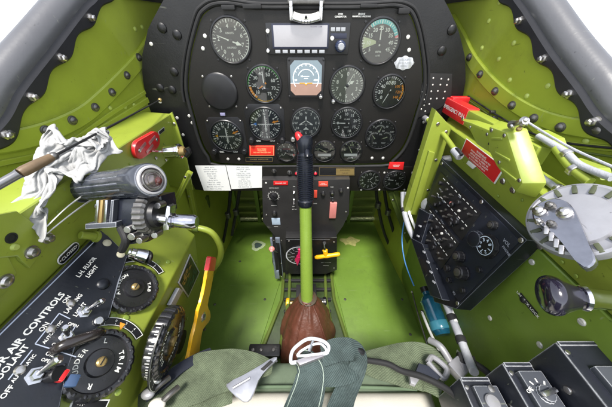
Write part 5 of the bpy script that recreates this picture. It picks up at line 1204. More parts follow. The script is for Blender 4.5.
# draped sheet: grid of settled cloth positions as plain thousandths of its bounding box, x y z per vertex
cloth_rows = 62
cloth_size = (1.329, 1.072, 0.674)
cloth_points = [
843,27,98,856,30,129,850,50,149,841,49,103,844,71,124,838,68,170,851,92,169,849,121,149,856,142,168,860,148,206,873,162,168,899,211,163,937,250,139,955,289,116,951,304,147,933,306,121,930,338,91,931,366,67,945,385,48,935,398,68,943,413,87,957,389,92,963,408,103,960,415,140,956,398,143,945,401,159,938,414,156,928,387,156,925,380,111,923,420,102,902,423,51,877,416,19,857,402,15,849,388,46,826,372,47,831,342,62,816,339,72,816,319,71,806,306,94,788,309,84,798,317,58,807,333,41,792,337,35,781,332,68,778,339,43,787,364,35,772,362,53,766,377,58,786,392,56,794,406,72,790,418,103,796,432,97,788,440,83,805,447,87,798,427,61,804,410,28,786,398,14,769,388,4,749,385,16,763,396,42,781,411,45,773,432,74,747,403,78,
831,0,155,824,10,117,834,29,163,825,43,130,819,64,106,833,95,127,822,116,171,824,139,204,829,168,157,837,159,207,870,166,204,917,195,178,940,276,172,981,294,136,970,316,119,952,324,123,922,330,137,928,353,124,950,357,82,941,375,101,937,397,126,953,379,139,971,378,122,977,398,145,962,397,171,949,388,171,945,411,185,929,419,154,922,369,145,922,387,88,915,406,35,893,407,5,873,393,8,850,373,16,840,377,63,826,360,73,830,336,97,812,344,103,814,322,116,796,323,128,784,338,117,799,346,104,807,362,83,790,367,98,779,363,116,799,383,80,780,390,99,766,379,129,765,398,115,764,414,98,767,431,104,780,440,113,793,452,113,793,463,86,801,448,65,807,432,36,789,419,16,775,409,2,754,405,1,746,401,42,764,416,36,782,433,43,755,421,80,
824,15,184,809,4,161,805,29,137,818,60,177,813,96,159,798,130,137,800,161,156,794,177,203,798,195,159,816,182,198,857,185,185,927,208,218,966,263,174,984,307,174,985,329,147,961,324,162,940,318,170,926,342,177,945,343,138,961,353,135,938,360,155,940,367,189,961,374,171,979,373,182,976,400,193,952,388,207,935,391,189,925,409,187,917,404,139,906,380,94,913,375,50,903,376,14,881,365,10,863,358,40,842,346,89,836,371,100,820,376,98,826,346,135,810,359,118,812,343,157,797,355,167,786,371,160,800,374,144,800,393,122,785,390,147,799,414,132,784,409,122,770,400,159,759,410,136,773,427,134,752,432,125,758,449,112,771,463,116,772,454,88,777,458,64,788,457,40,801,444,9,781,434,0,762,427,8,742,424,8,749,428,43,766,451,47,751,440,81,
805,7,212,812,34,185,782,60,177,785,107,183,791,148,205,762,170,171,768,209,195,764,213,159,783,222,151,809,208,179,858,178,225,912,228,205,966,269,212,991,297,202,990,325,197,973,327,190,956,322,200,938,322,214,938,345,217,956,341,206,973,347,181,974,363,214,948,365,221,965,376,213,977,396,233,960,410,207,936,382,219,919,388,183,904,419,125,904,400,77,896,379,65,893,394,36,889,373,42,868,366,79,853,361,121,838,359,149,829,389,118,824,370,142,816,374,173,815,394,130,810,400,162,809,383,200,796,398,201,799,416,166,783,405,184,788,414,155,792,432,136,773,422,162,753,422,164,767,444,150,782,460,134,758,464,132,742,468,122,751,482,98,779,476,99,778,485,67,804,473,47,789,464,4,773,449,19,756,448,1,743,446,27,744,453,56,747,459,85,
783,44,231,801,91,235,770,124,226,752,158,204,759,201,219,742,220,206,738,242,175,757,249,166,776,229,187,800,196,220,855,207,217,915,223,253,955,257,254,979,283,242,965,297,204,983,309,229,980,323,242,958,324,238,945,326,259,956,343,267,974,339,228,970,351,250,975,372,248,957,364,251,959,390,244,958,410,235,931,403,216,903,393,205,904,380,142,894,404,97,882,391,66,889,411,59,869,401,44,853,390,80,847,385,126,846,376,176,836,398,154,828,384,193,824,416,170,823,418,134,811,436,139,814,409,192,807,431,179,805,432,214,790,422,218,780,428,204,789,431,167,783,441,152,756,444,179,746,452,159,780,478,159,772,491,132,752,489,132,735,503,126,755,508,113,779,506,105,797,500,75,795,492,21,779,475,30,769,473,2,760,466,32,740,471,32,735,476,73,
763,98,255,780,140,274,771,181,243,733,205,255,724,233,238,727,245,211,739,265,210,757,255,199,785,247,212,820,221,223,864,198,263,902,233,276,937,249,296,958,274,293,949,281,249,950,304,228,967,299,250,980,305,272,969,323,267,964,330,292,971,340,284,989,346,260,977,361,287,958,361,279,942,367,253,941,414,253,936,431,212,907,414,184,889,380,151,893,373,111,882,378,87,873,405,79,858,424,60,854,414,117,838,410,138,850,400,173,835,418,194,832,402,227,820,427,209,822,441,189,824,453,155,812,458,164,809,457,188,800,454,159,798,452,217,794,440,192,788,448,170,771,437,182,766,464,172,748,468,181,740,484,163,767,503,171,764,523,152,743,526,164,747,537,138,765,531,121,790,529,102,793,527,41,779,501,45,773,505,8,754,499,10,759,486,59,738,496,44,
759,152,292,751,181,269,763,209,268,748,224,251,727,254,270,729,275,246,755,272,228,761,239,237,783,210,228,824,226,263,859,210,293,885,231,314,911,248,331,932,271,335,937,291,306,931,301,257,950,305,268,961,297,292,977,302,307,985,322,302,982,341,307,999,344,300,993,369,274,972,381,278,954,384,272,929,387,248,917,432,233,903,440,163,893,407,151,884,397,122,867,393,114,880,427,105,858,445,108,839,441,130,833,439,175,847,431,207,845,422,241,828,431,254,811,436,248,814,449,219,818,464,198,821,473,179,811,487,171,799,481,172,788,467,176,782,447,219,780,462,193,760,451,200,768,483,184,753,497,197,735,495,200,731,513,182,746,527,196,760,541,193,748,552,175,765,550,157,781,559,123,776,544,80,772,542,33,768,520,70,744,534,46,747,520,87,732,511,91,
740,184,301,753,206,295,738,228,284,744,244,279,746,249,250,753,271,273,774,262,270,791,235,263,805,191,272,834,200,284,847,227,316,866,231,352,881,255,343,900,276,329,919,295,348,916,304,303,928,315,288,943,310,311,960,315,306,970,320,335,983,331,347,994,356,339,995,378,314,987,395,288,970,409,268,943,400,278,907,405,240,893,429,195,882,398,182,869,392,150,883,423,143,875,452,152,858,430,162,845,447,183,832,461,196,832,444,216,843,456,232,839,463,266,822,457,274,824,454,235,818,472,231,812,483,210,805,471,212,796,493,199,790,472,213,776,478,211,767,453,231,748,475,218,761,500,232,760,521,217,741,518,221,719,523,215,726,547,180,740,548,209,757,565,213,763,573,181,764,576,138,753,554,115,760,573,87,744,573,61,735,561,91,719,547,104,733,545,121,
743,198,329,736,213,312,744,247,325,762,253,307,762,230,293,759,230,265,786,214,277,802,200,298,812,221,298,831,218,330,830,246,310,839,241,353,852,260,334,869,280,323,891,300,321,903,312,364,920,319,348,934,332,323,946,330,295,952,329,328,962,343,351,971,352,325,978,371,329,968,392,326,956,412,309,942,425,275,904,421,266,888,441,224,880,407,219,863,410,193,875,439,201,859,459,200,850,477,168,844,474,214,831,495,175,826,486,202,831,474,230,837,493,240,830,508,270,824,477,251,814,493,260,804,485,265,801,464,245,794,483,241,779,487,238,772,464,252,750,466,264,744,485,252,736,509,245,747,529,256,749,541,235,734,535,233,719,549,215,736,564,211,746,575,227,751,585,205,749,594,167,743,571,167,731,571,146,731,596,138,707,605,144,702,579,149,712,557,146,
747,217,341,759,201,328,760,223,335,773,237,342,777,197,324,786,216,330,794,206,330,801,228,315,817,213,364,813,239,350,805,247,313,814,263,338,830,268,365,844,282,329,862,301,311,876,306,361,895,333,355,907,331,313,921,336,271,937,342,274,941,348,337,955,355,307,954,367,333,961,378,305,939,394,319,924,420,306,906,444,285,885,449,261,878,429,248,859,432,240,871,470,246,864,498,216,843,516,189,834,510,226,818,528,192,806,511,190,810,514,222,810,521,248,798,503,233,799,504,260,810,517,279,814,497,294,811,469,290,790,471,271,783,491,273,759,488,261,748,477,300,735,497,289,744,520,286,735,540,279,746,554,266,743,556,247,729,547,255,721,566,218,730,584,222,741,599,239,735,607,213,716,602,196,711,580,212,699,558,215,693,580,217,677,579,201,691,567,180,
747,203,368,752,227,369,766,214,368,770,188,362,780,209,380,796,205,384,786,224,374,787,238,344,803,227,400,806,252,389,792,253,364,787,269,337,805,273,375,824,287,350,836,300,306,852,305,358,866,331,361,878,324,321,896,322,281,904,346,276,915,348,328,920,363,290,930,373,319,932,370,276,917,395,282,903,403,311,888,432,318,874,445,298,853,439,281,858,462,272,850,482,255,848,524,244,836,548,218,813,543,255,802,545,226,785,548,200,777,528,209,785,531,242,778,511,229,784,507,257,794,522,275,798,499,285,801,488,313,789,468,308,776,475,283,768,504,282,751,505,302,737,508,328,727,527,304,736,548,304,745,567,290,748,578,264,730,567,250,716,545,250,712,564,249,716,578,243,707,592,254,689,597,249,682,571,274,666,552,279,662,576,264,672,601,245,677,602,206,
750,196,397,745,215,394,763,219,403,770,196,425,788,198,428,778,219,414,773,230,400,770,244,372,783,247,397,790,259,426,783,265,397,772,265,362,788,284,382,801,289,363,812,294,314,831,310,356,842,329,357,856,323,328,863,322,286,873,344,280,879,345,323,890,366,324,889,384,306,889,374,262,885,399,255,871,418,287,865,418,328,857,442,337,841,450,316,840,473,298,849,506,294,841,534,280,834,555,254,815,570,238,794,570,249,783,556,237,767,552,226,762,544,249,766,524,256,768,509,257,783,511,287,797,516,307,784,498,306,770,480,334,763,490,311,768,514,313,755,529,298,745,533,327,726,539,340,724,554,316,730,571,301,743,592,284,733,581,262,728,557,279,713,546,290,699,553,273,693,563,302,682,575,330,670,550,345,661,574,342,647,578,327,650,597,276,660,613,226,
750,195,433,740,204,426,754,217,427,767,213,462,786,226,459,784,236,430,765,232,428,756,244,421,758,250,386,771,255,422,773,276,429,765,268,393,769,288,378,780,286,349,790,296,313,810,311,365,820,328,364,821,318,316,843,336,314,833,342,279,848,349,343,845,366,317,849,366,279,848,384,309,837,398,279,840,407,325,827,429,299,828,428,335,832,445,360,834,469,339,842,498,327,828,512,299,823,533,283,825,567,276,804,558,285,792,545,269,776,551,265,764,570,263,758,550,290,766,530,283,784,533,290,780,515,320,789,496,349,774,502,342,753,517,340,767,534,336,765,551,322,749,561,320,734,566,338,715,574,341,718,579,314,724,589,296,728,595,273,719,576,275,713,567,297,706,560,323,695,543,327,687,557,387,671,574,409,651,586,408,641,593,378,635,603,312,640,618,241,
758,198,488,749,203,463,736,222,453,758,228,460,771,242,484,774,258,453,761,245,447,745,232,433,744,235,398,744,256,403,759,264,425,751,273,404,750,270,370,763,283,336,772,305,331,788,307,366,797,326,373,797,316,331,804,338,334,804,337,298,815,350,362,809,364,330,800,357,288,801,380,298,802,392,343,795,403,307,788,428,302,796,440,334,806,423,369,816,455,374,814,474,330,825,497,359,810,506,325,831,526,325,832,551,340,808,535,314,796,544,315,787,567,282,774,573,305,770,548,295,782,536,336,795,520,350,775,512,375,750,515,376,756,541,369,749,554,345,764,569,357,760,580,324,739,584,321,724,595,331,710,595,329,711,596,300,719,607,282,713,593,275,705,579,284,698,587,318,688,579,346,680,590,394,680,595,437,659,610,438,641,613,411,626,616,351,627,628,279,
765,219,504,743,215,500,753,232,482,740,241,467,752,256,478,760,278,473,749,261,452,730,244,446,727,232,412,738,254,423,746,274,428,758,290,435,755,291,396,750,289,357,755,306,338,768,305,371,779,319,393,778,326,355,775,327,315,776,346,338,784,346,377,778,367,357,763,365,322,758,386,301,764,391,355,757,405,345,754,410,304,765,437,320,777,423,348,789,433,387,794,457,391,787,467,349,804,481,392,799,504,373,817,513,393,826,540,406,805,534,381,814,557,349,811,582,333,787,570,354,792,551,371,780,543,391,754,541,402,728,541,400,732,550,370,737,573,382,739,586,353,751,601,356,748,605,314,730,609,304,715,615,319,701,611,309,705,616,279,715,613,252,697,602,276,686,603,302,674,595,325,672,601,375,678,612,415,672,635,452,650,635,436,629,635,391,623,643,320,
750,230,530,759,240,514,741,246,500,724,234,481,733,259,470,737,278,480,735,281,447,724,263,442,711,247,426,724,260,404,735,278,407,741,296,435,755,310,419,737,293,389,737,300,355,750,308,377,758,320,392,766,337,386,759,326,341,757,351,332,748,355,388,755,377,389,741,379,363,732,378,320,734,402,340,743,403,372,730,415,320,743,434,317,752,426,353,766,417,385,767,438,368,764,458,354,775,481,363,779,484,397,784,500,416,792,520,428,794,540,451,800,559,417,811,576,426,794,593,387,784,574,404,759,568,414,729,575,428,712,578,402,705,565,370,715,584,372,723,601,359,731,611,343,747,624,344,740,627,301,722,637,307,722,627,275,705,633,294,712,636,244,697,621,236,683,616,262,669,610,293,656,602,341,659,612,398,672,630,415,666,653,422,639,655,396,639,644,341,
730,240,524,744,255,537,743,274,508,724,259,497,710,251,464,718,275,468,726,299,468,713,288,439,696,271,435,704,275,401,717,289,408,725,305,428,738,320,441,737,316,406,722,306,380,738,332,391,731,321,359,746,337,363,740,321,331,735,349,321,736,364,352,732,372,392,732,391,394,722,391,359,713,408,327,725,414,361,736,421,374,728,438,345,746,448,351,750,435,388,763,439,413,776,457,406,759,468,396,752,488,377,766,504,400,776,522,407,777,534,435,779,556,430,784,571,459,784,593,432,769,600,395,744,589,394,717,605,418,699,595,436,699,581,401,700,591,371,705,599,347,717,620,354,730,636,349,746,647,335,737,657,308,731,652,272,716,671,269,705,658,302,696,666,260,688,650,290,676,648,252,653,623,272,645,618,347,651,633,386,668,638,382,658,662,383,639,664,348,
719,258,555,713,246,519,725,281,529,710,283,499,695,262,487,700,285,463,705,303,480,710,312,453,694,303,438,687,296,407,702,308,386,705,315,419,719,326,443,735,342,429,720,327,409,716,326,381,732,349,389,729,349,359,716,333,350,713,344,316,718,371,326,716,380,361,714,392,384,711,412,383,702,417,355,711,434,337,721,428,397,732,442,401,726,459,373,743,466,389,744,460,428,760,469,443,769,489,431,751,495,423,746,517,414,762,520,437,756,542,432,773,550,455,764,571,445,766,593,455,767,612,425,737,611,387,710,606,388,697,618,418,692,604,388,690,607,345,700,628,356,707,637,328,724,655,332,737,679,354,737,693,323,719,679,311,720,710,286,705,694,320,702,705,279,688,694,308,679,693,282,660,676,239,641,647,269,656,639,306,665,625,352,664,649,357,656,674,349,
702,285,561,702,258,559,700,268,522,698,291,524,688,286,488,678,284,449,685,308,470,696,328,476,692,328,440,678,318,427,681,320,390,694,333,393,699,340,425,715,350,445,723,360,414,710,343,410,708,346,374,719,359,380,713,356,355,696,342,343,699,371,328,707,392,347,697,403,383,701,417,400,698,437,386,697,458,365,706,458,413,720,462,449,719,487,423,727,508,403,735,497,435,732,495,479,748,503,479,761,521,489,744,521,460,743,541,461,759,552,489,743,560,448,758,580,475,746,585,449,752,617,450,747,632,392,717,626,392,697,626,389,677,621,379,681,629,335,695,649,329,708,661,362,708,683,343,722,710,368,708,715,343,724,727,340,718,739,310,695,731,328,702,747,297,685,733,298,678,721,335,662,709,293,639,696,243,651,676,273,667,654,294,668,672,318,656,657,330,
676,292,575,677,268,562,680,258,524,674,281,503,685,308,509,666,294,472,665,311,446,674,330,461,684,348,459,670,343,425,662,331,403,674,345,384,684,351,413,695,356,448,712,372,443,703,363,417,697,355,392,712,370,397,702,372,366,686,359,368,682,369,332,692,399,329,680,406,370,687,424,386,691,442,425,683,474,399,702,496,418,703,495,476,717,513,479,715,526,443,728,545,443,725,540,478,735,537,504,735,520,526,745,538,537,750,558,524,735,559,495,743,576,504,727,576,468,738,598,472,731,614,433,742,651,426,730,649,379,710,647,390,695,650,378,683,665,370,687,684,340,694,692,369,709,712,398,691,721,379,691,737,362,706,744,374,717,764,371,694,760,353,703,778,333,686,771,313,678,753,343,670,742,306,644,730,275,625,703,274,635,686,296,627,666,314,654,682,321,
648,299,575,652,278,563,664,276,528,676,297,542,666,309,508,679,328,495,651,319,470,655,341,450,662,362,460,660,366,426,647,348,421,656,356,389,671,370,398,676,365,438,692,376,458,700,384,429,690,371,414,694,373,397,706,391,399,687,382,367,669,372,360,675,402,337,683,429,349,669,436,384,671,457,436,680,483,456,687,516,469,699,533,457,698,531,501,707,549,491,710,564,459,718,566,494,724,555,521,714,529,517,721,533,554,735,555,557,738,576,544,722,577,523,728,597,505,715,592,465,713,621,445,727,655,458,727,665,417,725,682,390,704,666,408,698,691,401,677,694,403,671,718,392,691,733,427,673,744,401,694,753,417,684,765,392,700,781,405,679,781,382,696,795,366,690,808,334,681,787,347,669,776,322,656,756,313,657,727,323,638,724,333,620,701,327,647,704,350,
629,316,553,637,294,522,649,312,520,658,325,558,660,342,528,670,362,495,651,352,489,632,355,467,637,373,452,648,384,451,640,374,422,633,364,396,650,379,392,659,385,421,672,383,462,690,398,454,680,385,432,683,390,414,694,407,422,673,393,392,659,393,374,660,413,360,666,445,348,670,469,394,654,483,436,667,515,467,680,542,440,690,554,464,678,549,510,694,564,504,692,579,463,707,582,485,705,575,511,704,568,541,696,543,540,712,554,567,723,574,571,724,595,548,711,593,520,708,612,490,695,629,453,701,655,442,706,678,449,722,698,451,704,713,445,678,699,448,679,718,441,660,719,445,654,743,434,675,753,459,666,764,427,679,786,444,678,800,416,661,781,403,671,804,381,681,825,383,667,817,337,664,792,348,667,768,367,660,744,363,644,747,345,625,747,332,631,735,368,
615,337,538,621,323,490,638,336,498,630,354,547,644,381,530,660,397,515,648,398,488,632,397,493,617,395,471,631,406,465,624,394,435,617,376,426,627,387,389,641,394,408,657,395,455,670,408,465,665,403,427,679,412,435,680,423,416,670,411,402,652,408,401,654,440,382,643,459,358,657,493,375,646,518,420,653,544,456,663,559,440,677,573,454,663,559,495,672,580,501,674,587,476,686,608,472,681,603,500,685,600,533,685,571,533,682,559,562,693,581,569,702,601,572,699,616,540,685,624,508,678,643,478,691,663,488,680,679,464,696,688,494,677,710,510,660,728,486,675,744,502,658,751,499,642,736,467,648,761,462,669,778,479,652,777,436,654,799,436,642,796,399,652,818,404,667,824,422,666,839,374,656,817,368,655,792,374,650,773,366,651,781,327,636,768,328,634,767,380,
608,370,538,603,359,498,618,384,501,623,412,528,632,439,547,645,440,511,644,450,476,628,436,480,605,434,484,613,443,466,601,418,458,601,394,449,604,390,402,626,411,394,635,408,434,650,414,461,648,413,426,658,424,438,668,437,451,663,429,416,645,430,408,645,464,414,638,486,391,633,516,375,645,544,400,637,556,449,649,572,442,660,586,449,652,574,476,652,579,509,654,600,495,653,605,465,659,625,477,661,622,515,661,600,524,657,579,536,664,585,571,671,604,562,675,626,566,669,640,532,656,647,497,672,665,524,655,672,489,663,689,531,644,703,500,636,722,514,657,730,539,655,752,542,633,750,507,646,771,505,647,790,484,652,809,465,636,795,447,626,792,421,638,809,419,648,824,441,655,844,425,647,835,383,639,814,393,640,799,362,646,808,333,630,796,333,623,790,378,
585,397,528,602,412,547,602,436,514,615,466,494,629,480,487,652,492,476,638,494,450,622,489,456,610,483,476,601,468,467,591,449,473,586,419,475,584,401,433,598,413,392,612,415,423,621,421,438,636,425,448,631,435,417,641,442,445,644,457,435,625,439,387,618,476,399,620,499,424,624,530,416,627,555,391,636,569,413,634,590,430,643,601,445,641,590,467,629,576,499,628,602,490,624,618,472,630,638,462,638,635,499,641,615,513,640,593,520,643,604,548,644,608,576,650,622,544,647,640,571,635,649,524,653,660,563,637,670,530,625,692,540,619,719,543,640,721,577,638,743,568,623,745,532,625,768,548,628,784,514,627,785,473,636,810,492,635,827,471,617,802,454,627,814,439,621,821,411,634,837,440,639,836,415,626,832,398,626,813,373,639,830,349,622,821,331,614,803,336,
584,442,543,594,473,508,622,496,524,636,523,517,655,523,512,633,520,485,644,529,479,626,518,453,612,505,464,596,494,462,587,475,460,577,450,470,569,422,460,571,413,411,588,426,427,601,437,437,612,435,410,612,451,443,618,470,444,609,464,409,601,461,366,613,493,363,597,509,405,613,529,384,611,550,417,617,570,435,616,595,423,626,611,440,621,591,460,618,571,473,613,592,492,608,614,490,604,635,481,614,633,510,617,612,517,613,585,524,624,592,554,621,616,550,629,626,582,623,635,537,619,649,584,632,661,603,626,681,588,638,708,601,615,708,594,607,725,579,624,746,598,603,744,556,607,758,525,602,777,487,604,800,467,617,813,500,603,826,467,620,846,480,615,837,450,600,813,438,600,820,410,615,842,421,626,851,408,639,849,378,622,846,361,609,823,377,604,828,343,
608,483,535,611,514,522,631,538,534,654,538,554,658,554,539,649,550,504,632,554,485,623,544,459,609,534,445,595,514,442,582,498,454,572,474,457,561,449,458,551,425,438,565,437,413,579,450,433,588,446,391,588,466,419,589,489,428,592,489,393,580,477,355,592,498,355,594,528,365,597,544,396,609,568,375,607,578,410,599,593,439,606,617,458,603,594,470,595,568,467,600,578,502,594,600,496,587,622,488,592,633,513,591,608,525,594,589,542,603,601,571,604,622,544,606,626,587,598,653,540,611,665,556,605,667,616,622,681,635,631,706,650,613,721,646,614,736,619,604,748,600,605,767,575,592,772,535,598,803,521,584,812,482,601,829,506,586,833,468,600,851,494,612,865,474,599,852,456,584,833,430,599,848,423,621,857,441,638,863,432,629,868,379,606,848,396,594,846,365,
641,488,537,650,513,547,640,526,573,638,546,590,635,568,564,623,560,527,620,535,505,605,548,484,609,520,490,592,525,477,571,521,468,563,501,450,555,474,452,541,447,451,544,449,412,558,465,423,560,459,380,572,477,389,561,485,421,573,506,410,561,501,364,573,516,343,573,527,389,583,547,396,590,568,375,592,597,392,600,612,416,592,625,448,586,605,465,581,583,457,578,578,489,581,588,519,575,607,501,573,633,509,580,621,539,574,599,565,584,616,577,583,642,546,586,637,594,594,657,576,595,678,554,609,685,582,608,696,626,616,701,671,620,731,687,618,748,651,599,763,637,592,778,606,585,801,558,581,810,510,585,836,525,571,841,489,570,854,452,584,867,482,597,882,497,600,880,451,583,867,449,583,859,410,603,872,417,621,881,435,638,885,406,616,881,387,609,873,353,
631,488,567,646,498,568,621,513,567,614,534,552,610,531,586,591,541,566,590,532,535,572,527,504,587,508,514,588,490,493,573,500,484,556,507,482,547,496,452,537,475,449,527,455,426,539,478,414,542,469,379,551,482,352,546,493,384,545,510,415,557,516,388,553,526,347,570,543,354,565,553,395,574,567,414,588,578,423,582,603,428,580,627,418,574,623,464,568,600,469,560,575,465,562,588,503,564,597,536,560,619,504,563,620,543,556,608,576,567,627,591,565,641,545,574,650,574,583,661,613,590,679,593,598,700,582,591,698,630,596,701,664,602,717,695,601,742,667,598,740,627,584,762,590,571,782,525,567,828,540,572,858,532,567,869,494,552,873,456,566,889,466,573,889,504,583,906,486,577,903,449,565,883,425,583,894,409,602,902,412,623,909,438,618,919,390,603,911,371,
602,502,600,621,495,591,602,478,565,590,491,543,574,496,543,561,500,566,549,490,535,537,510,534,553,499,508,562,478,510,569,456,497,555,475,483,539,490,484,527,499,462,521,486,428,519,466,395,524,486,369,525,485,327,534,505,344,525,504,388,537,520,378,551,538,392,549,554,355,565,569,355,578,590,364,572,591,402,565,590,434,564,615,430,564,638,442,555,620,469,551,597,461,545,580,491,544,590,527,548,611,523,550,634,543,540,613,560,549,631,582,559,651,578,571,664,543,564,665,598,571,684,608,579,703,598,600,717,609,595,720,649,582,719,685,587,751,688,582,741,646,580,746,558,563,792,559,559,821,493,554,862,509,547,892,514,540,898,468,540,907,447,545,910,489,557,916,520,560,922,480,555,920,443,559,926,408,580,933,421,592,918,451,603,946,448,601,949,407,
588,471,604,577,493,601,565,476,566,563,452,557,554,445,524,538,462,529,522,465,529,513,472,553,515,489,515,534,471,503,538,447,507,546,445,479,530,464,475,514,477,466,498,487,436,507,496,391,507,466,356,495,484,318,504,505,344,518,525,337,510,526,384,529,542,368,539,554,404,553,572,401,558,592,368,564,615,392,551,595,405,545,607,432,550,638,418,543,640,458,538,612,460,534,585,461,543,606,494,531,608,522,546,632,507,529,625,540,532,637,577,542,659,585,550,659,540,553,677,573,573,678,565,581,695,562,591,718,570,584,723,619,574,719,648,566,748,673,572,764,623,562,751,557,552,788,505,545,841,524,540,862,472,524,885,469,511,921,489,513,918,452,527,920,486,527,920,528,532,938,509,524,944,472,538,951,446,555,966,447,556,944,468,573,937,498,581,955,470,
554,471,620,549,455,585,534,469,567,526,450,552,527,428,534,511,447,530,519,428,506,508,450,516,497,470,536,507,474,506,520,454,495,521,434,472,509,452,471,511,450,433,500,464,392,486,496,356,478,461,326,483,462,281,482,504,308,500,506,295,493,527,333,504,547,361,518,562,381,530,577,409,535,594,369,546,620,367,540,620,398,529,602,406,528,619,427,530,648,433,522,622,457,518,591,450,523,598,491,530,624,491,534,645,490,533,647,530,516,639,554,521,659,577,529,666,542,541,683,545,557,688,543,560,701,580,570,703,543,577,727,570,567,722,601,561,735,630,551,762,613,545,766,542,543,812,544,533,843,477,530,881,520,516,902,527,492,908,493,484,928,469,494,945,478,502,940,514,501,940,556,515,959,537,509,966,495,530,968,507,547,969,530,535,946,546,559,939,524,
535,440,613,516,453,591,531,423,572,513,426,559,502,450,564,488,447,545,506,418,524,504,417,498,492,433,510,493,458,510,492,465,479,495,440,479,496,436,451,493,465,450,483,459,409,466,471,353,462,481,291,454,462,259,465,486,254,479,507,259,492,527,277,507,545,304,512,567,327,516,584,356,510,595,385,519,616,364,525,639,380,515,621,397,512,606,418,511,644,419,513,637,451,503,603,446,507,607,485,514,623,520,516,639,481,525,662,499,514,651,526,503,652,560,508,671,548,517,685,563,528,692,518,532,697,581,539,716,572,548,714,519,555,736,535,545,736,570,532,748,599,535,781,564,532,801,505,520,846,499,507,885,488,502,908,541,490,926,524,470,925,509,466,951,495,474,954,527,486,973,533,485,963,570,500,973,559,505,995,549,521,988,577,529,970,597,524,953,568,
522,414,609,498,430,601,509,399,576,501,401,546,491,419,566,482,436,581,477,430,544,487,405,517,478,421,494,478,439,515,479,464,514,478,448,486,479,428,457,473,465,460,470,483,422,470,504,362,448,473,320,437,472,280,441,490,243,458,511,246,469,521,285,481,543,314,491,568,294,493,585,325,499,607,336,494,617,362,500,641,358,496,643,396,494,606,402,497,626,414,495,646,443,489,613,440,501,628,474,494,624,510,504,646,498,511,663,475,508,672,513,495,656,529,490,669,560,497,690,556,505,692,509,512,711,523,503,712,573,517,729,549,520,737,511,527,759,526,517,765,558,524,799,559,516,810,498,524,848,535,509,873,524,489,901,517,482,914,552,477,937,545,452,939,525,450,963,539,463,980,530,470,994,557,471,980,592,486,999,594,498,988,613,501,960,590,518,944,602,
509,388,609,489,408,628,484,389,587,483,382,552,473,404,559,473,414,597,462,432,577,462,418,542,462,405,510,461,432,515,468,449,540,462,457,497,460,426,480,459,447,455,460,459,416,454,491,373,464,499,308,444,493,294,427,504,280,437,522,251,456,539,262,470,558,283,471,566,329,475,587,294,475,608,315,485,627,330,473,643,344,478,655,376,479,630,384,481,617,411,481,643,413,479,643,448,477,615,455,483,632,479,482,649,503,492,657,462,497,681,477,485,672,505,476,664,541,479,689,558,486,690,518,491,714,500,480,711,554,487,728,555,494,746,535,498,759,506,515,781,507,507,792,558,498,805,504,505,833,517,514,862,556,488,882,544,469,893,517,462,913,534,460,930,565,449,950,576,466,963,565,453,978,581,457,993,615,476,989,626,485,964,610,504,952,628,506,921,608,
493,367,602,484,381,639,466,377,608,468,368,574,453,387,560,458,395,602,452,420,605,450,412,570,443,402,536,443,419,508,448,431,541,451,459,538,446,447,502,437,428,472,441,459,450,437,469,385,440,491,335,456,517,323,449,508,282,434,534,303,458,536,312,450,556,307,453,579,303,461,594,334,479,589,355,478,608,368,460,616,351,453,637,364,453,646,398,465,626,397,469,626,427,462,649,427,455,644,459,462,619,480,466,640,493,471,658,472,477,678,456,474,684,494,464,670,514,462,682,553,467,697,526,468,708,491,471,720,520,460,729,545,468,744,521,475,763,524,488,783,510,499,774,541,491,793,558,487,819,540,513,821,549,501,849,573,477,858,543,457,879,542,448,905,567,457,926,595,477,942,581,467,959,605,454,966,626,466,977,657,490,969,647,485,933,626,495,894,608,
475,354,601,474,352,650,451,367,641,455,356,600,443,368,584,438,387,600,447,406,631,437,408,592,431,413,556,421,413,517,430,435,523,434,443,561,434,464,532,424,457,501,414,450,466,420,479,437,419,491,377,444,508,379,430,512,344,438,529,362,456,547,381,457,569,378,435,572,369,435,599,361,450,590,395,470,585,404,465,604,423,450,610,386,433,622,389,444,626,411,450,628,463,430,633,442,425,652,430,436,646,472,445,641,507,449,666,496,453,668,447,460,691,462,454,688,498,445,685,536,453,708,547,449,714,507,453,735,487,445,740,522,453,757,538,457,775,517,470,795,533,480,773,551,493,767,576,473,794,574,488,806,590,514,808,600,493,835,604,478,865,591,449,867,588,465,892,589,476,912,602,469,933,623,456,936,650,472,943,652,496,935,678,503,900,643,496,859,627,
480,325,622,465,338,607,456,336,645,445,333,612,437,349,620,429,370,616,434,389,646,425,412,623,427,429,585,409,422,547,407,439,510,412,449,547,419,463,575,413,476,539,405,476,501,392,473,462,395,497,427,420,507,440,407,527,413,423,532,445,412,557,430,431,552,461,441,566,476,420,571,443,412,589,460,432,591,481,449,590,497,444,609,484,432,606,447,415,607,444,423,625,506,412,634,476,401,625,442,407,649,464,418,648,504,429,667,498,433,668,456,441,688,454,437,706,484,428,692,509,434,710,532,428,738,533,426,742,483,436,761,497,429,763,543,440,785,540,456,797,570,458,768,568,472,748,563,477,745,591,461,781,606,492,777,603,493,795,629,476,826,627,472,859,638,446,880,632,469,887,637,456,908,640,474,902,669,486,913,704,501,881,683,487,849,655,505,820,652,
469,297,601,467,317,591,458,310,629,440,314,641,429,321,615,422,349,637,430,371,653,420,389,615,415,409,586,406,437,580,391,438,531,398,462,524,399,469,562,401,494,578,393,495,534,374,480,503,372,498,474,382,518,470,398,522,502,384,544,499,389,562,531,408,555,550,423,565,580,402,578,567,424,586,575,408,597,562,424,606,576,426,623,560,414,612,536,397,601,520,400,625,539,389,628,510,388,610,481,390,636,472,397,651,504,406,670,491,411,672,443,415,695,454,420,721,457,406,709,504,415,726,503,407,733,548,415,752,528,407,777,501,417,788,533,426,800,574,440,787,605,439,761,573,445,738,565,458,721,585,449,743,591,456,757,624,481,753,636,470,786,646,466,823,663,455,853,661,443,874,681,461,875,691,470,888,728,479,861,700,497,831,713,482,799,683,494,780,660,
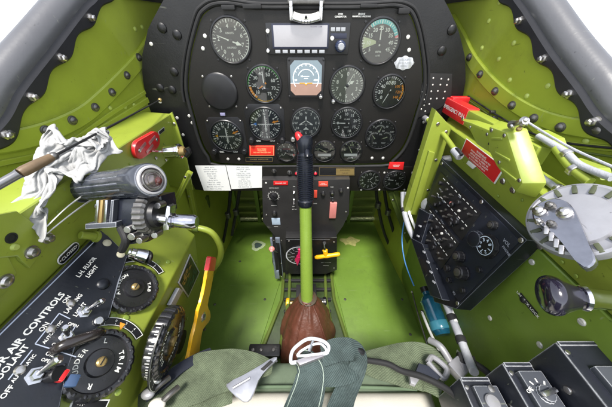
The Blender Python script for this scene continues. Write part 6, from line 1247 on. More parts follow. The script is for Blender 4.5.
459,287,551,454,287,585,439,308,598,432,286,612,425,303,635,425,331,655,419,356,677,412,386,657,400,398,600,389,425,566,386,452,561,378,458,522,382,476,544,385,473,586,380,492,580,369,490,547,357,508,520,379,511,543,365,529,555,368,549,591,383,555,631,377,578,630,396,574,666,377,597,665,402,597,672,391,609,635,402,619,653,402,630,622,389,621,596,390,601,580,378,600,553,381,622,539,376,615,506,370,639,476,380,669,493,385,673,457,400,693,477,390,710,435,389,721,468,398,745,466,395,755,499,386,736,531,391,759,537,403,767,556,399,794,582,415,768,581,423,761,629,427,740,602,422,731,566,435,707,562,432,707,594,439,729,621,459,720,623,460,747,654,452,789,652,443,820,672,437,835,721,454,846,742,460,834,698,469,805,726,486,780,728,496,750,693,478,741,672,
438,304,534,461,314,549,445,306,571,423,292,570,410,295,604,408,313,645,406,340,660,401,372,671,391,388,625,391,426,609,379,453,594,369,450,550,358,473,531,367,471,567,372,474,605,358,487,586,345,502,558,363,503,607,355,531,633,374,542,684,358,561,711,356,581,712,382,577,751,367,600,729,386,602,738,388,621,707,374,617,676,378,634,657,373,619,627,380,599,609,370,613,578,367,604,532,363,640,531,364,667,510,360,673,460,370,692,475,381,716,502,368,713,452,364,737,462,371,758,470,370,749,509,370,771,527,376,752,561,378,782,584,392,754,590,403,754,639,406,733,595,413,716,610,415,701,575,419,689,542,426,682,576,418,692,609,442,693,616,444,717,652,441,758,643,433,787,669,431,799,715,451,792,741,448,779,688,467,758,692,465,736,735,484,715,748,480,708,696,
448,344,546,438,326,533,447,330,577,428,315,575,406,315,577,394,308,615,392,322,670,388,357,671,381,392,658,375,415,617,369,432,582,359,452,580,343,457,543,344,478,563,351,465,592,355,481,623,335,491,603,351,505,652,362,519,716,366,543,767,374,566,803,352,573,761,358,584,794,371,601,783,360,620,759,367,624,726,355,605,694,361,628,669,364,604,648,361,588,607,355,591,547,348,629,531,346,646,482,343,676,479,354,693,487,374,691,517,363,706,505,350,724,481,362,733,516,351,750,485,353,770,510,354,752,558,356,773,593,369,744,597,382,745,643,386,727,604,397,705,611,393,698,566,400,675,566,402,672,532,417,660,559,408,675,596,426,669,612,428,695,643,426,735,643,433,748,677,423,765,699,433,752,728,447,728,703,459,698,675,455,701,721,447,708,762,468,686,746,
430,354,537,435,350,571,417,330,552,424,341,595,412,329,610,394,332,633,376,320,645,374,343,671,368,377,659,362,397,614,355,428,604,350,432,564,337,451,573,323,467,587,335,469,615,356,454,625,342,482,656,333,522,704,349,534,777,344,559,783,354,559,825,344,589,829,336,580,778,342,604,781,348,600,742,339,611,712,335,623,665,342,628,627,344,602,606,349,622,577,332,616,524,328,639,489,343,653,529,351,673,525,343,698,515,360,695,536,363,717,540,343,715,512,336,737,506,342,742,546,329,767,544,335,771,596,348,737,591,359,748,640,369,725,615,382,702,628,380,695,583,387,677,588,380,666,541,390,646,534,406,640,551,401,659,577,410,658,612,412,675,635,410,715,640,421,719,674,407,729,701,423,706,710,435,689,672,434,667,707,443,661,746,428,691,740,442,688,772,
407,363,552,422,382,578,408,369,602,395,345,582,397,362,631,380,346,633,370,330,607,357,342,647,352,371,662,350,397,645,345,414,619,336,427,594,326,430,558,318,445,584,332,442,616,344,446,657,354,481,705,339,519,774,323,554,799,335,558,848,326,580,849,322,574,799,316,592,776,331,574,736,319,589,698,330,584,656,328,593,610,318,614,586,324,600,541,320,625,545,333,643,554,329,664,532,320,667,487,325,688,498,331,689,537,346,689,547,343,709,560,325,711,544,314,728,528,319,735,571,312,766,588,324,744,610,336,727,622,354,721,664,367,704,639,367,707,596,371,686,607,372,668,588,379,653,582,377,631,562,391,637,582,398,643,610,391,660,604,395,665,626,397,687,628,404,698,655,399,698,688,418,677,665,413,655,710,411,673,743,416,652,775,424,672,797,416,689,764,
358,349,535,388,360,539,374,390,538,372,388,582,365,366,592,353,370,618,351,350,591,343,342,621,337,361,649,330,390,646,339,391,615,330,406,606,318,408,565,309,425,583,313,443,626,325,472,653,335,485,733,334,511,813,329,536,834,315,546,856,303,571,826,300,567,774,315,555,735,300,576,693,307,568,644,302,579,601,301,599,577,305,589,533,297,613,524,304,627,499,310,646,512,321,648,562,310,666,531,302,682,507,308,688,546,323,674,563,322,695,569,317,715,583,300,723,558,298,753,570,298,758,614,313,750,645,333,740,662,336,716,655,350,697,656,353,710,619,355,690,600,366,686,564,365,662,555,364,641,563,366,631,598,379,641,619,379,659,627,382,679,623,385,689,658,398,669,658,401,655,681,401,692,720,387,667,742,390,651,772,395,674,784,405,667,819,407,693,796,
325,375,512,335,354,525,335,368,555,332,398,535,337,398,577,322,387,584,330,364,591,326,345,583,324,348,625,318,370,651,323,372,618,318,391,615,305,400,589,316,412,624,330,426,644,323,459,704,318,513,734,320,533,795,312,518,833,292,537,831,301,542,797,299,540,728,283,554,692,285,553,642,281,567,597,276,588,582,283,584,545,286,605,559,277,617,528,279,638,521,294,631,543,308,631,559,305,642,585,296,651,542,281,662,542,297,670,574,305,679,594,298,700,575,296,718,592,286,740,590,299,736,610,312,730,623,318,725,657,328,718,691,333,697,675,333,701,632,337,709,601,345,694,584,347,673,561,356,668,582,348,643,574,368,652,600,363,650,632,365,676,627,373,679,655,381,655,659,381,664,700,382,701,722,390,697,770,372,665,775,380,662,828,384,692,823,402,690,829,
300,355,494,306,331,496,307,336,546,302,359,532,298,385,539,309,367,567,299,385,574,309,365,594,302,343,591,307,346,635,305,368,629,299,386,610,306,397,634,297,420,615,314,427,674,307,483,693,317,490,771,314,509,793,302,525,768,284,516,786,270,540,755,272,546,703,267,546,645,258,569,618,263,579,588,262,579,541,266,600,533,259,599,561,266,609,587,262,633,564,275,631,581,285,608,593,296,606,611,291,625,602,287,645,605,271,657,576,288,671,600,288,701,606,280,720,573,277,727,620,289,747,636,294,721,627,300,722,660,309,724,694,316,699,699,316,704,659,313,709,624,320,699,605,326,680,596,339,678,609,334,660,579,336,646,603,353,661,608,350,679,631,356,675,659,365,651,667,365,675,692,370,685,739,373,712,769,371,690,798,358,670,813,356,691,848,369,699,829,
288,373,497,281,350,488,286,340,520,281,338,552,279,361,554,286,350,577,279,370,581,281,392,581,287,369,610,288,348,618,292,359,649,293,383,644,286,401,622,295,410,662,294,453,682,306,462,740,299,482,781,300,504,771,301,508,722,285,522,708,260,530,701,244,557,678,248,566,634,246,556,585,248,560,551,246,584,566,242,606,540,248,616,571,253,593,595,255,599,620,264,606,645,266,586,633,282,582,634,284,603,640,281,622,625,267,644,613,264,672,598,271,695,579,259,727,588,269,749,606,272,754,653,287,741,669,281,716,648,290,722,687,298,712,719,299,702,681,293,702,648,297,687,632,310,686,646,327,680,655,318,672,629,313,655,598,327,654,632,344,647,634,336,666,662,347,644,667,348,666,696,350,699,712,352,712,753,359,680,762,350,686,787,345,709,810,363,718,806,
274,390,489,265,365,483,276,377,525,265,351,523,258,345,557,267,340,589,268,356,611,264,377,601,271,399,608,273,380,636,267,364,664,280,379,682,270,406,664,282,429,699,283,457,723,289,480,713,280,475,760,279,502,749,276,500,693,271,509,652,257,531,637,240,548,624,228,571,620,237,572,591,228,563,544,228,587,568,233,592,592,243,610,596,240,587,623,247,579,648,250,587,677,262,571,671,277,573,690,282,591,667,288,610,662,281,640,641,278,667,630,273,701,625,256,716,616,250,746,618,262,730,645,268,736,685,266,707,662,275,715,687,271,725,717,286,697,727,275,700,706,270,688,670,287,680,664,297,680,695,306,664,683,295,664,645,301,647,640,318,635,630,316,645,671,330,639,693,338,650,722,325,680,706,327,702,737,341,675,742,343,661,779,331,688,772,332,694,801,
242,400,473,259,402,487,250,377,508,254,382,541,265,377,567,249,367,580,246,353,610,256,367,634,249,391,631,258,414,635,258,395,665,258,399,715,265,428,720,262,449,676,276,469,674,268,483,703,257,482,737,252,512,735,259,511,702,249,519,663,237,517,623,235,535,600,223,559,589,217,578,591,209,578,542,223,601,535,219,599,590,226,604,620,245,605,625,232,588,657,234,574,684,246,572,712,264,575,710,275,594,696,271,609,673,266,630,647,271,663,655,259,689,642,247,713,647,236,737,639,252,752,667,249,729,677,250,712,677,247,690,692,250,712,713,251,722,744,261,704,767,251,698,736,264,684,735,267,672,718,262,666,693,281,652,707,281,646,676,289,631,672,302,621,683,317,612,696,314,635,723,304,663,717,299,685,741,313,667,750,319,646,758,319,655,796,313,680,783,
238,427,493,228,405,493,232,402,534,253,417,534,255,409,570,247,395,595,236,378,615,231,372,657,241,385,678,234,421,647,237,427,700,244,438,737,248,455,701,254,468,706,249,472,661,251,495,662,241,499,696,230,515,717,235,517,686,241,537,686,238,536,648,222,537,624,208,546,595,204,562,568,203,591,575,203,608,543,211,615,583,228,626,586,250,633,609,250,620,646,240,597,681,230,595,710,248,608,709,260,599,687,258,627,692,261,649,675,248,661,632,237,689,626,232,701,668,230,728,673,231,754,702,239,732,725,226,715,717,217,690,715,228,683,743,226,698,766,232,695,804,236,676,787,232,659,770,236,661,738,230,672,717,240,652,716,256,643,732,270,630,720,280,612,715,295,593,719,295,618,744,288,642,735,279,673,741,278,655,768,295,638,780,284,674,792,301,658,810,
213,437,484,230,447,503,214,424,520,229,435,547,237,437,582,230,419,604,219,396,596,214,386,635,217,401,670,222,424,685,233,452,671,222,458,714,236,475,740,224,489,704,231,481,676,226,483,643,231,505,650,222,511,684,221,529,694,231,524,661,227,541,671,226,554,643,211,563,621,193,572,607,185,582,568,181,615,554,192,625,584,207,644,571,230,656,580,236,646,628,226,626,634,221,609,666,226,628,688,236,626,660,249,643,663,240,648,685,231,677,675,214,693,646,206,716,669,207,730,708,213,739,743,228,732,780,210,705,780,197,687,770,201,666,778,203,668,824,205,651,820,222,654,842,214,641,803,212,631,767,210,656,773,203,660,734,219,638,724,238,622,734,257,601,739,274,574,742,274,605,767,266,631,756,255,658,754,264,670,782,269,638,790,258,664,821,281,662,824,
198,444,506,212,464,494,217,463,535,203,445,553,215,461,581,211,443,606,204,423,582,194,402,612,196,408,660,201,436,686,211,457,652,212,473,677,208,481,718,209,512,719,203,509,685,207,493,666,210,490,627,214,508,655,209,523,671,218,524,647,215,543,657,222,557,686,221,576,653,208,592,615,185,598,602,164,613,580,167,643,578,178,653,600,188,676,589,213,676,614,204,651,612,202,628,621,207,637,655,209,656,641,222,667,649,209,654,681,204,673,704,192,697,687,200,704,735,185,724,759,195,718,791,208,716,832,212,687,847,188,676,848,177,656,835,190,643,849,204,644,876,197,623,856,213,614,867,204,615,828,192,617,802,190,640,800,191,635,752,208,615,735,229,593,743,250,563,745,254,595,778,244,620,765,236,642,761,245,660,793,251,640,786,247,644,831,264,638,828,
188,455,532,191,470,498,211,490,523,201,478,551,187,466,566,194,467,610,186,443,611,180,424,580,174,412,632,179,434,673,188,456,649,192,479,642,193,475,684,188,484,718,185,511,713,189,496,685,192,492,650,193,506,631,201,512,650,208,519,621,204,539,633,204,542,685,207,568,680,202,592,651,191,616,625,165,628,618,143,645,605,150,664,626,159,685,618,173,691,636,173,668,634,177,646,640,184,643,671,183,667,660,187,689,661,184,666,700,171,701,714,174,714,738,177,688,779,184,694,815,176,717,851,188,711,886,189,683,892,191,661,903,168,661,891,168,639,878,186,643,888,189,623,882,205,619,901,202,593,881,187,599,847,184,624,838,174,634,804,186,611,763,206,583,741,229,552,745,234,585,776,225,613,769,223,629,786,230,644,816,239,629,799,254,621,804,251,623,838,
170,460,525,183,488,539,196,509,524,203,503,559,200,488,589,177,482,584,175,465,608,174,452,576,162,429,601,156,427,655,165,455,654,166,473,634,169,478,664,173,467,688,168,485,713,170,499,690,175,497,657,177,507,637,189,512,667,194,529,655,191,525,619,191,547,623,204,556,649,188,575,640,174,607,652,154,638,660,129,650,655,122,680,647,136,696,659,144,683,679,144,664,669,151,651,697,162,676,678,164,654,715,159,699,688,160,678,743,164,680,770,154,713,790,163,712,831,163,691,862,171,690,892,167,707,928,181,689,935,174,671,907,182,662,933,167,645,916,183,641,937,182,633,912,196,625,931,197,600,928,187,598,885,175,619,872,165,625,838,168,606,785,188,575,749,211,542,752,218,575,784,211,603,781,219,616,807,223,625,836,238,621,822,237,613,801,248,604,811,
152,471,526,168,500,521,182,522,540,199,532,558,203,511,593,185,502,604,174,489,617,163,474,584,155,450,572,158,446,624,142,449,666,146,472,640,147,485,656,147,469,678,149,479,710,154,504,715,154,500,673,160,502,641,171,514,664,185,528,693,178,528,649,176,537,624,185,549,669,177,572,685,154,594,657,147,627,692,127,652,696,109,667,688,109,699,685,125,706,707,127,678,692,136,667,718,139,683,711,146,668,744,144,707,717,149,698,755,148,678,782,155,686,812,144,700,857,149,707,894,155,691,914,158,687,949,170,691,978,175,669,963,161,671,930,170,657,947,168,638,948,181,640,975,182,620,962,175,606,939,183,612,907,174,594,908,168,600,856,176,593,810,172,568,755,195,537,773,200,574,781,195,595,799,210,600,822,220,603,854,241,610,861,229,594,828,229,597,802,
133,485,525,151,512,527,164,532,548,178,543,583,188,524,587,182,501,572,165,498,595,156,491,621,155,465,609,138,440,614,131,459,634,129,471,668,129,489,648,127,491,679,124,477,708,137,489,729,141,499,695,138,509,656,151,518,649,162,520,690,168,538,691,161,537,651,166,559,652,157,564,710,143,596,703,124,629,691,135,647,733,112,652,720,98,675,719,99,703,731,115,687,725,120,669,725,128,687,738,138,695,756,131,715,739,140,722,770,140,699,797,145,672,823,156,669,856,143,686,884,135,693,919,144,699,951,149,688,990,162,664,999,155,667,963,157,657,933,157,651,963,161,636,986,167,615,983,167,625,947,169,625,913,162,606,909,168,581,888,178,573,831,158,566,781,175,535,757,183,564,793,196,573,813,212,576,825,214,583,860,239,581,868,245,575,821,228,577,815,
118,498,532,134,520,539,148,532,566,161,539,600,171,520,606,164,512,564,162,487,559,144,494,594,142,473,609,122,448,602,128,438,649,117,459,665,111,482,668,113,504,665,118,505,703,117,501,737,132,513,747,129,522,716,123,520,679,143,525,701,132,541,661,141,551,686,134,566,658,132,580,703,126,601,743,107,630,722,128,632,751,121,653,756,100,659,747,92,690,762,112,699,759,117,675,755,134,667,759,131,684,777,126,704,774,118,723,776,135,722,815,134,697,834,138,667,856,155,670,892,146,675,920,141,676,953,129,685,974,139,666,995,146,644,981,144,654,947,155,641,921,151,630,951,146,617,979,159,606,948,157,624,917,161,621,883,153,595,875,160,566,857,168,549,806,162,523,780,182,535,799,187,554,823,207,549,809,202,565,850,220,560,871,232,550,844,227,552,808,
101,502,550,120,517,557,130,536,577,142,534,612,152,515,616,148,513,583,143,496,558,133,476,573,127,482,621,110,454,624,107,435,659,114,446,703,102,466,692,106,488,705,99,517,692,109,527,717,107,526,754,120,536,764,128,550,744,124,561,719,108,551,705,100,556,672,114,570,691,109,602,696,102,604,738,101,624,763,111,640,760,122,637,787,111,658,782,99,671,772,110,686,788,121,675,789,133,655,789,132,675,804,124,695,806,110,704,793,115,721,820,128,714,861,127,687,867,133,672,886,148,656,905,138,660,934,126,666,948,123,655,983,130,640,958,138,642,927,147,641,886,141,627,912,139,621,945,143,600,945,147,611,908,145,622,869,147,606,832,160,582,825,167,549,841,161,530,818,174,515,811,182,537,841,195,515,815,203,532,840,200,543,872,216,517,859,217,516,821,
83,515,547,100,525,549,110,529,585,121,540,615,127,511,628,121,512,592,113,492,569,121,490,604,100,471,619,94,453,664,79,419,666,86,418,720,86,446,708,88,481,710,97,508,735,84,528,716,88,552,716,98,561,741,98,553,777,111,574,782,108,579,744,92,586,733,76,582,707,76,612,711,86,630,733,80,638,772,92,650,773,101,632,791,108,644,816,97,661,799,97,684,804,113,678,819,117,659,814,130,658,832,124,681,833,113,697,827,95,710,817,106,715,856,117,701,891,115,674,891,127,675,917,133,652,902,124,648,927,114,642,955,121,619,961,121,622,925,126,634,898,129,631,865,130,614,897,129,596,920,139,591,892,133,609,850,141,578,849,144,555,814,152,547,853,163,531,864,160,509,835,175,520,868,180,500,838,188,514,881,196,491,852,208,499,888,214,489,849,
71,509,569,76,531,577,93,513,581,95,538,599,106,524,629,98,505,612,90,486,589,99,496,646,92,473,670,68,450,674,47,416,689,52,395,708,57,421,730,76,447,750,77,496,738,90,528,773,81,548,759,73,561,727,82,576,750,76,568,781,84,585,790,96,602,782,80,606,751,61,615,752,61,646,754,73,666,763,74,655,797,85,637,800,93,631,827,88,655,820,84,677,816,99,675,847,102,657,829,115,646,846,116,669,856,108,690,860,92,690,838,86,711,856,97,706,891,106,690,922,109,670,944,110,656,919,118,650,884,109,632,914,102,613,939,111,597,917,109,612,886,102,624,852,117,612,858,121,597,882,126,575,879,116,591,825,131,570,814,134,540,861,144,512,845,148,530,890,160,512,891,163,490,860,175,502,899,180,482,867,193,490,901,201,469,873,217,476,892,
54,504,585,56,528,583,69,509,598,85,518,615,86,534,637,79,505,652,71,491,611,79,477,630,66,477,685,52,445,732,25,424,710,14,391,706,26,391,748,47,416,772,61,467,774,65,517,766,73,542,797,62,554,767,56,572,741,67,587,759,61,584,798,71,600,784,80,608,811,72,625,794,59,639,791,55,663,786,68,679,802,65,663,820,69,640,824,74,645,846,75,667,842,85,672,859,87,654,861,94,636,860,102,654,870,98,676,888,85,687,878,72,694,850,73,705,893,85,690,920,93,667,927,95,644,943,101,649,899,97,628,883,91,609,899,88,585,905,89,584,864,79,601,850,95,603,825,103,587,840,102,566,866,101,561,816,113,537,811,124,508,844,129,488,887,144,486,910,149,511,943,161,492,927,159,469,892,176,485,923,181,463,895,200,465,922,210,449,903,
56,476,604,51,489,599,46,510,621,67,515,628,72,533,618,65,528,652,58,500,649,60,481,640,62,457,644,38,458,710,19,424,755,3,422,714,0,399,743,22,401,781,42,442,806,46,495,798,47,534,796,52,561,820,44,572,790,44,584,755,50,602,771,52,609,798,64,605,826,74,621,837,53,627,819,48,649,818,48,674,820,61,680,834,55,661,850,56,640,852,64,648,869,66,662,873,76,654,878,74,632,872,79,637,896,88,657,896,74,670,900,60,679,879,55,697,882,65,687,918,74,667,935,76,644,933,86,626,928,77,623,900,70,608,877,67,583,881,73,562,878,70,560,843,71,572,815,87,564,809,84,548,833,92,536,831,105,522,867,127,525,906,121,504,949,117,477,965,131,485,993,150,487,989,145,466,953,161,453,932,180,467,947,180,444,920,196,447,943]
assert len(cloth_points) == 3*(cloth_rows+1)**2
RGP = Plane((-.335,.27,-.165), (1,0,0), (.40,-.30,.86))
c0 = RGP.pt(72,178); ex = RGP.pt(82,178)-c0; ey = RGP.pt(72,168)-c0
T = Thing('rag', 'crumpled off white cloth heaped on the left ledge behind the throttle', 'cloth', M=Matrix.Translation(c0))
b = MB(); vv = []; turn = RD(20)
for i in range(0, len(cloth_points), 3):
    u0, v0, h0 = -(cloth_points[i]/999-.5)*12.4, (cloth_points[i+1]/999-.5)*8.8, cloth_points[i+2]/999*cloth_size[2]
    u, v = u0*cos(turn) - v0*sin(turn), u0*sin(turn) + v0*cos(turn)
    vv.append(b.bm.verts.new(ex*u + ey*v + RGP.n*(h0*.075 - .004)))
for i in range(cloth_rows):
    for j in range(cloth_rows):
        q = i*(cloth_rows+1)+j; b.bm.faces.new((vv[q], vv[q+1], vv[q+cloth_rows+2], vv[q+cloth_rows+1]))
o_ = T.part('fabric', b, CLOTH, ang=100)
m_ = o_.modifiers.new('subdivision', 'SUBSURF'); m_.levels = 1; m_.render_levels = 1
m_ = o_.modifiers.new('thickness', 'SOLIDIFY'); m_.thickness = .0006; m_.offset = 0
# loose strap edges below the rag
for k_, (pts, lab) in enumerate([([(88,192),(66,208),(44,229)], 'thin white tape edge hanging below the cloth bundle'), ([(94,198),(74,212),(50,231)], 'second thin white tape below the cloth beside the throttle fins')]):
    T = Thing('cloth_tape', lab, 'tape', plane=LS, at=pts[1], off=.012); P = catmull([T.l(*p) for p in pts], 6); 
    b = MB(); b.ribbon(P, [V((.002,.003,.003))]*len(P)); T.part('tape', b, WHITE)
# diamond placard, white rod, hoop, flap lever
T = Thing('diamond_placard', 'diamond shaped dark placard with orange and green map pattern on the console side', 'placard', plane=LI, at=(188,276), off=.001)
D = [(190,254),(199.5,272),(188,297.5),(178,283)]
cen = (188.9,276.5); ins = lambda k: [(cen[0]+(x-cen[0])*k, cen[1]+(y-cen[1])*k) for x, y in D]
b = MB(); b.prism([T.l(*p) for p in D], -.0005, .0009, .0002); T.part('border', b, mat('grey_lettering', (.5,.52,.56)))
b = MB(); b.prism([T.l(*p) for p in ins(.90)], 0, .0013, .0002); T.part('face', b, BLACK)
b = MB()
for k_ in range(26):
    t = random.random(); s_ = random.random(); a = V((*D[0],0)).lerp(V((*D[3],0)), .2+.7*t); c = V((*D[1],0)).lerp(V((*D[2],0)), .1+.7*t); q = a.lerp(c, .12+.36*s_); p = T.l(q.x, q.y); w_ = .002+.003*random.random()
    b.quad([(p.x-w_,p.y-w_*.6,.0015+k_*2e-6),(p.x+w_,p.y-w_*.5,.0015+k_*2e-6),(p.x+w_*.8,p.y+w_*.7,.0015+k_*2e-6),(p.x-w_*.9,p.y+w_*.5,.0015+k_*2e-6)])
T.part('orange_pattern', b, mat('muted_ochre', (.32,.22,.06), .5)); b = MB()
for k_ in range(26):
    t = random.random(); s_ = random.random(); a = V((*D[0],0)).lerp(V((*D[3],0)), .2+.7*t); c = V((*D[1],0)).lerp(V((*D[2],0)), .1+.7*t); q = a.lerp(c, .54+.34*s_); p = T.l(q.x, q.y); w_ = .002+.003*random.random()
    b.quad([(p.x-w_,p.y-w_*.6,.0016+k_*2e-6),(p.x+w_,p.y-w_*.5,.0016+k_*2e-6),(p.x+w_*.8,p.y+w_*.7,.0016+k_*2e-6),(p.x-w_*.9,p.y+w_*.5,.0016+k_*2e-6)])
T.part('green_pattern', b, mat('muted_teal', (.05,.13,.09), .5))
T = Thing('slide_rod', 'short pale metal strip below the diamond placard', 'strip', plane=LI, at=(175,296), off=.006)
b = MB(); P = [T.l(*p) for p in ((178,288),(182,290),(173,307),(169,305))]; b.prism(P, -.004, .003, .001); T.part('strip', b, HOSE); screw(T, T3(T.l(179,291)+V((0,0,.003))), .003, BOLT)
HP = Plane((0,.40,0),(1,0,0),(0,-1,0))
T = Thing('hoop_handle', 'bent green tube handle above the red tipped lever', 'handle', plane=HP, at=(208,240))
b = MB(); b.tube([T.l(*p) for p in [(180,229),(192,228),(203,229),(212,233),(218,241),(221,251),(219,261),(214,268),(209,271)]], .0072, 14); T.part('tube', b, GREEN)
b = MB(); b.cyl(T.l(193,228), T.l(199,228.5), .0095); T.part('sleeve', b, GDARK)
T = Thing('flap_lever', 'yellow lever with a red tip standing beside the left floor panel', 'lever', plane=LI, at=(203,318), off=.055)
stem = smoothpoly([(206.8,269),(212.6,270),(210.5,284),(207.5,299),(206,306),(208.6,311),(209.5,317),(207,323),(202,328),(199.5,338),(198,352),(194,368),(185,368),(188.5,352),(190.5,340),(193,330),(195.5,321),(197,311),(199.5,304),(201.5,296),(204.5,282)], 2)
b = MB(); b.prism([T.l(*p) for p in stem], -.003, .003, .002, 3); T.part('yellow_arm', b, YEL)
b = MB(); b.prism([T.l(*p) for p in [(209.5,256.5),(214,257),(214.5,259),(212.8,271),(206.3,270.5),(208.8,258)]], -.0045, .0045, .003, 3); T.part('red_tip', b, RED)
q = T.l(203,317,.003); b = MB(); b.lathe([(.0055,0),(.0075,.003),(.005,.005)], 6, T3(q)); T.part('pivot_bolt', b, BOLT); b = MB(); b.lathe([(.010,-.001),(.010,.001)], 20, T3(q)); T.part('washer', b, STEEL)
T = Thing('lever_bracket', 'yellow green curved bracket at the foot of the yellow lever', 'bracket', plane=LI, at=(183,365), off=.03)
b = MB(); b.prism([T.l(*p) for p in [(191,352),(199,354),(192,366),(178,380),(168,388),(172,376),(182,366)]], -.01, .006, .002); T.part('bracket', b, GREEN)
# ================================================================== RIGHT SIDE
T = Thing('emergency_release_bar', 'green bar with a red painted end lettered EMERGENCY PULL beside the panel', 'bar', M=Matrix.Translation(CAM + V((.345,.46,-.155))))
b = MB(); b.box((0,-.045,0), (.022,.19,.030), .003); T.part('green_bar', b, GREEN)
b = MB(); b.box((-.0,.092,0.001), (.024,.098,.034), .003); T.part('red_end', b, RED)
b = MB(); b.box((.012,.126,.014), (.040,.018,.018), .004); T.part('red_lug', b, RED)
b = MB(); Mx = Matrix(((0,0,-1),(-1,0,0),(0,1,0))).to_4x4(); 
def side_text(b, t, s, y, z, x):
    vv, pp = glyphs(t, .02); vs = [b.bm.verts.new(V((x, y - p.x*s, z + p.y*s))) for p in vv]
    for p in pp: b.bm.faces.new([vs[i] for i in p])
side_text(b, 'EMERGENCY PULL', .0112, .092, .0, -.0124); T.part('lettering', b, WHITE)
for y in (.05,-.03,-.11):
    b = MB(); b.cyl((-.011,y,-.004),(-.0135,y,-.004),.004); T.part('rivet', b, BOLT)
# warning placard
T = Thing('warning_placard', 'large red placard headed WARNING on the right green beam', 'placard', plane=RB, at=(482,160), off=.001)
c4 = [T.l(*p) for p in ((466.5,138.5),(505,168),(495,184),(461,151.5))]
b = MB(); b.prism(c4, -.0005, .0008, .0002); T.part('border', b, WHITE)
cc = sum(c4, V((0,0,0)))/4; b = MB(); b.prism([cc + (p-cc)*.955 for p in c4], .0, .0012, .0002); T.part('face', b, REDP)
L1 = (c4[1]-c4[0]).length; H1 = (c4[3]-c4[0]).length; SH = (c4[0].x-c4[3].x)/abs(c4[0].y-c4[3].y); b = MB()
for i, (t, s_) in enumerate([('WARNING', H1*.19),('STOW CANOPY RELEASE PIN',H1*.145),('BEFORE SEAT IS ARMED OR',H1*.145),('DO NOT OPEN THE CANOPY',H1*.145),('IN A TURN ABOVE 200 K',H1*.145)]):
    b.text(t, s_, cc.x + (H1*(.30-.165*i))*SH, cc.y + H1*(.30 - .165*i), .0015, atan2((c4[1]-c4[0]).y, (c4[1]-c4[0]).x), .02)
T.part('lettering', b, WHITE)
T = Thing('paper_tab', 'tiny white tab stuck under the red warning placard', 'tab', plane=RB, at=(472,163.5), off=.001)
b = MB(); b.prism([T.l(*p) for p in ((469,160.5),(476.5,166.5),(473.5,169),(467,163.5))], 0, .002, .0006); T.part('tab', b, WHITE)
# crank gearbox: faceted green housing
T = Thing('crank_gearbox', 'faceted bright green housing of the canopy crank on the right beam', 'gearbox', plane=RB, at=(525,155), off=.0)
def wedge(T, base_, top_, z0, z1, name, m, bev=.003):
    b = MB(); A = [T.l(*p) for p in base_]; B_ = [T.l(*p) for p in top_]
    vb = [b.bm.verts.new((p.x, p.y, z0)) for p in A]; vt = [b.bm.verts.new((p.x, p.y, z1)) for p in B_]; n = len(A)
    fs = [b.bm.faces.new(vb), b.bm.faces.new(vt)] + [b.bm.faces.new((vb[i], vb[(i+1) % n], vt[(i+1) % n], vt[i])) for i in range(n)]
    bmesh.ops.recalc_face_normals(b.bm, faces=fs); b._bev(fs, bev); return T.part(name, b, m)
wedge(T, [(500,120),(528,128),(548,183),(536,199),(512,168),(500,150)], [(505,124),(524,130),(541,181),(533,190),(512,163),(504,148)], .0, .024, 'housing', GREEN)
wedge(T, [(462,118),(478,120),(510,130),(512,146),(505,158),(482,146),(472,126)], [(470,119),(480,122),(506,132),(508,144),(502,154),(485,143),(476,126)], .0, .014, 'arm_cover', GREEN)
b = MB(); a, c = T.l(499,141), T.l(505,147); b.box(((a.x+c.x)/2,(a.y+c.y)/2,.0155),(abs(c.x-a.x),abs(c.y-a.y)*1.1,.003),.0006); T.part('notch', b, BLACKM)
for p0_, p1_ in [((508,136),(520,136)),((512,150),(528,158)),((518,166),(535,178))]:
    b = MB(); a, c = T.l(*p0_), T.l(*p1_); d_ = c-a; b.box(((a.x+c.x)/2,(a.y+c.y)/2,.0245), (d_.length,.0035,.003), .001, Matrix.Rotation(atan2(d_.y,d_.x),3,'Z')); T.part('rib', b, GREEN)
for x, y in [(508,128),(522,133),(538,178),(516,160),(478,126),(496,133),(506,152)]:
    q = T.l(x, y); screw(T, T3((q.x,q.y,.0242 if (x, y) not in ((478,126),(496,133),(506,152)) else .0142)), .0030, BOLT)
for k_, (pp_, zz_, lab_) in enumerate([([(540,130),(556,138),(560,150),(546,146)], .012, 'small angular green bracket on the wall above the crank disc'), ([(572,158),(600,168),(604,180),(580,174)], .010, 'flat green bracket on the wall right of the crank gearbox')]):
    PW_ = Plane((.362,0,0),(0,-1,0),(-1,0,0)); TB = Thing('wall_bracket', lab_, 'bracket', plane=PW_, at=pp_[0], off=.012); b = MB(); b.prism([TB.l(*p) for p in pp_], -.012, zz_*.4, .0015); TB.part('plate', b, GREEN)
    q = (TB.l(*pp_[0]) + TB.l(*pp_[2]))/2; screw(TB, T3((q.x,q.y,zz_*.4)), .004, BOLT); q = (TB.l(*pp_[1]) + TB.l(*pp_[2]))/2; screw(TB, T3((q.x-.004,q.y,zz_*.4)), .003, DBOLT)
T = Thing('pulley_fitting', 'worn metal pulley fitting above the green crank housing', 'pulley', plane=RB, at=(519,123), off=.016)
b = MB(); b.turned(T.l(511,125), T.l(526,121,.004), [(.0045,0),(.0065,.1),(.004,.35),(.004,.65),(.0065,.9),(.0045,1)], 24); T.part('pulley', b, BOLT)
for x, y in [(512,126),(525,120),(519,129)]: b = MB(); q = T.l(x,y,.004); b.sphere(q, .0036); T.part('fitting', b, BOLT if x != 519 else GOLD)
b = MB(); b.tube([T.l(526,121), T.l(545,133), T.l(575,150), T.l(620,170)], .0014, 8); T.part('cable', b, HOSE)
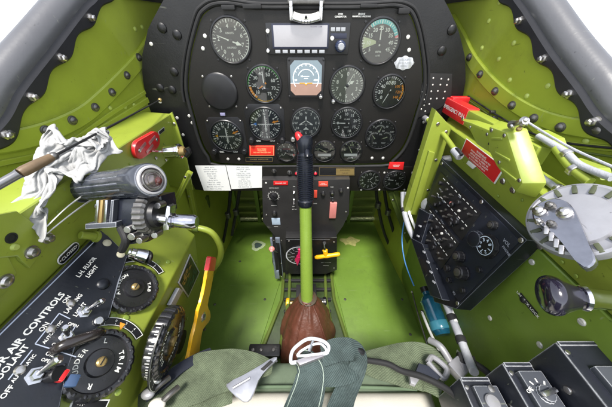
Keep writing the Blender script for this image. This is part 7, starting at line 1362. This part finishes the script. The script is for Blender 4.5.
for pts, lab, r_ in [([(538,136),(565,152),(580,165),(612,178)], 'thick pale metal tube running back above the crank disc', .0042), ([(540,176),(556,188),(572,196)], 'short grey tube behind the crank disc', .0046), ([(556,148),(572,168),(590,182)], 'angled green rod on the right wall', .0055)]:
    PW = Plane((.362,0,0),(0,-1,0),(-1,0,0)); T = Thing('wall_tube', lab, 'tube', plane=PW, at=pts[0], off=.02); b = MB(); b.tube([T.l(*p) for p in pts], r_, 12); T.part('tube', b, {.0042:HOSE,.0046:HOSE,.0055:GREEN}[r_])
    b = MB(); q0, q1 = T.l(*pts[1]), T.l(*pts[2]); b.cyl(q0, q0.lerp(q1,.25), r_*1.5); T.part('clamp', b, BOLT)
# crank disc and handle
DP = Plane((.31,0,-.17),(0,-1,0),(-.80,-.10,.60))
T = Thing('canopy_crank', 'canopy crank, a pale grey slotted disc with polished metal arm, at the right edge', 'crank', plane=DP, at=(577,219)); R_ = T.scale(80)/2
b = MB(); b.lathe([(R_*.90,-.016),(R_,-.010),(R_,-.002),(R_*.97,.002),(R_*.90,.003),(R_*.80,.001),(R_*.68,.0005),(R_*.64,.004),(R_*.30,.006),(R_*.05,.006)], 72); T.part('disc', b, GREYD)
for k_ in range(16):
    a_ = RD(k_*22.5+8); b = MB(); M_ = Matrix.Rotation(a_,3,'Z'); q = V((R_*.82*cos(a_), R_*.82*sin(a_), .0016)); b.box(q, (R_*.24,.0042,.0028), .0008, M_); T.part('slot', b, mat('olive_slot', (.06,.07,.035), .6))
T2 = T
P = [(533,211),(541,203),(556,199),(571,205),(580,222),(590,246),(597,262),(585,270),(572,256),(560,240),(545,228),(535,222)]
b = MB(); b.prism([T2.l(*p, .012) for p in smoothpoly(P, 3)], .006, .016, .004, 3); T2.part('arm', b, mat('cast_aluminium', (.26,.265,.30), .22, .9, var=.15, scale=50, bump=.15, bscale=150))
for x, y, r_, m_ in [(541,213,.0055,BOLT),(552,208,.0042,DBOLT),(566,215,.0060,BOLT),(541,224,.0035,BOLT),(553,226,.0036,DBOLT)]:
    b = MB(); q = T2.l(x, y, .012); q.z = .0155; b.lathe([(r_*1.1,0),(r_*1.1,.003),(r_*.8,.0045),(r_*.8,.007),(r_*.3,.009)], 24, T3(q)); T2.part('boss', b, m_)
for k_ in range(4):
    b = MB(); q = T2.l(548+k_*5, 232+k_*6.5, .012); q.z = .0165; b.box(q, (.010,.004,.004), .001, Matrix.Rotation(RD(-40),3,'Z')); T2.part('ridge', b, BOLT)
# glossy violet knob on a chrome stem
T = Thing('ball_handle', 'glossy dark violet ball handle with chrome stem below the crank disc', 'handle', M=Matrix.Translation(CAM + ray(556,295)*(.272/ray(556,295).x)))
px_ = lambda x, y, X: T.w(CAM + ray(x,y)*(X/ray(x,y).x))
b = MB(); c = V((0,0,0)); e = px_(606,300,.31); b.turned(px_(538,294,.262), e, [(p.x, p.y) for p in catmull([(.003,0,0),(.012,.02,0),(.0185,.08,0),(.0213,.18,0),(.0205,.30,0),(.0160,.43,0),(.0122,.6,0),(.0102,.8,0),(.009,1,0)], 8)], 40); T.part('bulb', b, PURP)
b = MB(); b.turned(c.lerp(e,.5), e*1.25, [(.0125,0),(.0135,.1),(.0110,.3),(.009,1)], 24); T.part('stem', b, CHROME)
T = Thing('lettered_plate', 'small slanted black plate with white letters left of the violet handle', 'placard', plane=RI, at=(528,304), off=.001)
a, c = T.l(520,294), T.l(537,314.5); d = c-a; an = atan2(d.y, d.x); b = MB(); b.box((0,0,.0005), (d.length, .0085, .001), .0003, Matrix.Rotation(an,3,'Z')); T.part('plate', b, BLACK)
b = MB(); b.text('UNLOCK LOCK', .0062, 0, 0, .0012, an, .02); T.part('lettering', b, WHITE); b = MB(); b.sphere(a.lerp(c,.3)+V((0,0,.003)), .0052, (1,1,.6)); T.part('stud', b, BLACK)
# radio box ---------------------------------------------------------
RX = Plane((.338,0,-.262),(0,-1,0),(-.985,0,.17)); RXo = .028
T = Thing('radio_control_box', 'big blue black radio control box with rows of knobs on the right side', 'radio box', plane=RX, at=(472,235), off=RXo)
Pq = [(441,158),(527,240),(456,309),(434,302),(413,237)]
wb = [T.l(*p) for p in Pq]
b = MB(); b.prism(wb, -.030, 0, .003); T.part('case', b, NAVY)
F0 = T.l(441,158); 
def uv(u, v):    # bilinear pixel inside the face quad: u along the long upper edge (0 forward..1 aft), v down
    A, B_, C_, D_ = V((441,158,0)), V((527,240,0)), V((456,309,0)), V((413,237,0)); q = A.lerp(B_, u).lerp(D_.lerp(C_, u), v); return T.l(q.x, q.y)
def sub(u0, u1, v0, v1, z0, z1, m, name, bev=.001): b = MB(); b.prism([uv(u0,v0), uv(u1,v0), uv(u1,v1), uv(u0,v1)], z0, z1, bev); return T.part(name, b, m)
sub(.03,.97,.05,.93,-.001,.002, mat('navy_face_plate', (.010,.0125,.021), .42, var=.25, scale=30, bump=.1, dirt=.3), 'face_plate')
sub(.05,.56,.12,.50,.0015,.0035,BLACK,'left_module'); sub(.05,.56,.54,.90,.0015,.0035,BLACK,'lower_module')
b = MB()
for u0, u1, v in [(.10,.50,.155),(.10,.50,.345),(.10,.50,.57),(.10,.50,.74)]:
    for k_ in range(9): u_ = u0+(u1-u0)*k_/8; a = uv(u_, v); c = uv(u_+.028, v); b.line(a, c, .0016, .0038)
T.part('index_marks', b, WHITE)
random.seed(11)
for i, v in enumerate((.22,.29,.40,.46,.63,.69,.81)):
    for k_ in range(6 if i % 2 == 0 else 4):
        u_ = .10 + .42*(k_ + (.0 if i % 2 == 0 else .5))/5.2; q = uv(u_, v)
        if (i+k_) % 3 == 0: b = MB(); b.lathe([(.0048,.003),(.0048,.008),(.0036,.0095),(.001,.0098)], 18, T3((q.x,q.y,0))); T.part('small_knob', b, BLACK)
        elif (i+k_) % 3 == 1: b = MB(); b.lathe([(.0030,.003),(.0028,.006),(.001,.007)], 12, T3((q.x,q.y,0))); T.part('stud', b, DBOLT if k_ != 3 else SCREW2)
        else: b = MB(); b.turned(V((q.x,q.y,.003)), V((q.x+.004,q.y+.005,.017)), [(.0022,0),(.0018,.3),(.0028,.8),(.0015,1)], 12); T.part('toggle', b, DBOLT)
b = MB(); 
for i in range(16):
    q = uv(.09+.45*random.random(), .15+.7*random.random()); b.text(random.choice(['COM','ADF','INT','VHF','ON','OFF','TEL','CW','MIX']), .0046, q.x, q.y, .0037)
T.part('captions', b, mat('dim_grey_lettering', (.34,.36,.42), .5))
q = uv(.28,.30); b = MB(); b.lathe([(.0038,.003),(.0038,.006),(.002,.007)], 14, T3((q.x,q.y,0))); T.part('red_dot_switch', b, PINK)
q = uv(.68,.36); kk = knob(T, q.x, q.y, .0145, NAVY, h=.010, z=.002)
q = uv(.80,.32); kk = knob(T, q.x, q.y, .0195, BLACK, h=.007, z=.002, name='large_dial')
b = MB(); b.arc(.0148,.0160,0,360,.0096,40,c=(q.x,q.y)); 
for k_ in range(8): a_ = RD(k_*45+10); b.text('18435672'[k_], .0080, q.x+.0098*cos(a_), q.y+.0098*sin(a_), .0096, a_-pi/2, .03)
b.build('dial_numbers', mat('pale_blue_lettering', (.55,.65,.75), .5), kk)
for u_, v_, r_ in [(.72,.12,.007),(.90,.55,.0045),(.66,.62,.010),(.80,.70,.012),(.92,.82,.0045),(.62,.82,.006),(.72,.88,.005)]:
    q = uv(u_, v_); knob(T, q.x, q.y, r_, BLACK, z=.002, cap=DBOLT if r_ > .006 else None)
b = MB(); q = uv(.90,.16); b.text('VOL', .0075, q.x, q.y, .0024); q = uv(.95,.22); b.text('PHONE', .0055, q.x, q.y, .0024, -.1); q = uv(.86,.92); b.text('SQ', .006, q.x, q.y, .0024); T.part('volume_caption', b, MATS['dim_grey_lettering'])
for u_, v_ in [(.02,.02),(.98,.02),(.98,.96),(.02,.96),(.5,.02),(.5,.96)]: q = uv(min(.97,max(.03,u_)), min(.95,max(.04,v_))); screw(T, T3((q.x,q.y,.001)), .0040, BOLT)
# stepped connector block at forward lower corner
T = Thing('relay_block', 'stepped dark connector block at the forward foot of the radio box', 'relay block', plane=RX, at=(424,232), off=RXo+.012)
for i, (P, z) in enumerate([([(419,208),(430,214),(421,243),(412,238)],.0), ([(412,238),(424,244),(444,300),(432,296)],.004)]):
    b = MB(); b.prism([T.l(*p) for p in P], -.03, z, .002); T.part('block', b, NAVY)
for x, y in [(420,226),(418,236),(424,252),(428,262),(431,272),(434,282)]:
    b = MB(); q = T.l(x,y,.004); b.box(q, (.009,.004,.003), .0006, Matrix.Rotation(.5,3,'Z')); T.part('white_tab', b, HOSE)
T = Thing('round_cap', 'pale grey round cap peeking out in front of the radio box', 'cap', plane=RX, at=(427,205), off=.02); b = MB(); b.lathe([(.017,-.01),(.017,.004),(.013,.008),(.002,.009)], 30); T.part('cap', b, HOSE)
T = Thing('round_cap', 'grey blue round cap at the upper forward corner of the radio box', 'cap', plane=RB, at=(445,160), off=.012); b = MB(); b.lathe([(.010,-.01),(.010,.004),(.007,.007),(.002,.0075)], 24); T.part('cap', b, GREYD)
# green bent tube with end fittings
T = Thing('release_tube', 'slim green bent tube with grey end fittings beside the panel corner', 'tube', plane=RB, at=(443,138), off=.030)
b = MB(); b.tube([T.l(*p) for p in [(426,118),(434,126),(443,134),(450,143),(456,152)]], .0050, 12); T.part('tube', b, GREEN)
b = MB(); b.cyl(T.l(420,115), T.l(428,120), .0065); T.part('end_cap', b, GREYD); b = MB(); b.cyl(T.l(454,150), T.l(460,157), .0075); T.part('clamp', b, HOSE)
b = MB(); b.tube([T.l(451,152), T.l(457,149), T.l(462,155)], .003, 8); T.part('ring', b, BLACKM)
# cables down the right side
PB = Plane((.315,0,0),(0,-1,0),(-1,0,0)) 
def depthline(name, label, cat, pts, ys, r, m, group=None, extra=None):
    P = [CAM + ray(x, y)*(yy/ray(x, y).y) for (x, y), yy in zip(pts, ys)]
    T = Thing(name, label, cat, M=Matrix.Translation(P[len(P)//2]), group=group); b = MB(); b.tube([T.w(p) for p in P], r, 12); T.part('sleeve', b, m); T.P = [T.w(p) for p in P]; return T
T = depthline('cable_bundle', 'pale sleeved cable bundle dropping in front of the radio box', 'cable', [(403,192),(404,210),(409,228),(418,246),(429,268),(440,290),(452,318),(461,340),(468,358),(474,372)], [.545,.51,.46,.41,.345,.29,.235,.195,.165,.14], .0070, HOSE, 'cables on the right')
for k_ in (1,3,6,7): q = T.P[k_]; n_ = (T.P[k_+1]-T.P[k_]).normalized(); b = MB(); b.cyl(q - n_*.006, q + n_*.006, .0088); T.part('black_tie', b, BLACKM)
depthline('cable_bundle', 'thinner white cable twisting beside the pale sleeved bundle', 'cable', [(406,192),(409,212),(417,232),(424,252),(437,276),(447,300),(456,322)], [.54,.50,.445,.40,.325,.27,.225], .0036, WHITE, 'cables on the right')
depthline('cable_bundle', 'thin blue wire left of the pale cables', 'cable', [(404,222),(402,240),(405,262),(414,286)], [.50,.47,.42,.37], .0018, mat('blue_wire', (.05,.22,.5), .4), 'cables on the right')
# blue bottle, white rod, thin cable at the floor edge
pa, pb = CAM + ray(428,298)*(.37/ray(428,298).y), CAM + ray(443,335)*(.28/ray(443,335).y)
T = Thing('blue_bottle', 'blue translucent bottle wedged low at the right floor edge', 'bottle', M=Matrix.Translation(pa)); a, c = V((0,0,0)), T.w(pb)
b = MB(); b.turned(a, c, [(.010,-.2),(.010,-.1),(.020,0),(.024,.08),(.023,.2),(.024,.3),(.0225,.36),(.024,.5),(.0225,.62),(.024,.7),(.023,.9),(.018,1)], 30); T.part('bottle_body', b, BOTTLE)
b = MB(); b.turned(a.lerp(c,-.32), a.lerp(c,-.18), [(.012,0),(.012,1)], 20, mod=lambda t,rr,z: 1+.03*cos(t*16)); T.part('bottle_cap', b, BLACK)
b = MB(); b.turned(a.lerp(c,.66), a.lerp(c,.88), [(.0235,0),(.0246,.1),(.0246,.9),(.0235,1)], 30); T.part('streak_band', b, mat('cyan_streaks', (.06,.26,.36), .2))  # cyan band paints in the bottle's bright streaks; there is no label
T = depthline('support_rod', 'thin white metal strip next to the blue bottle', 'rod', [(422,312),(430,332),(442,356)], [.33,.28,.225], .0034, WHITE); b = MB(); b.sphere(T.P[0], .005); T.part('end', b, BOLT)
T = depthline('floor_cable', 'thin dark cable along the right floor panel edge', 'cable', [(412,292),(419,318),(429,350)], [.42,.34,.26], .0022, DBOLT); b = MB(); b.sphere(T.P[0], .004); T.part('end', b, BOLT)
# stepped equipment boxes bottom right -------------------------------
def eqbox(x0, x1, y1, zt, label, plate_m, kind, ztilt=0.):
    c = CAM + V(((x0+x1)/2, y1-.14, zt)); T = Thing('equipment_box', label, 'box', M=Matrix.Translation(c), group='stepped equipment boxes at the lower right'); w_ = x1-x0; Lb = .28
    b = MB(); b.box((0,0,-.045), (w_-.003, Lb, .09), .004); T.part('case', b, BOXM)
    b = MB(); b.box((0,Lb/2-.003,.0002), (w_-.006,.005,.002), .0008); T.part('end_lip', b, BOXM)
    fr = Lb/2 - ztilt; b = MB(); b.box((w_*.10, (fr-Lb/2)/2-.001, .004), (w_*.72, fr+Lb/2-.002, .009), .002); T.part('cover_plate', b, plate_m)
    if kind == 'rotary':
        p = V((.004,fr-.026,.0085)); k = knob(T, p.x, p.y, .0085, PLATE, h=.006, z=.008); b = MB(); b.box((p.x,p.y,.0165), (.020,.0055,.005), .002, Matrix.Rotation(.25,3,'Z')); b.build('pointer_bar', STEEL, k)
        b = MB()
        for q in range(5): a_ = RD(20+q*35); b.line((p.x+.0115*cos(a_), p.y+.0115*sin(a_)), (p.x+.0155*cos(a_), p.y+.0155*sin(a_)), .0016, .0088)
        b.text('OFF', .0052, p.x-.015, p.y+.004, .0088, .5); T.part('marks', b, WHITE)
    elif kind == 'screw':
        for (x, y) in ((.012,fr-.018),(-.010,fr-.07)): b = MB(); b.lathe([(.007,.008),(.007,.010),(.0055,.013),(.002,.0145)], 18, T3((x,y,0))); T.part('cap_screw', b, BOLT)
    else:
        b = MB(); b.lathe([(.0085,.008),(.0085,.012),(.007,.0135),(.002,.014)], 24, T3((.002,fr-.020,0))); T.part('round_button', b, GREYD)
        b = MB(); b.lathe([(.004,.008),(.004,.010),(.001,.0105)], 14, T3((.010,fr-.006,0))); T.part('round_button', b, BOLT)
    for sx in (-1,1):
        for y in (.13,.03,-.1): screw(T, T3((sx*(w_/2-.006), y-.002, .0), 0), .0028, BOLT)
    for y in (.10,.04,-.03): b = MB(); b.cyl((-w_/2+.0015,y,-.028),(-w_/2-.001,y,-.028),.004); T.part('side_rivet', b, BOLT)
    return T
eqbox(.2080,.2515,.1165,-.385, 'lowest of three stepped boxes, narrow with a round grey button, beside the seat', PLATE, 'button', .010)
eqbox(.2525,.2930,.1220,-.350, 'middle stepped box with a rotary switch at the lower right', PLATE, 'rotary', .010)
eqbox(.2940,.3560,.1265,-.300, 'highest stepped box with scuffed paint at the lower right corner', PLATE, 'screw', .026)
T = Thing('grey_connector', 'pale grey plastic connector between the seat and the lowest stepped box', 'connector', M=Matrix.Translation(CAM + ray(458,368)*(.155/ray(458,368).y)))
b = MB(); b.box((0,0,0), (.030,.026,.018), .005, Matrix.Rotation(.5,3,'Z')); T.part('body', b, GREYD)
b = MB(); b.box((.018,.010,.003), (.028,.020,.014), .004, Matrix.Rotation(-.3,3,'Z')); T.part('black_sleeve', b, BLACKM)
b = MB(); b.tube([V((.03,.008,.0)), V((.045,-.01,.004)), V((.05,-.06,.02)), V((.055,-.14,.05))], .0055, 12); T.part('lead', b, BLACKM)
b = MB(); b.tube([V((-.01,.01,.002)), V((-.02,.03,.01)), V((-.03,.045,.0))], .006, 12); T.part('grey_arm', b, GREYD)
# ================================================================== SEAT, HARNESS
SC = CAM + V((0,0,-.56))
T = Thing('pilot_seat', 'olive and off white seat cushion across the bottom edge of the picture', 'seat', M=Matrix.Translation(SC))
def pillow(x0, x1, y0, y1, z0, z1, nx, ny, round_, amp, seed, fr=12):
    b = MB(); top_ = {}; bot = {}
    for i in range(nx+1):
        for j in range(ny+1):
            u, v = i/nx, j/ny; e = min(1, (1-abs(2*u-1)**6)*(1-abs(2*v-1)**8)*1.0)**.5 if True else 1
            x, y = x0+(x1-x0)*u, y0+(y1-y0)*v; q = V((x*fr, y*fr, seed))
            z = z1 - round_*(1-e) + amp*noise.noise(q)*e + amp*.35*noise.noise(q*3)*e
            top_[i,j] = b.bm.verts.new((x, y, z)); bot[i,j] = b.bm.verts.new((x, y, z0))
    for i in range(nx):
        for j in range(ny):
            b.bm.faces.new([top_[k] for k in ((i,j),(i+1,j),(i+1,j+1),(i,j+1))]); b.bm.faces.new([bot[k] for k in ((i,j),(i,j+1),(i+1,j+1),(i+1,j))])
    for i in range(nx):
        for j in (0, ny): b.bm.faces.new((top_[i,j], top_[i+1,j], bot[i+1,j], bot[i,j]))
    for j in range(ny):
        for i in (0, nx): b.bm.faces.new((top_[i,j], top_[i,j+1], bot[i,j+1], bot[i,j]))
    bmesh.ops.recalc_face_normals(b.bm, faces=list(b.bm.faces)); return b
T.part('base_cushion', pillow(-.215,.225,-.20,.205,-.14,.0,100,80,.035,.0075,2.), OLIVE, 60)
T.part('top_cushion', pillow(-.222,.235,-.20,.143,-.03,.034,70,50,.028,.003,5.), CUSH, 60)
b = MB(); b.tube([V((-.20,.147,.008)), V((-.1,.1495,.0105)), V((0,.150,.011)), V((.1,.1495,.0105)), V((.21,.147,.008))], .0030, 10); T.part('piping', b, mat('green_piping', (.10,.15,.09), .8))
b = MB(); b.box((0,.0,-.10), (.50,.42,.10), .01); T.part('seat_pan', b, GFLOOR)
b = MB(); b.box((0,-.30,.12), (.46,.06,.62), .02); T.part('unseen_backrest', b, OLIVE)  # out of view, added so the dial glass has something dark to reflect
def seatpt(px, py, z): r_ = ray(px, py); return CAM + r_*(z/r_.z)
def strap(name, label, cat, pts, zs, wpx, m, group=None, sides=None, th=.0022, n=8, crown=.0):
    P = [seatpt(x, y, z) for (x, y), z in zip(pts, zs)]; c = P[len(P)//2]; T = Thing(name, label, cat, M=Matrix.Translation(c), group=group)
    Q_ = catmull([T.w(p) for p in P], n); ws = wpx if isinstance(wpx, list) else [wpx]*len(pts); Wd = []
    for i, q in enumerate(Q_):
        f = i/(len(Q_)-1)*(len(ws)-1); k = min(int(f), len(ws)-2) if len(ws) > 1 else 0; w_ = ws[k] + (ws[k+1]-ws[k])*(f-k)
        t = (Q_[min(i+1, len(Q_)-1)] - Q_[max(i-1, 0)]).normalized(); up = V((0,0,1))
        if sides: sd = sides[k].lerp(sides[k+1], f-k); sd = (sd - t*sd.dot(t)).normalized()
        else: sd = t.cross(up).normalized()
        Wd.append(sd*w_/2)
    b = MB(); b.ribbon(Q_, Wd, th, crown=crown); T.part('webbing', b, m, ang=60); T.Q = Q_; T.Wd = Wd; T.m = m; return T
# olive cloth-like harness pads left and right
strap('lap_belt', 'broad olive lap belt tapering across the left side of the seat', 'belt', [(140,412),(168,392),(200,376),(232,368),(254,366),(272,368)], [-.478,-.470,-.472,-.485,-.495,-.503], [.050,.066,.076,.064,.044,.020], WEBG, 'olive lap belts', crown=.004)
strap('lap_belt', 'second olive belt fold at the lower left corner below the silver fitting', 'belt', [(165,418),(190,402),(212,394),(232,390)], [-.478,-.478,-.486,-.496], [.050,.050,.044,.036], WEBG, 'olive lap belts', crown=.003)
strap('lap_belt', 'olive lap belt widening over the right side of the seat', 'belt', [(348,360),(372,363),(400,364),(424,366),(446,378)], [-.512,-.502,-.488,-.478,-.47], [.016,.046,.070,.080,.070], WEBG, 'olive lap belts', crown=.004)
strap('edge_binding', 'dark navy binding strap along the left edge of the olive belts', 'strap', [(146,396),(164,382),(182,367),(200,357),(212,352)], [-.462,-.455,-.462,-.475,-.488], .018, mat('dark_navy_binding', (.014,.018,.032), .8, bump=.3, bscale=1500))
# blue grey shoulder strap with loop
T = strap('shoulder_strap', 'wide blue grey shoulder strap running down to the bottom edge in the centre', 'strap', [(300,357),(306,361),(311,372),(309,388),(303,408),(296,430)], [-.478,-.470,-.468,-.470,-.462,-.44], [.030,.040,.050,.052,.054,.056], WEBB, 'blue grey harness straps', crown=.002)
def rel(k, fr): q = T.Q[k]; w_ = T.Wd[k]; return q + w_*fr
for s_ in (-.82,.82):
    b = MB(); b.tube([T.Q[i] + T.Wd[i]*s_ + V((0,0,.0022 + .002*(1-s_*s_))) for i in range(0, len(T.Q), 3)], .0007, 6); T.part('stitching', b, mat('pale_thread', (.35,.42,.36), .8))
T = strap('shoulder_strap', 'blue grey strap folded over into a rounded loop to the right of the buckle', 'strap', [(322,355),(336,350),(350,349),(357,353),(359,362),(354,376),(345,394),(338,415),(334,430)], [-.466,-.452,-.446,-.452,-.462,-.470,-.468,-.460,-.45], [.038,.038,.036,.034,.030,.030,.034,.038,.040], WEBB, 'blue grey harness straps', sides=[V((.2,-1,0))]*3 + [V((-.5,-.8,.0)), V((-.9,-.3,0)), V((-1,0,0)), V((-1,0,0)), V((-1,0,0)), V((-1,0,0))], crown=.001)
T = strap('shoulder_strap', 'short blue grey strap band crossing under the folded loop', 'strap', [(316,372),(330,372),(344,370),(354,366)], [-.474,-.466,-.464,-.470], [.040,.042,.042,.038], WEBB, 'blue grey harness straps', crown=.001)
# white wire buckle
bp_ = seatpt(312,352,-.452)
T = Thing('wire_buckle', 'white metal loop buckle in front of the leather boot', 'buckle', M=Matrix.Translation(bp_))
sp = lambda x, y, z=-.452: T.w(seatpt(x, y, z))
lp = [sp(296,362,-.462), sp(291,362,-.461), sp(292,352,-.458), sp(298,345,-.455), sp(308,339,-.452), sp(320,340,-.452), sp(328,345,-.454), sp(328,352,-.458), sp(322,354,-.460)]
b = MB(); b.tube(lp, .0031, 12); T.part('outer_loop', b, mat('white_coated_metal', (.72,.74,.80), .22, .2, var=.06, coat=.5))
b = MB(); b.tube([sp(297,356,-.455), sp(301,351,-.452), sp(312,345,-.450), sp(321,344,-.450), sp(326,352,-.455), sp(310,355,-.452), sp(297,356,-.455)], .0021, 10); T.part('inner_loop', b, MATS['white_coated_metal'])
b = MB(); b.tube([sp(309,352,-.452), sp(313,341,-.450)], .0032, 10, smooth=False); T.part('tongue', b, STEEL)
P = [sp(*p, -.460) for p in ((296,361),(322,352),(324,357),(300,366))]; b = MB(); b.prism(P, P[0].z-.004, P[0].z+.004, .0015); T.part('crossbar_plate', b, mat('dull_pinkish_steel', (.42,.40,.42), .3, .7, var=.15))
# silver release fitting on the left
T = Thing('belt_fitting', 'flat silver belt fitting with a slotted end lying on the left belt', 'buckle', M=Matrix.Translation(seatpt(252,378,-.485)))
zf = -.478; sp = lambda x, y, z=zf: T.w(seatpt(x, y, z))
cut = [(274,357.5),(277,360),(262,374),(256,388),(251,399),(243,402),(229,390),(227,384),(243,376),(262,365)]
P = [sp(*p) for p in smoothpoly(cut, 2)]; b = MB(); b.prism(P, P[0].z-.003, P[0].z+.003, .002); T.part('plate', b, mat('satin_aluminium', (.30,.31,.35), .36, .6, var=.1, scale=50))
P = [sp(*p, zf+.005) for p in ((270.5,360.3),(273,362),(263.5,370.5),(260.5,369))]; b = MB(); b.prism(P, P[0].z-.0012, P[0].z+.0010, .0008); T.part('slot', b, BLACKM)
a, c = sp(233,388,zf+.005), sp(250,378,zf+.005); b = MB(); b.tube([a, c], .002, 8, smooth=False); T.part('rib', b, MATS['satin_aluminium'])
# right buckle
T = Thing('belt_buckle', 'pale grey frame buckle with black tongue on the right belt', 'buckle', M=Matrix.Translation(seatpt(432,368,-.46)))
sp = lambda x, y, z=-.455: T.w(seatpt(x, y, z))
b = MB(); b.tube([sp(428,362), sp(432,357), sp(440,362), sp(447,370), sp(444,378), sp(438,374), sp(428,362)], .0045, 10, n=4); T.part('frame', b, GREYD)
P = [sp(*p, -.452) for p in ((418,364),(428,367),(440,378),(434,384),(414,374))]; b = MB(); b.prism(P, P[0].z-.004, P[0].z+.006, .003); T.part('black_tongue', b, MATS['dark_navy_binding'])
P = [sp(*p, -.458) for p in ((409,376),(412,374),(419,380),(415,386),(410,384))]; b = MB(); b.prism(P, P[0].z-.004, P[0].z+.004, .002); T.part('grey_tab', b, GREYD)
T = Thing('seat_cable', 'thick black cable curving over the right side of the seat', 'cable', M=Matrix.Translation(seatpt(390,365,-.47)))
sp = lambda x, y, z: T.w(seatpt(x, y, z))
b = MB(); b.tube([sp(362,360,-.475), sp(372,361,-.468), sp(388,364,-.458), sp(402,371,-.452), (sp(420,376,-.440)), sp(440,385,-.43), sp(458,398,-.42), sp(470,415,-.41)], .0046, 12); T.part('cable', b, BLACKM)
b = MB(); b.turned(sp(357,350,-.455), sp(364,353,-.458), [(.006,0),(.006,.7),(.004,1)], 14); T.part('end_plug', b, BLACK)
# small white ends at lower left of the seat
for x, y, s_, lab in [(148,394,.009,'round pale end fitting at the lower left seat corner'), (157,405,.011,'white rounded fitting at the bottom edge by the seat corner')]:
    T = Thing('end_fitting', lab, 'fitting', M=Matrix.Translation(seatpt(x, y, -.44))); b = MB(); b.sphere((0,0,0), s_, (1.1,.8,.6)); T.part('cap', b, GREYD if y < 400 else CUSH)
    b = MB(); b.tube([V((.006,.004,0)), V((.014,.012,.002)), V((.020,.022,-.004))], .0045, 10); T.part('neck', b, DBOLT)
EXPO = 1.42
# ================================================================== CAMERA, LIGHT
cam = bpy.data.cameras.new('camera'); co = bpy.data.objects.new('camera', cam); COL.objects.link(co)
cam.sensor_width = 36; cam.lens = F/612*36; cam.clip_start = .01; cam.clip_end = 2000
co.location = CAM; co.rotation_euler = (pi/2 - PITCH, 0, 0); scene.camera = co
w = bpy.data.worlds.new('World'); scene.world = w; w.use_nodes = True
nt = w.node_tree; bg = nt.nodes['Background']; sky = nt.nodes.new('ShaderNodeTexSky'); sky.sky_type = 'NISHITA'; sky.sun_disc = False
SE, SA = RD(66), RD(190)      # elevation, compass rotation of the sun (behind the pilot, slightly left)
sky.sun_elevation = SE; sky.sun_rotation = SA; sky.air_density = 1.0; sky.dust_density = .4
hs_ = nt.nodes.new('ShaderNodeHueSaturation'); hs_.inputs['Saturation'].default_value = .30; nt.links.new(sky.outputs[0], hs_.inputs['Color']); nt.links.new(hs_.outputs[0], bg.inputs['Color']); bg.inputs['Strength'].default_value = .145
sun = bpy.data.lights.new('sun', 'SUN'); sun.energy = 2.5; sun.angle = RD(13); sun.color = (1.0,.95,.88)
so = bpy.data.objects.new('sun', sun); COL.objects.link(so)
d = V((sin(SA)*cos(SE), cos(SA)*cos(SE), sin(SE)))       # towards the sun
so.rotation_euler = d.to_track_quat('Z', 'Y').to_euler(); so.location = (0,0,5)
scene.view_settings.view_transform = 'Standard'; scene.view_settings.look = 'None'; scene.view_settings.exposure = EXPO; scene.view_settings.gamma = 1
scene.render.resolution_x = 1024; scene.render.resolution_y = 681
